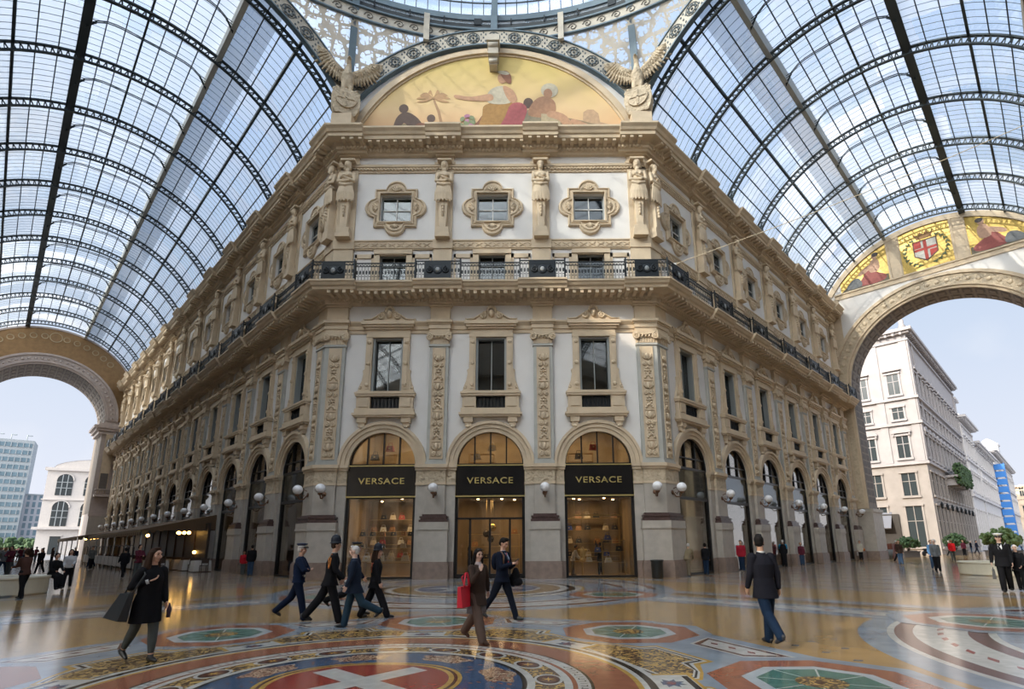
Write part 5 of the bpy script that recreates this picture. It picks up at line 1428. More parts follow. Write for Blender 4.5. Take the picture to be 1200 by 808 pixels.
def put_bag(x, y, z, k, lab, s=1.0):
    o = ob('handbag', BAGM[k], None, (x, D + y, z), random.uniform(-.3, .3)); o.scale = (s, s, s)
    tag(o, '%s handbag %s' % (BCN[k], lab), 'handbag', '%s handbags %s' % (BCN[k], lab))
def shelf_unit(x, y, w, zs, lab):
    mb = MB()
    for z in zs: mb.box(x - w / 2, x + w / 2, D + y - .18, D + y + .18, z - .03, z, SHELF)
    for sx in (-1, 1):
        for sy in (-1, 1): mb.box(x + sx * (w / 2 - .03) - .015, x + sx * (w / 2 - .03) + .015, D + y + sy * .16 - .015, D + y + sy * .16 + .015, .02 if zs[0] < 4.5 else 5.55, zs[-1], SHELF)
    tag(mb.build('display_shelf'), lab, 'shelf')
rnd = random.Random(11)
shelf_unit(-W, 1.6, 3.2, (.85, 1.55, 2.2), 'brass display shelf with handbags in the left shop window')
shelf_unit(0, 3.4, 3.0, (.9, 1.6, 2.3), 'brass display shelf deep inside the shop entrance')
shelf_unit(W + .9, 1.8, 1.3, (.7, 1.3, 1.9), 'tall brass display rack at the right of the right shop window')
shelf_unit(W - .3, 1.5, 1.2, (.75, 1.25), 'low brass display stand in the middle of the right shop window')
for i, x in enumerate((-1.3, -.75, -.2, .4, .95, 1.35)):
    put_bag(-W + x, 1.55, 2.2, [0, 0, 2, 0, 2, 0][i], 'on the top shelf of the left window', 1.0)
    if i % 2 == 0: put_bag(-W + x, 1.55, 1.55, [1, 0, 0, 2, 1, 1][i], 'on the middle shelf of the left window', 1.1)
for i, x in enumerate((-1.0, -.2, .3, 1.1)): put_bag(-W + x, 1.5, .85, [3, 3, 1, 1][i], 'on the low shelf of the left window', 1.4)
for i, x in enumerate((-1.1, -.4, .5, 1.2)): put_bag(x, 3.35, (1.6, .9, 1.6, 2.3)[i], (2, 0, 1, 2)[i], 'on the shelf inside the entrance', 1.2)
for i, (x, z) in enumerate(((.6, .7), (.6, 1.9), (1.2, 1.3))): put_bag(W + x, 1.75, z, (3, 4, 0)[i], 'on the brass rack of the right window', 1.2)
put_bag(W - .5, 1.45, .75, 3, 'on the low stand of the right window', 1.1); put_bag(W, 1.45, 1.25, 4, 'on the low stand of the right window', 1.2)
for c in (-W, 0, W):   # upper floor
    nm = {-W: 'left', 0: 'middle', W: 'right'}[c]
    shelf_unit(c - .7, 2.6, 1.5, (5.9, 6.4, 6.9), 'pale shelving on the upper floor behind the %s arch' % nm)
    for i in range(7):
        put_bag(c - 1.3 + i * .42, 1.6 if i % 2 else 2.5, (5.58, 6.42, 5.58, 6.92, 5.58, 5.58, 6.0)[i] if i < 5 else 5.58, [0, 0, 3, 5, 1, 4, 3][i] if c != 0 else [2, 3, 3, 3, 1, 3, 0][i], 'on the upper floor behind the %s arch' % nm, 1.5 if i < 5 else 1.8)
for cx_, nm_, ks in ((-W, 'left', (2, 0, 1, 5, 2, 3)), (W, 'right', (0, 2, 1, 0, 4, 2))):
    shelf_unit(cx_, 3.9, 3.3, (1.0, 1.75, 2.5, 3.2), 'tall brass wall shelf at the back of the %s shop window' % nm_)
    for j_, z_ in enumerate((1.0, 1.75, 2.5, 3.2)):
        for i_ in range(6):
            if (i_ * 3 + j_ * 5) % 4 == 3: continue
            put_bag(cx_ - 1.35 + i_ * .54, 3.85, z_, ks[(i_ + j_ * 2) % 6], 'on the %s back shelf of the %s window' % (('lowest', 'second', 'third', 'top')[j_], nm_), 1.15)
    q = MB(); q.box(cx_ - 1.3, cx_ + 1.3, D + 2.7, D + 3.2, .02, .7, mat('pale_counter', (.5, .4, .26), .35)); q.box(cx_ - 1.35, cx_ + 1.35, D + 2.65, D + 3.25, .7, .76, SHELF)
    tag(q.build('shop_counter'), 'pale counter with brass top behind the %s shop window' % nm_, 'counter')
def bust():
    mb = MB(); mb.ball((0, 0, 1.25), (.19, .12, .2)); mb.ball((0, 0, 1.02), (.14, .1, .22)); mb.ball((0, 0, .85), (.18, .12, .13)); mb.tube([(0, 0, 1.4), (0, 0, 1.52)], [.06, .05])
    for s in (-1, 1): mb.ball((s * .19, 0, 1.34), (.08, .07, .08))
    return remesh(mb, 'torso', .015, mat('gold_mannequin', (.62, .45, .18), .3, metal=.5), 1)
e_ = empty('mannequin_bust', (W - .85, D + 1.2, .02)); ob('torso', bust(), e_); q = MB(); q.lathe([(.16, 0), (.16, .03), (.02, .05), (.02, .8)], (0, 0, 0), SHELF, 12); q.build('stand', None, e_)
tag(e_, 'golden torso mannequin on a stand in the right shop window', 'mannequin')
q = MB(); q.box(W - 1.3, W + 1.3, D + 1.2, D + 1.3, 3.2, 3.28, SHELF)
for x in (-1.25, 1.25): q.box(W + x - .02, W + x + .02, D + 1.24, D + 1.26, 3.28, 4.3, SHELF)
tag(q.build('hanging_rail'), 'brass rail hanging across the right shop window', 'rail')
for i, (x, z, r) in enumerate(((-.35, 2.3, .2), (.0, 2.65, .22), (-.1, 2.0, .2))):
    q = MB(); q.ball((x, D + 2.2, z), r, mat('dark_bauble', (.05, .035, .02), .15, metal=.8) if i % 2 == 0 else mat('gold_bauble', (.6, .42, .12), .15, metal=.9), 16, 10); q.tube([(x, D + 2.2, z + r), (x, D + 2.2, 4.28)], .008, SHELF, 4)
    tag(q.build('hanging_bauble'), ['lowest left dark round bauble inside the shop entrance', 'large gold round bauble inside the shop entrance', 'small dark round bauble inside the shop entrance'][i], 'ornament')

# litter bin at the right corner pier
q = MB(); q.lathe([(.0, 0), (.26, 0), (.28, .04), (.3, .8), (.33, .84), (.33, .9), (.27, .9), (.26, .5), (0, .5)], (8.42, 27.3, 0), mat('black_bin', (.02, .022, .022), .4), 16)
tag(q.build('litter_bin'), 'black litter bin at the foot of the right corner pier', 'bin')

# round benches
def bench(c, r, lab):
    q = MB(); m = mat('cream_bench', (.62, .58, .46), .5, var=.06)
    q.lathe([(r - .5, 0), (r - .04, 0), (r, .05), (r, .56), (r + .04, .6), (r + .03, .66), (r - .45, .66), (r - .5, .6), (r - .5, 0)], (0, 0, 0), m, 48, False)
    q.lathe([(0, .02), (r - .52, .02), (r - .52, .3), (0, .34)], (0, 0, 0), mat('bench_soil', (.12, .09, .06), .9), 32)
    o = q.build('round_bench', None, None, (c[0], c[1], 0)); tag(o, lab, 'bench')
bench((26.3, 28.2), 1.75, 'low cream circular bench on the right behind the man with a briefcase')
bench((-18.1, 20.6), 1.7, 'low cream circular bench at the far left with people sitting')

# restaurant along the left arm
AWN = mat('brown_awning', (.13, .075, .035), .8, var=.15, scale=1); AWS = mat('awning_stripe', (.22, .15, .07), .8)
WARML = mat('warm_bulb', (1, .8, .4), .5, emit=(1, .55, .14), estr=16)
CLOTH = mat('white_cloth', (.52, .50, .47), .8)
def awning(d0, d1, wd, z0, z1, lab):
    q = MB(); a, b = -d1, -d0
    q.hexa([(a, -wd, z1), (b, -wd, z1), (b, 0, z0), (a, 0, z0), (a, -wd, z1 + .05), (b, -wd, z1 + .05), (b, 0, z0 + .05), (a, 0, z0 + .05)], AWN)
    r = q.build('awning', None, None, FR['left'][0], FR['left'][1]); tag(r, lab, 'awning')
    v = MB(); v.box(a, b, -wd - .02, -wd, z1 - .12, z1 + .02, AWS)
    n = int((b - a) / .4)
    for i in range(n):
        x = a + (b - a) * (i + .5) / n; v.prism([(x - .2, z1 - .1), (x + .2, z1 - .1), (x + .14, z1 - .3), (x, z1 - .35), (x - .14, z1 - .3)], -wd - .015, -wd, AWS if i % 2 else AWN)
    for i in range(10):
        y = -wd * (i + .5) / 10; zz = z1 + (z0 - z1) * (1 - (i + .5) / 10); h = wd / 20
        v.prism([(y - h, zz), (y + h, zz), (y + h * .6, zz - .32), (y, zz - .36), (y - h * .6, zz - .32)], b, b + .015, AWS if i % 2 else AWN, axis='x')
    v.prism([(0, z0), (0, z1), (-wd, z1), (-wd, z1 + .05)], b + .02, b + .05, AWN, axis='x')
    v.build('valance', None, r)
    for x in [a + .2 + (b - a - .4) * i / max(1, int((b - a) / 5)) for i in range(int((b - a) / 5) + 1)]:
        p = MB(); p.tube([(x, -wd + .1, 0), (x, -wd + .1, z1)], .05, BEAMW, 8); p.build('post', None, r)
    return r
awning(17.2, 44, 4.6, 4.0, 2.85, 'nearer brown awning over the restaurant tables along the left arm')
awning(47, 69, 5.2, 3.9, 2.8, 'farther brown awning over the restaurant along the left arm')
WOODD = mat('dark_wood', (.05, .028, .018), .5)
q = MB(); q.box(-44, -16.4, -.72, -.55, 0, 3.4, mat('dark_interior_fill', (.035, .022, .016), .5))  # dark sheet filling in for the unlit interior under the awning
for i in range(9): q.box(-43.6 + i * 3, -43.5 + i * 3, -.78, -.7, 0, 3.3, WOODD)
tag(q.build('dark_interior_front', None, None, FR['left'][0], FR['left'][1]), 'dark timber front standing in for the unlit restaurant interior under the nearer awning', 'shop front')
def table():
    q = MB(); q.box(-.45, .45, -.45, .45, .02, .05, WOODD); q.box(-.04, .04, -.04, .04, 0, .72, WOODD)
    r = q.build('restaurant_table'); c = MB(); c.hexa([(-.56, -.56, .06), (.56, -.56, .06), (.56, .56, .06), (-.56, .56, .06), (-.5, -.5, .76), (.5, -.5, .76), (.5, .5, .76), (-.5, .5, .76)], CLOTH); c.build('tablecloth', None, r); return r
def chair():
    q = MB(); q.box(-.22, .22, -.22, .22, .43, .47, WOODD); r = q.build('restaurant_chair')
    b = MB(); b.box(-.22, .22, .19, .22, .6, .92, WOODD); b.box(-.22, -.18, .18, .22, .47, .95, WOODD); b.box(.18, .22, .18, .22, .47, .95, WOODD); b.build('backrest', None, r)
    for sx in (-1, 1):
        for sy in (-1, 1): l = MB(); l.box(sx * .2 - .02, sx * .2 + .02, sy * .2 - .02, sy * .2 + .02, 0, .44, WOODD); l.build('leg', None, r)
    return r
tb, ch = table(), chair(); ft = True; nt_ = 0
for i, d_ in enumerate((14.9, 17.9, 20.5, 23.2, 26, 29, 32, 35.5, 39)):
    for j, w_ in enumerate((1.3, 3.2)):
        if i == 0 and j == 1: continue
        o = tb if ft else copy_tree(tb); o.name = 'restaurant_table'; place(o, 'left', d_, w_)
        tag(o, 'restaurant table under a white cloth, %s of its row, %s row from the wall' % (ORD[i], ['first', 'second'][j]), 'table', 'white clothed restaurant tables')
        for s in (-1, 1):
            c = ch if (ft and s < 0) else copy_tree(ch); c.name = 'restaurant_chair'; place(c, 'left', d_ + s * .85, w_, 0, s * PI / 2)
            tag(c, 'dark wooden restaurant chair on the %s side of table %s, %s row' % ('near' if s < 0 else 'far', ORD[i], ['first', 'second'][j]), 'chair', 'dark wooden restaurant chairs')
        ft = False
k = 0
for d_, w_, z in ((18, 2.2, 2.7), (19.5, 1.2, 2.75), (20, 1.4, 2.75), (20.6, 1.6, 2.75), (24, 3, 2.6), (50, 3.2, 2.75), (52.5, 3.2, 2.75), (55.5, 3.2, 2.75), (60, 3.2, 2.75), (19, .8, 1.3)):
    q = MB(); q.ball((0, 0, 0), (.13, .13, .12), WARML, 10, 8); q.tube([(0, 0, .1), (0, 0, .5)], .015, IRON, 5); o = q.build('warm_lamp'); place(o, 'left', d_, w_, z)
    tag(o, 'small glowing yellow lamp under the %s awning, %s from the near end' % ('nearer' if k < 5 or k == 9 else 'farther', ORD[k]), 'lamp'); k += 1
q = MB()
for i in range(14): q.box(-44 + i * 2, -43.95 + i * 2, -4.75, -4.7, 0, 1.7, IRON)
for i in range(13):
    for j in range(8):
        t0, t1 = PI * j / 8, PI * (j + 1) / 8; q.bar((-43 + i * 2 - math.cos(t0), -4.72, 1.6 + .25 * math.sin(t0)), (-43 + i * 2 - math.cos(t1), -4.72, 1.6 + .25 * math.sin(t1)), .04, .04, IRON)
q.box(-44, -18, -4.74, -4.71, .3, 1.0, CLOTH)
tag(q.build('dining_screen', None, None, FR['left'][0], FR['left'][1]), 'low arched iron screen along the restaurant terrace', 'screen')

# ------------------------------------------------------------------ town beyond the right arch
PAL = mat('palazzo_stone', (.37, .35, .355), .8, var=.12, scale=.7); PALD = mat('palazzo_ground_stone', (.32, .29, .27), .8, var=.15, scale=.8); PAL2 = mat('white_palazzo', (.58, .56, .56), .8, var=.08, scale=.7)
DKG = mat('dark_street_glass', (.035, .045, .05), .15)
def palwin(w, h, ped, m):
    q = MB(); q.box(-w / 2 - .22, -w / 2, -.14, 0, 0, h, m); q.box(w / 2, w / 2 + .22, -.14, 0, 0, h, m); q.box(-w / 2 - .3, w / 2 + .3, -.25, 0, -.3, 0, m); q.box(-w / 2 - .3, w / 2 + .3, -.25, 0, h, h + .25, m)
    if ped == 1: q.box(-w / 2 - .45, w / 2 + .45, -.4, 0, h + .45, h + .65, m); q.prism([(-w / 2 - .4, h + .65), (w / 2 + .4, h + .65), (0, h + 1.2)], -.35, 0, m)
    if ped == 2:
        q.box(-w / 2 - .45, w / 2 + .45, -.4, 0, h + .4, h + .6, m); q.prism([(-w / 2 - .4, h + .6)] + [((w / 2 + .4) * -math.cos(PI * i / 8), h + .6 + .6 * math.sin(PI * i / 8)) for i in range(1, 8)] + [(w / 2 + .4, h + .6)], -.35, 0, m)
        for s in (-1, 1): q.ball((s * (w / 2 + .25), -.25, h + .2), (.14, .14, .3), m, 6, 5)
    a = q.mesh('window_surround'); g = MB(); g.box(-w / 2, w / 2, -.03, 0, 0, h, DKG); g.box(-.04, .04, -.06, -.03, 0, h, m); g.box(-w / 2, w / 2, -.06, -.03, h * .62, h * .62 + .08, m)
    return a, g.mesh('pane')
def palazzo(side, d0, d1, lat, depth, floors, ztop, mw, label, bays_, sbays, name='palazzo', corn=.9, flip=False):
    """street building; face along the arm direction at lateral position lat, end face at d0"""
    s = -1 if side == 'left' else 1
    r = empty(name, FR[side][0], FR[side][1]); tag(r, label, 'building')
    q = MB(); a, b = sorted((s * d0, s * d1)); zg = floors[0][1]
    q.box(a, b, -lat, depth, 0, zg, PALD if mw is PAL else mw); q.box(a, b, -lat, depth, zg, ztop, mw)
    for z, ex, h in [(f[1], .35, .35) for f in floors[:-1]] + [(ztop - 1.6, .25, .3), (ztop - .6, corn * .6, .3), (ztop - .3, corn, .45)]: q.box(a - ex, b + ex, -lat - ex, depth, z, z + h, mw)
    n = int((b - a) / .9)
    for i in range(n): x = a + (b - a) * (i + .5) / n; q.box(x - .15, x + .15, -lat - corn * .8, -lat, ztop - .75, ztop - .3, mw)
    for i in range(int((depth + lat) / .9)): y = -lat + .45 + i * .9; q.box(a - corn * .8, a, y - .15, y + .15, ztop - .75, ztop - .3, mw)
    for x in (a + .4, b - .4, a + 3.2):   # quoins / pilasters
        q.box(x - .5, x + .5, -lat - .15, -lat, zg + .4, ztop - 1.6, mw)
        q.box(x - .22, x + .22, -lat - .22, -lat, zg + 1, ztop - 2.6, mw)
    for y in (-lat + .5, -lat + 4.2): q.box(a - .15, a, y - .45, y + .45, zg + .4, ztop - 1.6, mw)
    q.build('facade', None, r)
    cache = {}
    for (z0, z1, wins) in floors:
        for (zb, w, h, ped) in wins:
            key = (w, h, ped); cache.setdefault(key, palwin(w, h, ped, mw if z0 > 0 else PALD if mw is PAL else mw)); A, B = cache[key]
            n = bays_
            for i in range(n):
                x = a + (b - a) * (i + .5) / n; o = ob('window', A, r, (x, -lat, zb)); ob('pane', B, o)
            for i in range(sbays):
                y = -lat + 2.3 + i * 4.0; o = ob('window', A, r, (a, y, zb)); o.rotation_euler = (0, 0, -PI / 2); ob('pane', B, o)
    return r
FL1 = [(0, 12, [(1.0, 1.8, 5.4, 0), (7.8, 1.6, 3.1, 0)]), (12, 17.6, [(13.0, 1.4, 3.1, 2)]), (17.6, 21.2, [(18.5, 1.3, 1.7, 0)]), (21.2, 31, [(22.1, 1.35, 3.0, 1)])]
b1 = palazzo('right', 63.3, 105.3, 2.7, 14, FL1, 31.3, PAL, 'tall grey palazzo with carved windows and a green hedged balcony outside the right arch', 13, 3)
q = MB(); q.box(77, 91, -4.3, -2.7, 11.2, 11.55, PAL)
for x in (77.6, 82, 86, 90.4): q.box(x - .2, x + .2, -4.0, -2.7, 10.0, 11.2, PAL)
q.build('balcony', None, b1)
hd = MB(); rnd = random.Random(2)
LEAF = mat('dark_leaves', (.05, .10, .03), .7, var=.5, scale=4, col2=(.02, .05, .015)); LEAF2 = mat('bright_leaves', (.08, .12, .035), .7, col2=(.05, .09, .02), scale=5)
for i in range(700):
    x = rnd.uniform(77, 91); z = 11.2 + rnd.uniform(-.9, 2.2); y = -4.4 + rnd.uniform(-.2, .5); rr = rnd.uniform(.16, .34); hd.ball((x, y, z), (rr, rr * .8, rr * .8), LEAF, 5, 3, smooth=False)
hd.build('hedge', None, b1)
for x in (63.9, 70, 84, 98): q = MB(); q.lathe([(.5, 0), (.4, .6), (.5, .7), (.3, 1.1), (.35, 1.6), (.15, 2.0), (.18, 2.3), (0, 2.5)], (x, -2.4, 31.3), PAL, 8); q.build('roof_finial', None, b1)
for i in range(8):
    q = MB(); x = 66 + i * 4.6; q.bar((x, -2.7, 6.9), (x, -3.2, 6.9), .06, .06, IRON); q.lathe([(.05, 0), (.14, .1), (.2, .65), (.1, .85), (0, 1.0)], (x, -3.2, 6.0), IRON, 6, False)
    q.build('street_lantern', None, b1)
FL2 = [(0, 10, [(1, 1.3, 6.5, 0)]), (10, 17, [(11.2, 1.2, 3.4, 2)]), (17, 24, [(18.2, 1.2, 3.2, 1)])]
b2 = palazzo('right', 106, 124, 2.9, 12, FL2, 25.5, PAL2, 'white ornate palazzo with a corner turret, second along the street', 5, 2, corn=1.3)
q = MB(); q.box(106, 110, -2.6, 5, 25.8, 29, PAL2); q.box(105.6, 110.4, -3.1, 5, 29, 29.5, PAL2); q.lathe([(1.9, 0), (1.7, .8), (1.0, 1.6), (.3, 2.0), (0, 2.6)], (108, -.6, 29.5), PAL2, 8); q.box(112, 123, -2.4, 5, 25.8, 27.2, PAL2)
q.lathe([(1.6, 0), (1.4, .7), (.6, 1.4), (0, 1.8)], (119, -1.2, 27.2), PAL2, 8); q.build('turret', None, b2)
b3 = palazzo('right', 126, 163, 2.9, 12, FL2, 23.0, PAL2, 'plain white street building with roof greenery, third along the street', 9, 2, corn=1.1)
q = MB()
for i in range(80): q.ball((128 + rnd.uniform(-1.5, 3), -1 + rnd.uniform(-1, 2), 24 + rnd.uniform(0, 1.8)), rnd.uniform(.3, .6), LEAF2, 5, 3, smooth=False)
q.build('roof_plants', None, b3)
b4 = palazzo('right', 166, 235, 3.0, 12, FL2, 26.0, PAL2, 'pale street building with a turret, fourth along the street', 14, 2, corn=1.3)
q = MB(); q.box(196, 201, -3.0, 3, 26, 31, PAL2); q.lathe([(3, 0), (2.6, 1), (1, 2.4), (0, 3)], (198.5, -.5, 31), PAL2, 8); q.build('turret', None, b4)
b5 = palazzo('right', 250, 330, 6.5, 12, FL2, 22.0, mat('cream_house', (.62, .50, .38), .8), 'cream house closing the far end of the street', 12, 3)
q = MB()
for z in range(0, 22, 2): q.box(163.3, 165.7, -5.2, -5.0, z, z + 1.5, mat('blue_sheet', (.03, .18, .52), .6)); q.box(163.2, 165.8, -5.2, -3, z + 1.5, z + 1.62, IRON)
for z in range(0, 21, 2): q.box(163.1, 163.2, -5.2, -3.0, z + .2, z + 1.75, MATS['blue_sheet'])
for x in (163.2, 165.8):
    for y in (-5.2, -3.1): q.box(x - .05, x + .05, y - .05, y + .05, 0, 22, mat('blue_pole', (.05, .2, .5), .5))
tag(q.build('scaffold', None, None, FR['right'][0], FR['right'][1]), 'narrow blue sheeted scaffold between the street buildings', 'scaffold')
# awning and terrace at the foot of the palazzo
q = MB(); q.hexa([(61.6, 6.0, 3.4), (61.6, 2.2, 3.4), (63.3, 2.2, 5.6), (63.3, 6.0, 5.6), (61.5, 6.0, 3.5), (61.5, 2.2, 3.5), (63.3, 2.2, 5.7), (63.3, 6.0, 5.7)], mat('grey_awning', (.15, .155, .18), .8))
q.box(62.9, 63.2, 1.4, 6.0, 0, 5.4, mat('dark_doorway', (.02, .015, .012), .5))
tag(q.build('shop_awning', None, None, FR['right'][0], FR['right'][1]), 'grey sloping shop awning beside the right arch pier', 'awning')
def bush(c, r, h, lab, m, pot=True, seed=1):
    rn = random.Random(seed); e = empty('potted_bush', c); tag(e, lab, 'plant')
    f = MB()
    for i in range(170):
        a, t, q_ = rn.uniform(0, 2 * PI), math.acos(rn.uniform(-.6, 1)), rn.uniform(.55, 1)
        p = (r * q_ * math.sin(t) * math.cos(a), r * q_ * math.sin(t) * math.sin(a), .7 + h * .5 + h * .5 * q_ * math.cos(t)); s = rn.uniform(.1, .22) * r
        R = Euler((rn.uniform(0, 3), rn.uniform(0, 3), rn.uniform(0, 3))).to_matrix()
        f.ball(p, (s, s * .5, s * .9), m, 5, 3, R, smooth=False)
    f.build('foliage', None, e)
    s = MB()
    for i in range(5): a = i * 1.3; s.tube([(0, 0, .55), (.3 * r * math.cos(a), .3 * r * math.sin(a), .7 + h * .5)], [.04, .02], WOODD, 5)
    s.build('stems', None, e)
    p = MB(); p.box(-r * .75, r * .75, -r * .45, r * .45, 0, .62, mat('planter_box', (.10, .09, .085), .7)); p.box(-r * .8, r * .8, -r * .5, r * .5, .55, .65, mat('planter_box', (.1, .09, .085), .7)); p.build('planter', None, e)
bush(wpt('right', 47.5, 1.9, 0), 1.15, 1.5, 'dark green potted bush beside the brown terrace screen', LEAF, seed=3)
bush(wpt('right', 60, 4.6, 0), 1.25, 1.9, 'large dark potted bush behind the red jackets in the street', LEAF, seed=4)
bush(wpt('right', 56, 9.3, 0), 1.9, 2.4, 'yellowish green bush behind the man with the briefcase', LEAF2, seed=5)
bush(wpt('right', 53, 1.0, 0), .8, 1.3, 'small dark bush between the terrace and the motorcycle', LEAF, seed=6)
q = MB(); q.box(41.5, 44.5, -1.6, -1.5, 0, 1.5, mat('rust_screen', (.14, .04, .02), .6)); q.box(41.5, 41.6, -1.6, .8, 0, 1.5, MATS['rust_screen'])
tag(q.build('terrace_screen', None, None, FR['right'][0], FR['right'][1]), 'rust brown terrace screen just outside the right arch', 'screen')
q = MB(); q.lathe([(.4, 0), (.5, .5), (.55, .9), (.45, .9), (0, .7)], (0, 0, 0), mat('grey_tub', (.14, .15, .15), .6), 14); tag(place(q.build('street_tub'), 'right', 40.4, 1.3, 0), 'grey tub at the foot of the right arch pier', 'tub')
# motorcycle and car
mc = empty('motorcycle', wpt('right', 52.5, 2.9, 0), PI / 4 - .5); tag(mc, 'dark parked scooter in the street behind the walkers', 'motorcycle')
q = MB(); q.tube([(-.5, 0, .55), (-.1, 0, .45), (.35, 0, .5), (.6, 0, 1.0)], [.22, .16, .12, .1], FRAMEB, 10); q.ball((-.45, 0, .8), (.45, .16, .1), FRAMEB, 10, 6); q.tube([(.6, -.35, 1.08), (.6, .35, 1.08)], .025, IRON, 6); q.ball((.72, 0, .95), (.12, .2, .2), FRAMEB, 10, 6); q.box(.55, .62, -.2, .2, 1.0, 1.45, GREYFR); q.build('body', None, mc)
for x in (-.7, .78):
    w_ = MB(); w_.lathe([(.14, -.05), (.28, -.06), (.3, 0), (.28, .06), (.14, .05), (.14, -.05)], (0, 0, 0), FRAMEB, 18); w_.v = [(x + v[0], v[2], .3 + v[1]) for v in w_.v]; w_.build('wheel', None, mc)
cr_ = empty('parked_car', wpt('right', 89, 6.2, 0), PI / 4 + .2); tag(cr_, 'white and silver car parked far down the street', 'car')
q = MB(); CARW = mat('car_paint', (.6, .62, .65), .25, coat=.6)
sec = [(-2.1, .35, .9), (-2.0, .3, .95), (-1.3, .3, 1.0), (-.9, .3, 1.42), (.3, .3, 1.46), (1.0, .3, 1.0), (1.9, .3, .85), (2.1, .35, .6)]
q.grid([[(x, -.85, a), (x, -.85, min(b, 1.0)), (x, -.65, b), (x, .65, b), (x, .85, min(b, 1.0)), (x, .85, a)] for x, a, b in sec], CARW, True, False, True, True); q.build('body', None, cr_)
g = MB(); g.box(-.95, .35, -.87, -.8, 1.02, 1.36, DKG); g.box(-.95, .35, .8, .87, 1.02, 1.36, DKG); g.hexa([(-1.45, -.6, 1.0), (-1.3, -.6, 1.0), (-1.3, .6, 1.0), (-1.45, .6, 1.0), (-1.0, -.55, 1.4), (-.9, -.55, 1.4), (-.9, .55, 1.4), (-1.0, .55, 1.4)], DKG); g.build('windows', None, cr_)
for x in (-1.35, 1.35):
    for y in (-.8, .8):
        w_ = MB(); w_.lathe([(.0, -.1), (.33, -.1), (.33, .1), (0, .1)], (0, 0, 0), FRAMEB, 16); w_.v = [(x + v[0], y + v[2], .33 + v[1]) for v in w_.v]; w_.build('wheel', None, cr_)

# ------------------------------------------------------------------ town beyond the left arch
GLB = mat('office_glass', (.20, .30, .36), .2, var=.3, scale=.2); CONC = mat('office_concrete', (.42, .46, .48), .8, var=.08)
def face_block(name, label, px_right, dist_pt, w, dep, h, ang):
    e = empty(name, (dist_pt[0], dist_pt[1], 0), ang); tag(e, label, 'building'); return e
tw = face_block('office_tower', 'tall blue grey office tower at the far left beyond the arch', 0, (-212, 226), 0, 0, 0, math.radians(38))
q = MB(); q.box(-42, 0, 0, 14, 0, 47, CONC); q.build('walls', None, tw)
for i in range(14):
    g = MB(); z = 3 + i * 3.15; g.box(-41.5, -.6, -.15, 0, z, z + 1.7, GLB)
    for k in range(22): g.box(-41.5 + k * 1.9, -41.2 + k * 1.9, -.3, -.1, z - .1, z + 1.8, CONC)
    g.build('window_band', None, tw)
q = MB()
for x in (-36, -30, -12, -8, -3): q.tube([(x, 4, 47), (x, 4, 50)], .15, CONC, 5); q.ball((x + .8, 4, 49.6), (1.0, .1, .3), CONC, 6, 4)
q.build('roof_masts', None, tw)
sb = face_block('office_slab', 'lower pale office block with upright window strips between tower and arched building', 0, (-203, 240), 0, 0, 0, math.radians(40))
q = MB(); q.box(-16, 14, 0, 12, 0, 24.5, mat('slab_pale', (.55, .55, .58), .8)); q.box(-16.3, 14.3, -.3, 12, 24, 24.6, CONC); q.build('walls', None, sb)
for k in range(15):
    g = MB(); x = -15 + k * 1.9
    for z in range(1, 23, 3): g.box(x, x + 1.0, -.1, 0, z, z + 2.2, GLB)
    g.build('window_strip', None, sb)
ar = face_block('arcaded_building', 'white stone building with two storeys of tall arched windows outside the left arch', 0, (-114.9, 128.4), 0, 0, 0, math.radians(28))
WST = mat('white_town_stone', (.62, .58, .55), .8, var=.08)
q = MB(); q.box(0, 24, 0, 20, 0, 20.6, WST); q.box(-.5, 24.5, -.5, 20.5, 20.2, 20.9, WST); q.box(-.9, 24.9, -.9, 20.9, 6.0, 6.6, WST); q.box(-.3, 24.3, -.3, 20.3, 13.0, 13.3, WST)
rows = []
for i in range(11):
    t = PI * i / 10; rows.append([(1 + 11 - 11 * math.cos(t), -.2, 20.8 + 2.6 * math.sin(t)), (1 + 11 - 11 * math.cos(t), 18, 20.8 + 2.6 * math.sin(t))])
q.grid(rows, mat('vault_grey', (.35, .33, .33), .8), False, True); q.prism([(12 - 11 * math.cos(PI * i / 10), 20.8 + 2.6 * math.sin(PI * i / 10)) for i in range(11)], -.15, -.1, WST); q.build('walls', None, ar)
def archwin(w, h, z):
    g = MB(); r = w / 2; pts = [(-r, 0), (r, 0)] + [(r * math.cos(PI * i / 12), h - r + r * math.sin(PI * i / 12)) for i in range(13)]
    g.prism(pts, -.12, 0, DKG)
    for x in (-r / 3, r / 3): g.box(x - .07, x + .07, -.2, -.1, 0, h - .2, CONC)
    for zz in (h * .33, h * .6): g.box(-r, r, -.2, -.1, zz, zz + .12, CONC)
    rows = []
    for i in range(13):
        t = PI * i / 12; rows.append([(rr * math.cos(t), -y, h - r + rr * math.sin(t)) for rr, y in ((r, 0), (r, .25), (r + .25, .25), (r + .25, 0))])
    g.grid(rows, WST, False, False)
    return g.mesh('arched_window')
A1, A2 = archwin(3.1, 5.2, 0), archwin(3.1, 6.0, 0); DR = MB(); DR.box(-1, 1, -.12, 0, 0, 4.2, DKG); DR.box(-1.3, 1.3, -.3, 0, 4.2, 4.5, WST); DRM = DR.mesh('doorway')
for k in range(4):
    x = 3.6 + k * 5.4
    ob('arched_window', A1, ar, (x, 0, 14.2)); ob('arched_window', A2, ar, (x, 0, 6.8)); ob('doorway', DRM, ar, (x, 0, .2))
for k in range(3):
    o = ob('arched_window', A1, ar, (0, 4 + k * 5.5, 14.2)); o.rotation_euler = (0, 0, -PI / 2); o = ob('arched_window', A2, ar, (0, 4 + k * 5.5, 6.8)); o.rotation_euler = (0, 0, -PI / 2)
q = MB(); rnd = random.Random(9)
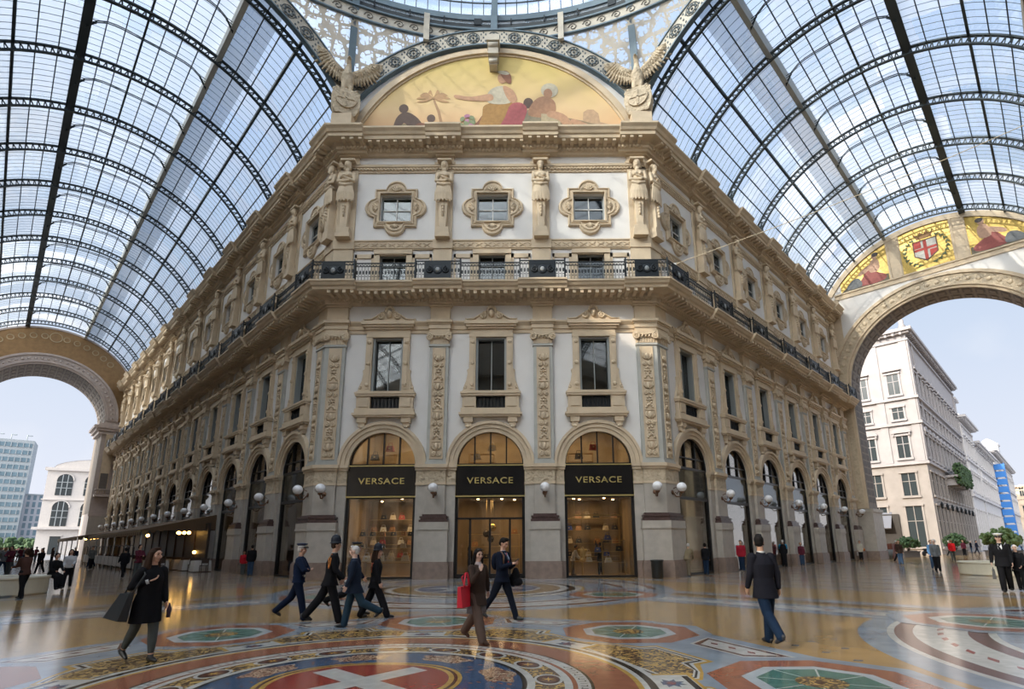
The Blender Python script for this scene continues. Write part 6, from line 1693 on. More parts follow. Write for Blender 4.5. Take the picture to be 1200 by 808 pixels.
for i in range(260):
    q.ball((-205 + rnd.uniform(-26, 22), 213 + rnd.uniform(-6, 6), 2.0 + rnd.uniform(-1.5, 3.0)), rnd.uniform(.6, 1.4), LEAF, 5, 3, smooth=False)
tag(q.build('distant_hedge'), 'low green row of trees at the foot of the office blocks', 'trees')
# cable across the right arm
a = wpt('right', .45, 1.3, 17.3); b = Vector((29.3, 25.0, 24.2)); b2 = a + (b - a) * 1.25
q = MB(); pts = [a.lerp(b2, t / 20) - Vector((0, 0, .35 * math.sin(PI * t / 20))) for t in range(21)]; q.tube(pts, .022, mat('pale_cable', (.6, .5, .35), .6), 5)
q.box(a.x - .12, a.x + .12, a.y - .12, a.y + .12, a.z - .3, a.z + .05, WHITEFR)
tag(q.build('hanging_cable'), 'thin pale cable strung from the balcony corner across the right arm', 'cable')
# ------------------------------------------------------------------ people
SKINS = {'a': mat('skin_light', (.52, .30, .21), .55), 'b': mat('skin_warm', (.44, .25, .16), .55), 'c': mat('skin_pale', (.56, .36, .28), .55)}
def cl(name, c, r=.85): return mat('cloth_' + name, c, r, var=.12, scale=8, spec=.12)
HAIR = {'black': mat('hair_black', (.010, .008, .007), .7, spec=.15), 'brown': mat('hair_brown', (.030, .015, .009), .7, spec=.15), 'grey': mat('hair_white_grey', (.50, .48, .46), .6), 'fair': mat('hair_fair', (.25, .14, .06), .6)}
EYEM = mat('eye_dark', (.02, .015, .012), .2); LIPM = mat('lips', (.30, .10, .09), .5); SHOEB = mat('black_leather', (.012, .012, .012), .35)
def ringpts(c, rx, ry, yaw, n=20):
    cs, sn = math.cos(yaw), math.sin(yaw)
    return [(c[0] + rx * math.cos(2 * PI * k / n) * cs - ry * math.sin(2 * PI * k / n) * sn, c[1] + rx * math.cos(2 * PI * k / n) * sn + ry * math.sin(2 * PI * k / n) * cs, c[2]) for k in range(n)]
def loft(mb, rings, n=20): mb.grid([ringpts(c, rx, ry, yaw, n) for c, rx, ry, yaw in rings], None, True, True, True, True)
class Rig:
    """joints of a standing or walking figure; forward is +y, right is +x, metres"""
    def __init__(s, H, female=False, legs=((0, 0), (0, 0)), arms=((0, 8, 10, 0), (0, 8, 10, 0)), lean=2.0, head=(0, 0), twist=0.0, sit=False):
        s.H = H; k = H / 1.75; s.k = k; s.f = female
        th, sh = .245 * H, .245 * H; hw = (.085 if not female else .09) * k
        s.sw = (.185 if not female else .165) * k
        ank = []; s.legj = []
        for i, (t, kn) in enumerate(legs):
            sx = -1 if i == 0 else 1; a = math.radians(t); b = math.radians(t - kn)
            hip = Vector((sx * hw, 0, 0)); knee = hip + Vector((0, th * math.sin(a), -th * math.cos(a))); an = knee + Vector((0, sh * math.sin(b), -sh * math.cos(b)))
            toe = b * .6 if kn > 12 else 0
            s.legj.append([hip, knee, an, toe]); ank.append(an.z - .075 * k - (.10 * k * math.sin(max(0, -toe)) if toe < 0 else 0))
        base = -min(ank)
        for L in s.legj:
            for j in range(3): L[j] = L[j] + Vector((0, 0, base))
        s.pel = Vector((0, 0, base + .02 * k)); l = math.radians(lean)
        up = Vector((0, math.sin(l), math.cos(l))); s.up = up
        s.waist = s.pel + up * .13 * k; s.chest = s.pel + up * .36 * k; s.neck = s.pel + up * .545 * k
        tw = math.radians(twist); s.tw = tw
        s.hd = s.neck + up * .10 * k + Vector((0, .012, .085 * k)); s.yaw, s.pitch = math.radians(head[0]), math.radians(head[1])
        s.armj = []
        ua, fa = .165 * H, .145 * H
        for i, (fw, out, el, inn) in enumerate(arms):
            sx = -1 if i == 0 else 1
            so = s.pel + up * .49 * k + Vector((sx * s.sw * math.cos(tw), sx * s.sw * math.sin(tw), 0))
            a, o = math.radians(fw), math.radians(out)
            d = Vector((sx * math.sin(o), math.sin(a) * math.cos(o), -math.cos(a) * math.cos(o)))
            e = so + d * ua; a2 = a + math.radians(el); i2 = math.radians(inn)
            d2 = Vector((-sx * math.sin(i2) + sx * math.sin(o) * .4, math.sin(a2) * math.cos(i2), -math.cos(a2) * math.cos(i2))).normalized()
            w = e + d2 * fa; s.armj.append([so, e, w, d2])
def hand(mb, w, d, sx, k, curl=.5, vox=True):
    """palm, four bent fingers and a thumb starting at wrist w, pointing along d"""
    d = d.normalized(); side = Vector((0, 1, 0)) - d * d.y
    if side.length < .2: side = Vector((0, 0, 1)) - d * d.z
    side.normalize(); nrm = d.cross(side).normalized() * sx     # side: thumb side (forward)
    c = w + d * .055 * k
    for q in (-1, -.35, .35, 1): mb.tube([w + side * .012 * q * k, w + d * .045 * k + side * .024 * q * k, w + d * .085 * k + side * .028 * q * k], [.015 * k, .016 * k, .013 * k], None, 7); mb.ball(w + d * .087 * k + side * .028 * q * k, .013 * k, None, 7, 5)
    for q, ln in ((1, .070), (.35, .080), (-.35, .075), (-1, .058)):
        p = w + d * .088 * k + side * .028 * q * k; a = curl; pts = [p]
        dd = d
        for j, f in enumerate((.42, .33, .25)):
            dd = (d * math.cos(a * (j + .6)) - nrm * math.sin(a * (j + .6))).normalized(); p = p + dd * ln * f * k; pts.append(p)
        mb.tube(pts, [.0095 * k, .009 * k, .0085 * k, .007 * k], None, 7)
    p = w + d * .02 * k + side * .03 * k; q1 = p + (side * .7 + d * .7 - nrm * .2) * .035 * k; q2 = q1 + (side * .25 + d * .9 - nrm * .4) * .03 * k
    mb.tube([w + d * .01 * k + side * .015 * k, p, q1, q2], [.013 * k, .0125 * k, .0105 * k, .008 * k], None, 7)
def head_shape(mb, R):
    k = R.k; M = Matrix.Translation(R.hd) @ Matrix.Rotation(-R.yaw, 4, 'Z') @ Matrix.Rotation(R.pitch, 4, 'X')
    q = MB()
    q.ball((0, -.008, .025), (.073, .094, .098), None, 20, 14); q.ball((0, .022, -.03), (.058, .066, .078), None, 16, 12); q.ball((0, .05, -.085), (.03, .028, .026), None, 10, 8)
    q.ball((0, .078, .045), (.05, .02, .02), None, 10, 6)
    q.tube([(0, .088, .03), (0, .104, -.008), (0, .108, -.018)], [.009, .013, .014], None, 8); q.ball((0, .1, -.02), (.018, .014, .01), None, 8, 6)
    q.ball((0, .085, -.05), (.025, .014, .012), None, 8, 6)
    for s_ in (-1, 1):
        q.ball((s_ * .076, -.005, -.002), (.01, .022, .032), None, 8, 8); q.ball((s_ * .045, .062, -.02), (.024, .02, .024), None, 8, 6)
    for v in q.v: pass
    S = Matrix.Scale(k, 4); mb.merge(q, M @ S)
    return M @ S
def body(R, vox, skin, hands=True, curl=(.5, .5)):
    mb = MB(); k = R.k
    M = head_shape(mb, R)
    limb(mb, [R.neck - R.up * .04 * k, R.hd + Vector((0, -.015, -.03)) * k], [.062 * k, .054 * k], 14)
    wx = .13 if R.f else .145
    loft(mb, [(R.pel - R.up * .06 * k, .14 * k, .10 * k, 0), (R.pel + R.up * .04 * k, .155 * k, .105 * k, 0), (R.waist, wx * k * .92, .09 * k, R.tw * .4), (R.chest, (.155 if not R.f else .145) * k, .108 * k, R.tw), (R.pel + R.up * .47 * k, .15 * k, .09 * k, R.tw), (R.neck - R.up * .01, .07 * k, .065 * k, R.tw)])
    for i, (so, e, w, d) in enumerate(R.armj):
        g = .85 if R.f else 1
        limb(mb, [so, so.lerp(e, .5), e, e.lerp(w, .4), w], [.055 * k * g, .048 * k * g, .038 * k * g, .037 * k * g, .024 * k * g])
        if hands: hand(mb, w, d, -1 if i == 0 else 1, k, curl[i])
        else: mb.ball(w + d * .06 * k, (.03 * k, .035 * k, .06 * k), None, 8, 6)
    for (h, kn, an, toe) in R.legj:
        limb(mb, [h, h.lerp(kn, .5), kn, kn.lerp(an, .35), an], [.088 * k, .075 * k, .055 * k, .054 * k, .036 * k])
        mb.tube([an + Vector((0, -.03, -.04)) * k, an + Vector((0, .12 * math.cos(toe), -.05 + .12 * math.sin(toe))) * k], [.034 * k, .026 * k], None, 8)
    return remesh(mb, 'body', vox, skin, 1), M
def coat(R, vox, m, hem=-.28, loose=1.0, flare=1.0, sleeve=1.0, collar=True, name='jacket', bulk=0.0):
    mb = MB(); k = R.k; f = R.f
    sw = R.sw + .018 * k; B = 1.07 + bulk
    span = R.legj[0][1].y, R.legj[1][1].y; stride = max(abs(span[0]), abs(span[1])) * min(1, abs(hem) / .22)
    cy = (span[0] + span[1]) / 2 * min(1, abs(hem) / .5)
    rings = []
    n = 6
    for i in range(n + 1):
        t = i / n; z = hem * k * (1 - t)
        rings.append((R.pel + Vector((0, cy * (1 - t) * .6, z)), (.196 * flare - .02 * t) * k * B, ((.130 + .42 * stride * (1 - t)) * flare) * k * B * (1 if t < 1 else 1), 0))
    wst = (.158 if not f else .14) * loose
    rings += [(R.waist, wst * k * B, .118 * loose * k * B, R.tw * .4), (R.chest, (.19 if not f else .172) * k * B, .138 * k * B, R.tw), (R.pel + R.up * .455 * k, (.19 if not f else .168) * k, .115 * k, R.tw), (R.pel + R.up * .505 * k, .13 * k, .09 * k, R.tw), (R.neck - R.up * .005 * k, .082 * k, .078 * k, R.tw), (R.neck + R.up * .03 * k, .068 * k, .066 * k, R.tw)]
    loft(mb, rings, 28)
    for so, e, w, d in R.armj:
        g = (.9 if f else 1) * sleeve; wend = w - d * .012
        limb(mb, [so - Vector((0, 0, .01)), so.lerp(e, .5), e, e.lerp(w, .5), wend], [.080 * k * g, .069 * k * g, .060 * k * g, .054 * k * g, .044 * k * g], 14)
    return remesh(mb, name, vox, m, 1)
def trousers(R, vox, m, wide=1.0, crop=0.0):
    mb = MB(); k = R.k
    loft(mb, [(R.pel + Vector((0, 0, -.10 * k)), .155 * k, .115 * k, 0), (R.pel, .17 * k, .12 * k, 0), (R.waist + R.up * .02 * k, .15 * k, .105 * k, 0)], 20)
    for (h, kn, an, toe) in R.legj:
        e = an.lerp(kn, crop) - Vector((0, 0, .02 if not crop else 0)) * k
        limb(mb, [h + Vector((0, 0, .02)), h.lerp(kn, .5), kn, kn.lerp(e, .5), e], [.106 * k, .097 * k, .078 * k * wide, .074 * k * wide, (.066 if not crop else .052) * k * wide], 14)
    return remesh(mb, 'trousers', vox, m, 1)
def shoes(R, vox, m, heel=0):
    mb = MB(); k = R.k
    out = []
    for (h, kn, an, toe) in R.legj:
        mb = MB(); c, s = math.cos(toe), math.sin(toe)
        f = lambda y, z: an + Vector((0, y * c - z * s, y * s + z * c)) * k
        mb.tube([f(-.055, -.035), f(.02, -.03), f(.1, -.045), f(.165, -.055)], [.036 * k, .044 * k, .038 * k, .026 * k], None, 12)
        mb.ball(f(-.055, -.035), .036 * k, None, 10, 6); mb.ball(f(.165, -.055), .026 * k, None, 10, 6)
        mb.tube([f(0, .03), f(0, -.03)], [.045 * k, .045 * k], None, 10)
        mb.tube([f(-.05, -.062), f(.16, -.066)], [.03 * k, .022 * k], None, 8)
        if heel: mb.tube([f(-.06, -.05), f(-.06, -.085)], [.02 * k, .012 * k], None, 6)
        out.append(remesh(mb, 'shoe', vox, m, 1))
    return out
def hair(R, M, vox, m, style):
    q = MB()
    q.ball((0, -.022, .045), (.082, .098, .092), None, 18, 12)
    cut = []
    if style == 'short': q.ball((0, -.045, .0), (.076, .07, .075), None, 14, 10); q.ball((0, .055, .105), (.055, .045, .03), None, 10, 6)
    if style == 'quiff': q.ball((0, -.045, .0), (.076, .07, .075), None, 14, 10); q.ball((0, .04, .122), (.06, .06, .035), None, 12, 8)
    if style in ('long', 'longer'):
        z = -.2 if style == 'long' else -.28
        for s in (-1, 1):
            q.tube([(s * .07, .0, .06), (s * .085, -.01, -.03), (s * .088, -.015, z * .7), (s * .075, -.01, z)], [.035, .035, .04, .022], None, 10)
        q.tube([(0, -.06, .05), (0, -.09, -.05), (0, -.1, z * .8), (0, -.085, z - .03)], [.07, .08, .085, .05], None, 12); q.ball((0, .03, .115), (.06, .05, .025), None, 10, 6)
    if style == 'bob':
        for s in (-1, 1): q.tube([(s * .07, .0, .05), (s * .085, -.01, -.05)], [.035, .03], None, 10)
        q.ball((0, -.06, -.03), (.075, .055, .08), None, 12, 8)
    t = MB(); t.merge(q, M)
    return remesh(t, 'hair', vox, m, 1)
def face(M, glasses=False, brow=EYEM, beard=None):
    q = MB()
    for s in (-1, 1):
        q.ball((s * .031, .083, .018), (.013, .008, .008), EYEM, 8, 6); q.box(s * .031 - .018, s * .031 + .018, .086, .094, .036, .043, brow)
        if glasses:
            for i in range(12):
                a, b = 2 * PI * i / 12, 2 * PI * (i + 1) / 12; q.bar((s * .034 + .025 * math.cos(a), .102, .016 + .02 * math.sin(a)), (s * .034 + .025 * math.cos(b), .102, .016 + .02 * math.sin(b)), .004, .004, FRAMEB)
            q.bar((s * .058, .1, .02), (s * .078, -.005, .015), .004, .004, FRAMEB)
    q.ball((0, .097, -.048), (.022, .008, .007), LIPM, 10, 5)
    if beard: 
        for i in range(9): a = (i - 4) / 4; q.ball((a * .062, .062 - .05 * a * a * 1.2, -.075 + .05 * a * a), (.02, .024, .026), beard, 8, 5)
    t = MB(); t.merge(q, M); return t.mesh('facial_features')
BOXES = {}
def helmet(M, m, badge):
    q = MB(); q.lathe([(.118, .045), (.12, .052), (.098, .062), (.098, .1), (.092, .15), (.07, .195), (.03, .215), (.0, .22)], (0, -.012, 0), m, 20)
    q.ball((0, -.012, .222), (.014, .014, .014), badge, 8, 5); q.ball((0, .088, .12), (.022, .01, .03), badge, 8, 6); q.lathe([(.1, .064), (.101, .072)], (0, -.012, 0), mat('helmet_band', (.04, .04, .045), .4), 20)
    t = MB(); t.merge(q, M @ Matrix.Scale(1.14, 4)); return t
def cap(M, m, band, top=.13, white=False):
    q = MB(); q.lathe([(.084, .06), (.086, .095), (.12, .125), (.118, .14), (.06, top + .02), (0, top + .024)], (0, -.01, 0), m, 20); q.lathe([(.088, .062), (.088, .09)], (0, -.01, 0), band, 20)
    q.tube([(-.07, .06, .06), (-.04, .11, .052), (0, .125, .05), (.04, .11, .052), (.07, .06, .06)], .014, mat('cap_peak', (.012, .012, .014), .25), 6); q.ball((0, .09, .095), (.014, .008, .014), GOLD, 8, 5)
    t = MB(); t.merge(q, M @ Matrix.Scale(1.12, 4)); return t
def stand(root, x, y, dirv):
    root.location = (x, y, .018); root.rotation_euler = (0, 0, math.atan2(-dirv[0], dirv[1]))
def shirt_tie(R, root, shirt, tie=None, w=.035):
    k = R.k; q = MB(); c = R.neck - R.up * .03 * k; b = R.chest - R.up * .06 * k
    fy = .135 * k
    q.add([tuple(c + Vector((-.05 * k, fy * .55, .02))), tuple(c + Vector((.05 * k, fy * .55, .02))), tuple(R.chest + Vector((.05 * k, fy + .012, .05 * k))), tuple(b + Vector((0, fy + .012, -.03))), tuple(R.chest + Vector((-.05 * k, fy + .012, .05 * k)))], [(0, 1, 2, 3, 4)], shirt)
    q.lathe([(.06 * k, 0), (.064 * k, .035 * k), (.06 * k, .04 * k)], tuple(R.neck - R.up * .005), shirt, 14)
    ob('shirt', q.mesh('shirt'), root)
    if tie:
        t = MB(); z0 = c + Vector((0, fy * .62, 0)); t.bar(z0 + Vector((0, .0, .01)), b + Vector((0, fy + .03, -.02)), w * k, .012, tie, up=(0, 1, 0)); ob('tie', t.mesh('tie'), root)
NV, FV = .0085, .03
def person(label, H, pos, dirv, rig, skin='a', female=False, near=True, top=None, bottom=None, coatkw=None, trkw=None, shoe=None, hairc='black', style='short', extras=None, curl=(.5, .5), group=None, facekw=None):
    R = Rig(H, female, **rig); v = NV if near else FV; vb = .0075 if near else FV
    root = empty('person'); tag(root, label, 'person', group)
    bm_, M = body(R, vb, SKINS[skin], near, curl); ob('body', bm_, root)
    if top is not None: ob((coatkw or {}).get('name', 'jacket'), coat(R, v, top, **(coatkw or {})), root)
    if bottom is not None: ob('trousers', trousers(R, v, bottom, **(trkw or {})), root)
    for sm2 in shoes(R, v if near else .02, shoe or SHOEB): ob('shoe', sm2, root)
    if style: ob('hair', hair(R, M, v if near else .02, HAIR[hairc], style), root)
    if near: ob('facial_features', face(M, **(facekw or {})), root)
    if extras: extras(R, M, root)
    stand(root, pos[0], pos[1], dirv)
    return root
def part(root, name, mb): return ob(name, mb.mesh(name), root)
def bagtop(name, label, root, fn, cat='bag'):
    """a held thing: its own top-level object placed in the same frame as its carrier"""
    e = empty(name); tag(e, label, cat); e.location = root.location; e.rotation_euler = root.rotation_euler; fn(e); return e
def bagbody(mb, c, w, h, d, m, flare=.8):
    x, y, z = c; mb.hexa([(x - w * flare, y - d, z - h), (x + w * flare, y - d, z - h), (x + w * flare, y + d, z - h), (x - w * flare, y + d, z - h), (x - w, y - d * .6, z + h), (x + w, y - d * .6, z + h), (x + w, y + d * .6, z + h), (x - w, y + d * .6, z + h)], m)

NAVY, BLACKC, DKSUIT = cl('navy', (.009, .013, .027)), cl('black', (.010, .010, .012)), cl('dark_suit', (.016, .018, .028))
JEANS, DJEANS, GREYT, BROWNC = cl('jeans', (.035, .065, .12)), cl('dark_jeans', (.012, .026, .055)), cl('grey_trousers', (.075, .085, .085)), cl('brown_coat', (.05, .033, .026))
ORANGE = mat('orange_cord', (.6, .20, .03), .6); WHITEC = cl('white', (.6, .6, .6)); REDC = cl('red', (.5, .012, .03)); BROWNT = cl('brown_trousers', (.11, .075, .06))

# 1 woman in a dark coat with a shoulder bag, walking towards the right
def ex(R, M, root):
    q = MB(); w, d = R.armj[1][2], R.armj[1][3]; q.tube([w - d * .045, w - d * .005], .042, WHITEC, 12); part(root, 'cuff', q)
r = person('woman in a dark coat with a big black shoulder bag, left foreground', 1.63, (-3.83, 8.6), (.80, -.42), dict(legs=((14, 10), (-14, 22)), arms=((2, 10, 22, 4), (-6, 24, 134, 58)), lean=3, head=(-15, 0)), 'a', True, True, BLACKC, GREYT, dict(hem=-.34, flare=1.12, loose=1.15, name='coat'), dict(crop=.18, wide=.95), style='longer', hairc='brown', extras=ex)
def bg(e):
    q = MB(); m = mat('dark_bag', (.016, .019, .022), .45)
    q.hexa([(.24, -.42, .62), (.30, .10, .60), (.42, .08, .62), (.36, -.46, .64), (.24, -.16, 1.0), (.26, .12, 1.02), (.33, .12, 1.02), (.31, -.18, 1.0)], m); ob('bag', q.mesh('bag', m), e)
    q = MB(); q.tube([(.28, -.12, .98), (.22, -.06, 1.2), (.14, -.01, 1.375), (.15, .12, 1.28), (.28, .1, 1.0)], .012, m, 6); ob('strap', q.mesh('strap'), e)
bagtop('shoulder_bag', 'large black shoulder bag hanging from the arm of the woman at the left', r, bg)
def bt(e):
    q = MB(); q.lathe([(0, 0), (.03, .005), (.032, .15), (.014, .19), (.014, .22), (0, .22)], (-.255, .14, .60), mat('dark_bottle', (.05, .03, .05), .2), 10); ob('bottle', q.mesh('bottle'), e)
bagtop('drink_bottle', 'small dark bottle in the left woman\'s lowered hand', r, bt, 'bottle')

# 2 officer in navy with cap and crossed arms
def ex(R, M, root):
    part(root, 'cap', cap(M, mat('navy_cap', (.008, .015, .045), .6), WHITEC)); q = MB(); q.lathe([(.172, -.02), (.174, .03)], tuple(R.waist - Vector((0, 0, .03))), mat('white_belt', (.55, .55, .55), .4), 20); q.v = [(v[0], v[1] * .78, v[2]) for v in q.v]; part(root, 'belt', q)
    q = MB(); q.hexa([(-.21, -.06, .86), (-.17, -.06, .86), (-.17, .06, .86), (-.21, .06, .86), (-.21, -.04, 1.0), (-.17, -.04, 1.0), (-.17, .04, 1.0), (-.21, .04, 1.0)], WHITEC); part(root, 'holster', q)
    q = MB(); q.ball(tuple(R.armj[0][0] + Vector((-.062, 0, -.1))), (.012, .04, .045), mat('sleeve_badge', (.25, .35, .5), .5), 10, 6); part(root, 'badge', q)
person('police officer in navy uniform and cap with arms folded, walking behind the others', 1.68, (-3.39, 13.06), (.94, .12), dict(legs=((-24, 26), (16, 4)), arms=((28, 10, 62, 80), (32, 10, 58, 76)), lean=1), 'a', False, True, cl('police_navy', (.008, .015, .038)), cl('police_trousers', (.006, .011, .028)), dict(hem=-.05, loose=1.1), dict(wide=1.1), hairc='grey', style='short', extras=ex)

# 3 officer with tall helmet
def ex(R, M, root):
    part(root, 'helmet', helmet(M, mat('blue_black_helmet', (.007, .010, .019), .6, spec=.3), mat('silver_badge', (.5, .5, .52), .3, metal=.8)))
    q = MB(); q.lathe([(.066, 0), (.07, .035)], tuple(R.neck + Vector((0, 0, .0))), WHITEC, 14); part(root, 'collar', q)
    so = R.armj[1][0]; q = MB(); q.tube([so + Vector((-.03, .03, .06)), so + Vector((.05, -.06, -.03)), so + Vector((.04, -.08, -.2)), so + Vector((-.02, -.10, -.26)), so + Vector((-.05, -.11, -.05)), so + Vector((-.04, -.04, .06))], .012, ORANGE, 6); part(root, 'shoulder_cord', q)
r = person('officer in black uniform with tall dark helmet and orange shoulder cord, striding right', 1.79, (-2.48, 12.6), (.90, .30), dict(legs=((-26, 14), (17, 2)), arms=((8, 8, 20, 4), (10, 12, 34, 6)), lean=6, head=(-10, 0)), 'a', False, True, BLACKC, BLACKC, dict(hem=-.14), dict(wide=1.2), style='short', hairc='brown', extras=ex)
def gl(e):
    q = MB(); R = Rig(1.79, False, legs=((-26, 14), (17, 2)), arms=((8, 8, 20, 4), (10, 12, 34, 6)), lean=6); w = R.armj[1][2] + R.armj[1][3] * .1
    q.ball(tuple(w), (.035, .05, .035), WHITEC, 8, 6); q.ball(tuple(w + Vector((.0, .03, -.07))), (.03, .05, .05), WHITEC, 8, 6); ob('glove', q.mesh('glove'), e)
bagtop('white_gloves', 'pair of white gloves in the hand of the tall helmeted officer', r, gl, 'gloves')

# 4 officer half hidden, peaked cap
def ex(R, M, root): part(root, 'cap', cap(M, mat('black_cap', (.012, .012, .018), .4), mat('gold_band', (.35, .27, .10), .5)))
person('officer in a peaked cap with gold band, mostly hidden behind the white-haired man', 1.72, (-2.36, 13.9), (.92, .2), dict(legs=((20, 4), (-30, 45)), arms=((-10, 8, 20, 4), (14, 8, 24, 4)), lean=3), 'a', False, True, NAVY, BLACKC, dict(hem=-.14), dict(wide=1.1), hairc='brown', style='short', extras=ex)

# 5 white haired man facing left
def ex(R, M, root): shirt_tie(R, root, cl('pale_blue_shirt', (.45, .5, .58)), BLACKC)
person('white-haired man in a navy jacket and blue trousers, head turned to the left', 1.64, (-1.71, 11.94), (-.93, -.25), dict(legs=((-26, 40), (14, 4)), arms=((8, 10, 14, 4), (-6, 10, 20, 4)), lean=3, head=(0, 4)), 'c', False, True, cl('navy_jacket', (.014, .022, .04)), cl('blue_trousers', (.022, .045, .068)), dict(hem=-.2, loose=1.15, bulk=.05), dict(wide=1.15), hairc='grey', style='short', extras=ex, shoe=SHOEB)
# 6 woman officer in helmet
def ex(R, M, root):
    part(root, 'helmet', helmet(M, MATS['blue_black_helmet'], MATS['silver_badge'])); so = R.armj[1][0]; q = MB(); q.tube([so + Vector((-.04, .02, .05)), so + Vector((.0, -.10, -.05)), so + Vector((-.02, -.11, -.24)), so + Vector((-.07, -.11, -.02))], .011, mat('red_cord', (.4, .08, .03), .6), 6); part(root, 'shoulder_cord', q)
person('officer with long brown hair under a dark helmet, by the left shop window', 1.64, (-1.68, 13.45), (.95, .16), dict(legs=((-20, 8), (24, 2)), arms=((-12, 8, 10, 4), (6, 12, 14, 2)), lean=2, head=(15, 0)), 'a', True, True, BLACKC, BLACKC, dict(hem=-.16), dict(wide=1.25), hairc='brown', style='longer', extras=ex)

# 7 woman with red bag walking to camera
def ex(R, M, root):
    q = MB(); q.lathe([(.075, -.02), (.07, .02), (.065, .05)], tuple(R.neck), cl('pale_scarf', (.45, .38, .38)), 14); q.ball(tuple(R.neck + Vector((0, .08, -.05))), (.05, .03, .07), MATS['cloth_pale_scarf'], 10, 6); part(root, 'scarf', q)
    q = MB(); loft(q, [(R.pel + Vector((0, 0, -.34)), .20, .155, 0), (R.pel + Vector((0, 0, -.2)), .185, .14, 0)], 20); q.mats = []; part(root, 'grey_hem', q).data.materials.append(cl('grey_knit', (.16, .15, .16)))
    q = MB(); q.tube([(-.07, .055, .105), (-.035, .085, .115), (.035, .085, .115), (.07, .055, .105)], .016, EYEM, 8); t = MB(); t.merge(q, M); part(root, 'sunglasses', t)
r = person('woman in a brown jacket walking towards the viewer with a bright red bag', 1.60, (1.12, 10.02), (.72, -.68), dict(legs=((-22, 22), (20, 2)), arms=((-22, 34, 16, 0), (26, 14, 120, 18)), lean=2, head=(12, -6)), 'c', True, True, BROWNC, BROWNT, dict(hem=-.22, loose=1.2, flare=1.02, name='coat'), dict(wide=1.25), hairc='black', style='long', extras=ex, shoe=cl('brown_shoe', (.06, .035, .025)))
def bg(e):
    q = MB(); m = mat('red_bag', (.55, .008, .028), .6); q.hexa([(.16, -.08, .62), (.50, .06, .62), (.46, .16, .62), (.12, .02, .62), (.15, -.06, .97), (.52, .09, .97), (.50, .14, .97), (.13, -.01, .97)], m); ob('bag', q.mesh('bag'), e)
    for o_ in (.23, .40):
        q = MB(); q.tube([(o_ - .04, .0 + (o_ - .16) * .4, .95), (o_ - .03, .02, 1.12), (o_ + .02 - (o_ - .25) * .8, .04, 1.2), (o_ + .03, .05 + (o_ - .16) * .4, .96)], .014, m, 6); ob('handle', q.mesh('handle'), e)
bagtop('red_tote_bag', 'bright red tote bag on the arm of the woman in brown', r, bg)

# 8 man in dark suit with red tie looking at his phone
def ex(R, M, root):
    shirt_tie(R, root, cl('light_blue_shirt', (.42, .5, .66)), mat('red_tie', (.42, .03, .03), .5))
    q = MB(); so = R.armj[1][0]; q.tube([so + Vector((-.05, .02, .075)), so + Vector((-.04, .11, -.02)), so + Vector((-.01, .12, -.2)), so + Vector((.02, .05, -.33))], .022, mat('brown_strap', (.12, .05, .02), .5), 6); q.ball(tuple(R.chest + Vector((.02, -.19, -.02))), (.14, .08, .2), NAVY, 12, 8); part(root, 'backpack', q)
r = person('dark-haired man in a navy suit and red tie looking down at his phone', 1.83, (1.43, 12.93), (.80, -.40), dict(legs=((22, 2), (-26, 14)), arms=((14, 8, 96, 40), (16, 10, 96, 42)), lean=2, head=(0, -24)), 'a', False, True, NAVY, cl('suit_trousers', (.009, .012, .021)), dict(hem=-.1), dict(wide=.95), hairc='black', style='quiff', extras=ex)
def ph(e):
    q = MB(); R = Rig(1.83, False, legs=((22, 2), (-26, 14)), arms=((14, 8, 96, 40), (16, 10, 96, 42)), lean=2); w = R.armj[1][2] + R.armj[1][3] * .12; q.bar(tuple(w + Vector((0, -.03, .0))), tuple(w + Vector((0, .06, .08))), .07, .012, FRAMEB, up=(0, -.6, .8)); ob('phone', q.mesh('phone'), e)
bagtop('mobile_phone', 'small dark phone held by the man in the red tie', r, ph, 'phone')
def ct(e):
    q = MB(); q.ball((-.27, .22, .95), (.09, .1, .2), None, 12, 8); q.ball((-.26, .28, .82), (.1, .13, .1), None, 12, 8); q.ball((-.25, .16, .86), (.07, .1, .16), None, 10, 8); ob('folded_coat', remesh(q, 'folded_coat', .012, BLACKC, 2), e)
bagtop('draped_coat', 'black coat draped over the arm of the man with the phone', r, ct, 'coat')

# 9 man in dark jacket seen from behind
def ex(R, M, root):
    q = MB(); q.lathe([(.062 * R.k, 0), (.068 * R.k, .04)], tuple(R.neck + Vector((0, -.01, .0))), WHITEC, 14); part(root, 'shirt_collar', q)
person('bearded man in a dark jacket and blue jeans walking away from the viewer', 1.76, (6.17, 9.64), (-.22, .95), dict(legs=((-16, 26), (10, 2)), arms=((8, 8, 14, 2), (-10, 12, 12, 2)), lean=2, head=(38, 0)), 'b', False, True, cl('charcoal_blazer', (.014, .014, .020)), DJEANS, dict(hem=-.2, bulk=.05), dict(wide=1.1), hairc='black', style='quiff', extras=ex, facekw=dict(beard=HAIR['black']), shoe=mat('dark_shoe', (.03, .03, .035), .5))

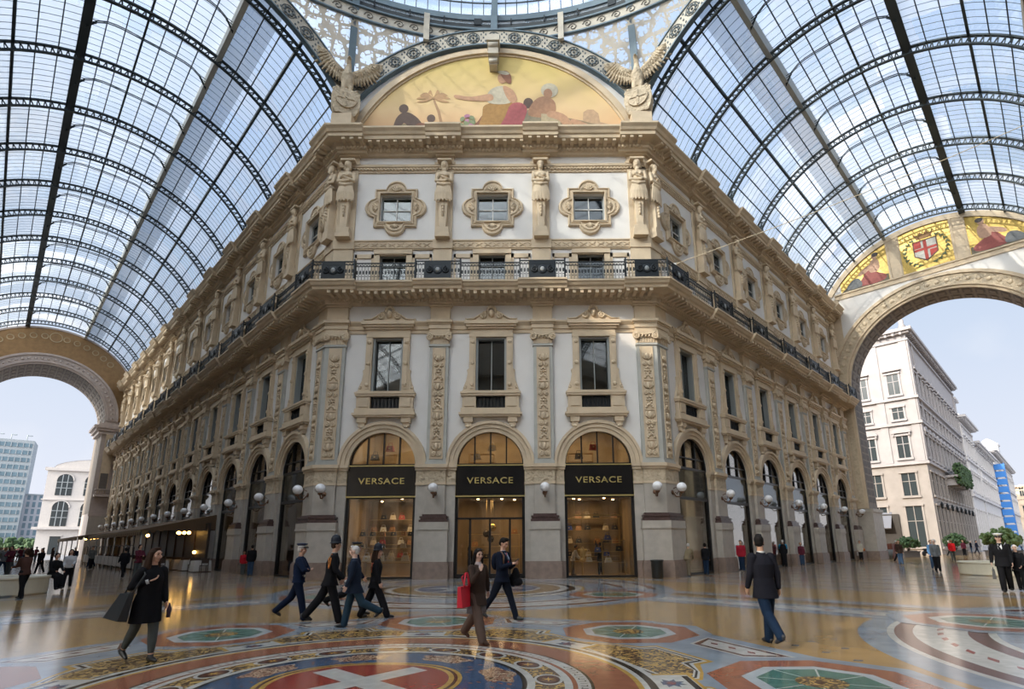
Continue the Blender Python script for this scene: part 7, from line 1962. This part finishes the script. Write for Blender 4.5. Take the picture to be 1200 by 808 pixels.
# 10 man with briefcase and white patterned cap
def ex(R, M, root):
    shirt_tie(R, root, WHITEC, BLACKC, .045); part(root, 'cap', cap(M, mat('white_cap', (.6, .6, .6), .6), mat('checked_band', (.03, .03, .03), .5)))
r = person('man in a black suit and white peaked cap carrying a briefcase at the right', 1.86, (18.39, 18.89), (-.62, -.70), dict(legs=((-14, 10), (14, 2)), arms=((4, 8, 14, 2), (4, 14, 8, 0)), lean=0), 'c', False, True, BLACKC, BLACKC, dict(hem=-.16, bulk=.05), dict(wide=1.15), hairc='grey', style='short', extras=ex)
def bg(e): q = MB(); m = mat('black_briefcase', (.014, .013, .013), .4); q.hexa([(.24, -.2, .40), (.34, -.2, .40), (.34, .26, .40), (.24, .26, .40), (.26, -.17, .72), (.32, -.17, .72), (.32, .22, .72), (.26, .22, .72)], m); q.tube([(.29, -.04, .7), (.29, -.02, .78), (.29, .08, .78), (.29, .1, .7)], .012, m, 6); q.box(.335, .345, .0, .05, .6, .64, GOLD); ob('case', q.mesh('case'), e)
bagtop('briefcase', 'black briefcase carried by the man in the white cap', r, bg, 'briefcase')
person('small white-haired woman in black beside the man with the briefcase, at the right edge', 1.5, (18.95, 18.95), (-.7, -.6), dict(legs=((10, 2), (-10, 8)), arms=((4, 8, 40, 20), (4, 8, 30, 10)), lean=4), 'c', True, True, BLACKC, BLACKC, dict(hem=-.18, bulk=.06), {}, hairc='grey', style='bob')

# ------------------------------------------------------------------ people farther off
WALK = dict(legs=((-16, 14), (16, 2)), arms=((10, 8, 20, 2), (-12, 8, 16, 2)), lean=2); STAND = dict(legs=((2, 0), (-3, 2)), arms=((2, 8, 14, 2), (0, 8, 18, 4)), lean=0)
CROSS = dict(legs=((3, 0), (-3, 2)), arms=((28, 10, 62, 80), (32, 10, 58, 76)), lean=0); HOLD = dict(legs=((-10, 8), (12, 2)), arms=((14, 8, 60, 10), (8, 8, 40, 8)), lean=2)
def far(label, H, pos, dirv, rig, skin, fem, top, bot, hc='black', st='short', hem=-.12, **kw):
    return person(label, H, pos, dirv, rig, skin, fem, False, top, bot, dict(hem=hem), {}, hairc=hc, style=st, **kw)
OLIVE = cl('olive_grey', (.12, .13, .12)); GREYC = cl('grey', (.14, .15, .16)); CYAN = cl('cyan', (.02, .22, .40)); MAROON = cl('maroon', (.10, .02, .035)); CREAMC = cl('cream_jacket', (.55, .52, .44)); KHAKI = cl('khaki', (.20, .16, .10)); BLUEC = cl('sky_blue', (.10, .22, .42))
far('stout person in a grey top and black trousers in front of the street', 1.74, (25.07, 30.93), (-.5, -.8), STAND, 'c', True, GREYC, BLACKC, 'grey', 'bob')
far('person in a bright red jacket walking away down the street', 1.78, (39.04, 47.7), (.6, .8), WALK, 'a', True, cl('bright_red', (.65, .02, .025)), GREYT, 'fair', 'bob')
r = far('woman in a cream jacket with an orange bag near the right arch', 1.74, (33.43, 51.67), (-.3, -.9), STAND, 'a', True, CREAMC, BLACKC, 'fair', 'bob', -.2)
def bg(e): q = MB(); q.ball((-.3, .02, .95), (.1, .17, .15), mat('orange_bag', (.6, .18, .03), .6), 10, 8); ob('bag', q.mesh('bag'), e); q = MB(); q.box(.26, .30, -.12, .12, .4, .78, WHITEC); ob('paper_bag', q.mesh('paper_bag'), e)
bagtop('orange_handbag', 'orange handbag and white paper bag of the woman in the cream jacket', r, bg)
far('man in a black vest over a cyan shirt, back turned, by the right arm shops', 1.8, (20.08, 38.7), (.4, .9), STAND, 'b', False, BLACKC, BLACKC, 'grey', 'short', extras=lambda R, M, root: [part(root, 'sleeve', (lambda q: (limb(q, [a[0], a[0].lerp(a[1], .8)], [.08, .066]), q)[1])(MB())).data.materials.append(CYAN) for a in R.armj])
far('woman in a maroon top and jeans beside the man in the vest', 1.63, (22.0, 40.0), (-.4, -.9), STAND, 'a', True, MAROON, JEANS, 'fair', 'bob')
far('man in a red jacket and jeans by the second shop of the right arm', 1.78, (14.9, 33.1), (-.4, -.9), STAND, 'b', False, cl('crimson', (.30, .015, .03)), DJEANS, 'black', 'short')
far('man in a brown jacket bending forward at the first window of the right arm', 1.72, (10.3, 28.6), (.55, .83), dict(legs=((2, 0), (-3, 0)), arms=((20, 8, 10, 10), (14, 8, 20, 14)), lean=34, head=(0, -20)), 'b', False, KHAKI, cl('beige_trousers', (.16, .13, .09)), 'grey', 'short')
far('person in dark clothes beside the bending man', 1.62, (11.6, 29.6), (.5, .85), STAND, 'a', True, BLACKC, DJEANS, 'black', 'bob')
far('child in a red top near the left arm shops', 1.39, (-15.03, 32.75), (.5, -.85), STAND, 'b', False, cl('red_top', (.42, .015, .025)), GREYT, 'black', 'short')
far('person in a dark hood and jeans leaning by the third pier of the left arm', 1.7, (-14.2, 32.0), (-.5, .85), STAND, 'b', False, BLACKC, JEANS, 'black', 'short')
for i, (x, y, lab, t, b, hc, fem) in enumerate(((33.52, 46.69, 'person in dark red and black in front of the scooter', MAROON, BLACKC, 'grey', True), (29.6, 40.6, 'person with long brown hair and jeans at the foot of the right arch', BROWNC, JEANS, 'fair', True), (51.0, 63.5, 'man in a black suit and blue shirt far down the street', BLACKC, BLACKC, 'grey', False), (52.2, 62.9, 'woman with a red bag and black clothes far down the street', MAROON, BLACKC, 'fair', True), (61.0, 71.8, 'man in navy standing by the parked car', NAVY, NAVY, 'black', False), (27.0, 33.8, 'person in blue half hidden behind the stout person in grey', BLUEC, JEANS, 'fair', True))):
    p = far(lab, 1.72, (x, y), (-.4 if i % 2 else .5, -.8), STAND if i % 2 else WALK, 'a', fem, t, b, hc, 'bob' if fem else 'short')
girl = far('young woman in a white top and dark trousers walking in the left arm', 1.58, (-17.81, 23.72), (.45, -.85), HOLD, 'a', True, cl('white_top', (.5, .5, .52)), BLACKC, 'brown', 'long', -.02)
far('person in a brown jacket standing at the left edge by the round bench', 1.62, (-15.35, 19.0), (-.9, .1), dict(legs=((-8, 4), (14, 10)), arms=((20, 8, 60, 16), (10, 8, 30, 8)), lean=6), 'b', True, cl('brown_velvet', (.07, .035, .028)), BLACKC, 'brown', 'bob', -.1)
SIT = dict(legs=((82, 82), (76, 60)), arms=((24, 8, 40, 14), (20, 8, 50, 20)), lean=8)
def sitter(label, pos, dirv, H, t, b, hc, st, fem):
    o = far(label, H, pos, dirv, SIT, 'a', fem, t, b, hc, st, -.02); o.location.z = .10 if H > 1.6 else .14; return o
sitter('person in a dark jacket and white shirt sitting on the round bench at the left', (-16.9, 21.9), (.9, -.35), 1.68, BLACKC, BLACKC, 'black', 'bob', True)
sitter('person in light blue sitting on the round bench at the left edge', (-17.6, 19.9), (.2, -.95), 1.7, BLUEC, JEANS, 'brown', 'short', False)
sitter('person in grey sitting on the round bench, far left', (-18.6, 20.2), (-.3, -.9), 1.66, GREYC, GREYT, 'grey', 'short', False)
# shop staff and balcony figure
far('shop assistant in a white shirt bending in the right shop window', 1.6, (W - 1.35, D + 1.9), (.9, -.2), dict(legs=((2, 0), (-3, 0)), arms=((20, 8, 30, 10), (14, 8, 30, 10)), lean=20), 'b', False, WHITEC, KHAKI, 'black', 'short')
far('window dresser in black reaching up in the right shop window', 1.7, (W + .25, D + 2.4), (-.2, .9), dict(legs=((2, 0), (-3, 0)), arms=((150, 4, 10, 0), (160, 4, 8, 0)), lean=0), 'a', True, BLACKC, BLACKC, 'black', 'short')
far('dark figure standing in the shop entrance', 1.6, (-1.2, D + 1.8), (.9, -.3), STAND, 'b', True, BLACKC, BLACKC, 'black', 'long')
p = far('person leaning on the balcony railing of the left arm', 1.7, (0, 0), (0, 1), dict(legs=((2, 0), (-3, 0)), arms=((40, 8, 40, 10), (40, 8, 40, 10)), lean=12), 'b', False, BLACKC, BLACKC, 'black', 'short')
place(p, 'left', 11.2, .95, 16.02, PI)
# the crowd in the left arm and the street: copies of six figures in varied clothes
protos = []
for i, (fem, rig, top, bot, hc, st) in enumerate(((False, WALK, BLACKC, BLACKC, 'black', 'short'), (True, STAND, BROWNC, BLACKC, 'brown', 'long'), (False, STAND, NAVY, JEANS, 'grey', 'short'), (True, WALK, GREYC, DJEANS, 'fair', 'bob'), (False, HOLD, OLIVE, BLACKC, 'brown', 'short'), (True, CROSS, MAROON, GREYT, 'black', 'bob'))):
    protos.append(far('x', 1.62 + .03 * i, (0, 0), (0, -1), rig, 'ab'[i % 2], fem, top, bot, hc, st))
DESC = ['person in a black coat', 'woman in a brown jacket', 'man in navy and jeans', 'person in grey and dark jeans', 'man in an olive jacket', 'woman in a maroon top']
rnd = random.Random(21); usedp = set(); spots = []
for i, (d_, l_) in enumerate(((10.3, 6.3), (8.2, 6.0), (27.3, 5.9), (33.8, 5.2), (28.1, 6.9), (48, 6.9), (49.2, 7.6), (22, 9.2), (19, 10.8), (14.5, 11.5), (24, 11.0), (30, 12.0), (36, 10.4), (41, 8.9), (45, 10.0), (52, 9.2), (56, 11.0), (60, 8.4), (63, 10.6), (66, 7.7), (70, 9.6), (33, 14.0), (27, 13.2), (18.5, 13.0), (74, 8.6), (78, 9.8), (82, 7.4), (86, 11.2), (90, 8.6), (95, 10.6), (100, 7.0), (13, 13.0), (38, 12.4), (50, 12.8), (106, 9.2), (112, 11.0), (23, 14.8), (58, 13.2), (68, 12.2), (44, 13.6), (120, 8.0), (126, 10.0))):
    spots.append(('left', d_, l_))
for i in range(16): spots.append(('left', 17 + i * 2.9 + (i % 2), 12.2 + (i * 29 % 13) * .33))
for i in range(26): spots.append(('left', 62 + i * 2.3 + (i % 3), 7.5 + (i * 37 % 11) * .85))
for d_, l_ in ((74, 4.6), (81, 7.4), (98, 6.0), (110, 7.0), (70, 11.0), (92, 9.0)): spots.append(('right', d_, l_))
for i, (sd, d_, l_) in enumerate(spots):
    k = (i * 5 + i // 6) % 6; o = protos[k] if k not in usedp else copy_tree(protos[k]); usedp.add(k); o.name = 'person'
    p = wpt(sd, d_, l_, 0); o.location = (p.x, p.y, .018); o.rotation_euler = (0, 0, rnd.uniform(0, 2 * PI))
    where = ('%s metres down the left arm' % ['ten', 'twenty', 'thirty', 'forty', 'fifty', 'sixty', 'seventy', 'eighty', 'ninety', 'hundred', 'hundred-ten', 'hundred-twenty', 'hundred-thirty'][max(0, min(12, int(d_ / 10) - 1 if d_ >= 10 else 0))]) if sd == 'left' else 'far down the street beyond the right arch'
    depth = 'shop side' if l_ < 8 else ('middle' if l_ < 11.5 else 'far side')
    tag(o, '%s %s, %s' % (DESC[k], where, depth), 'person', 'distant crowd: %s, %s, %s' % (DESC[k], where, depth))
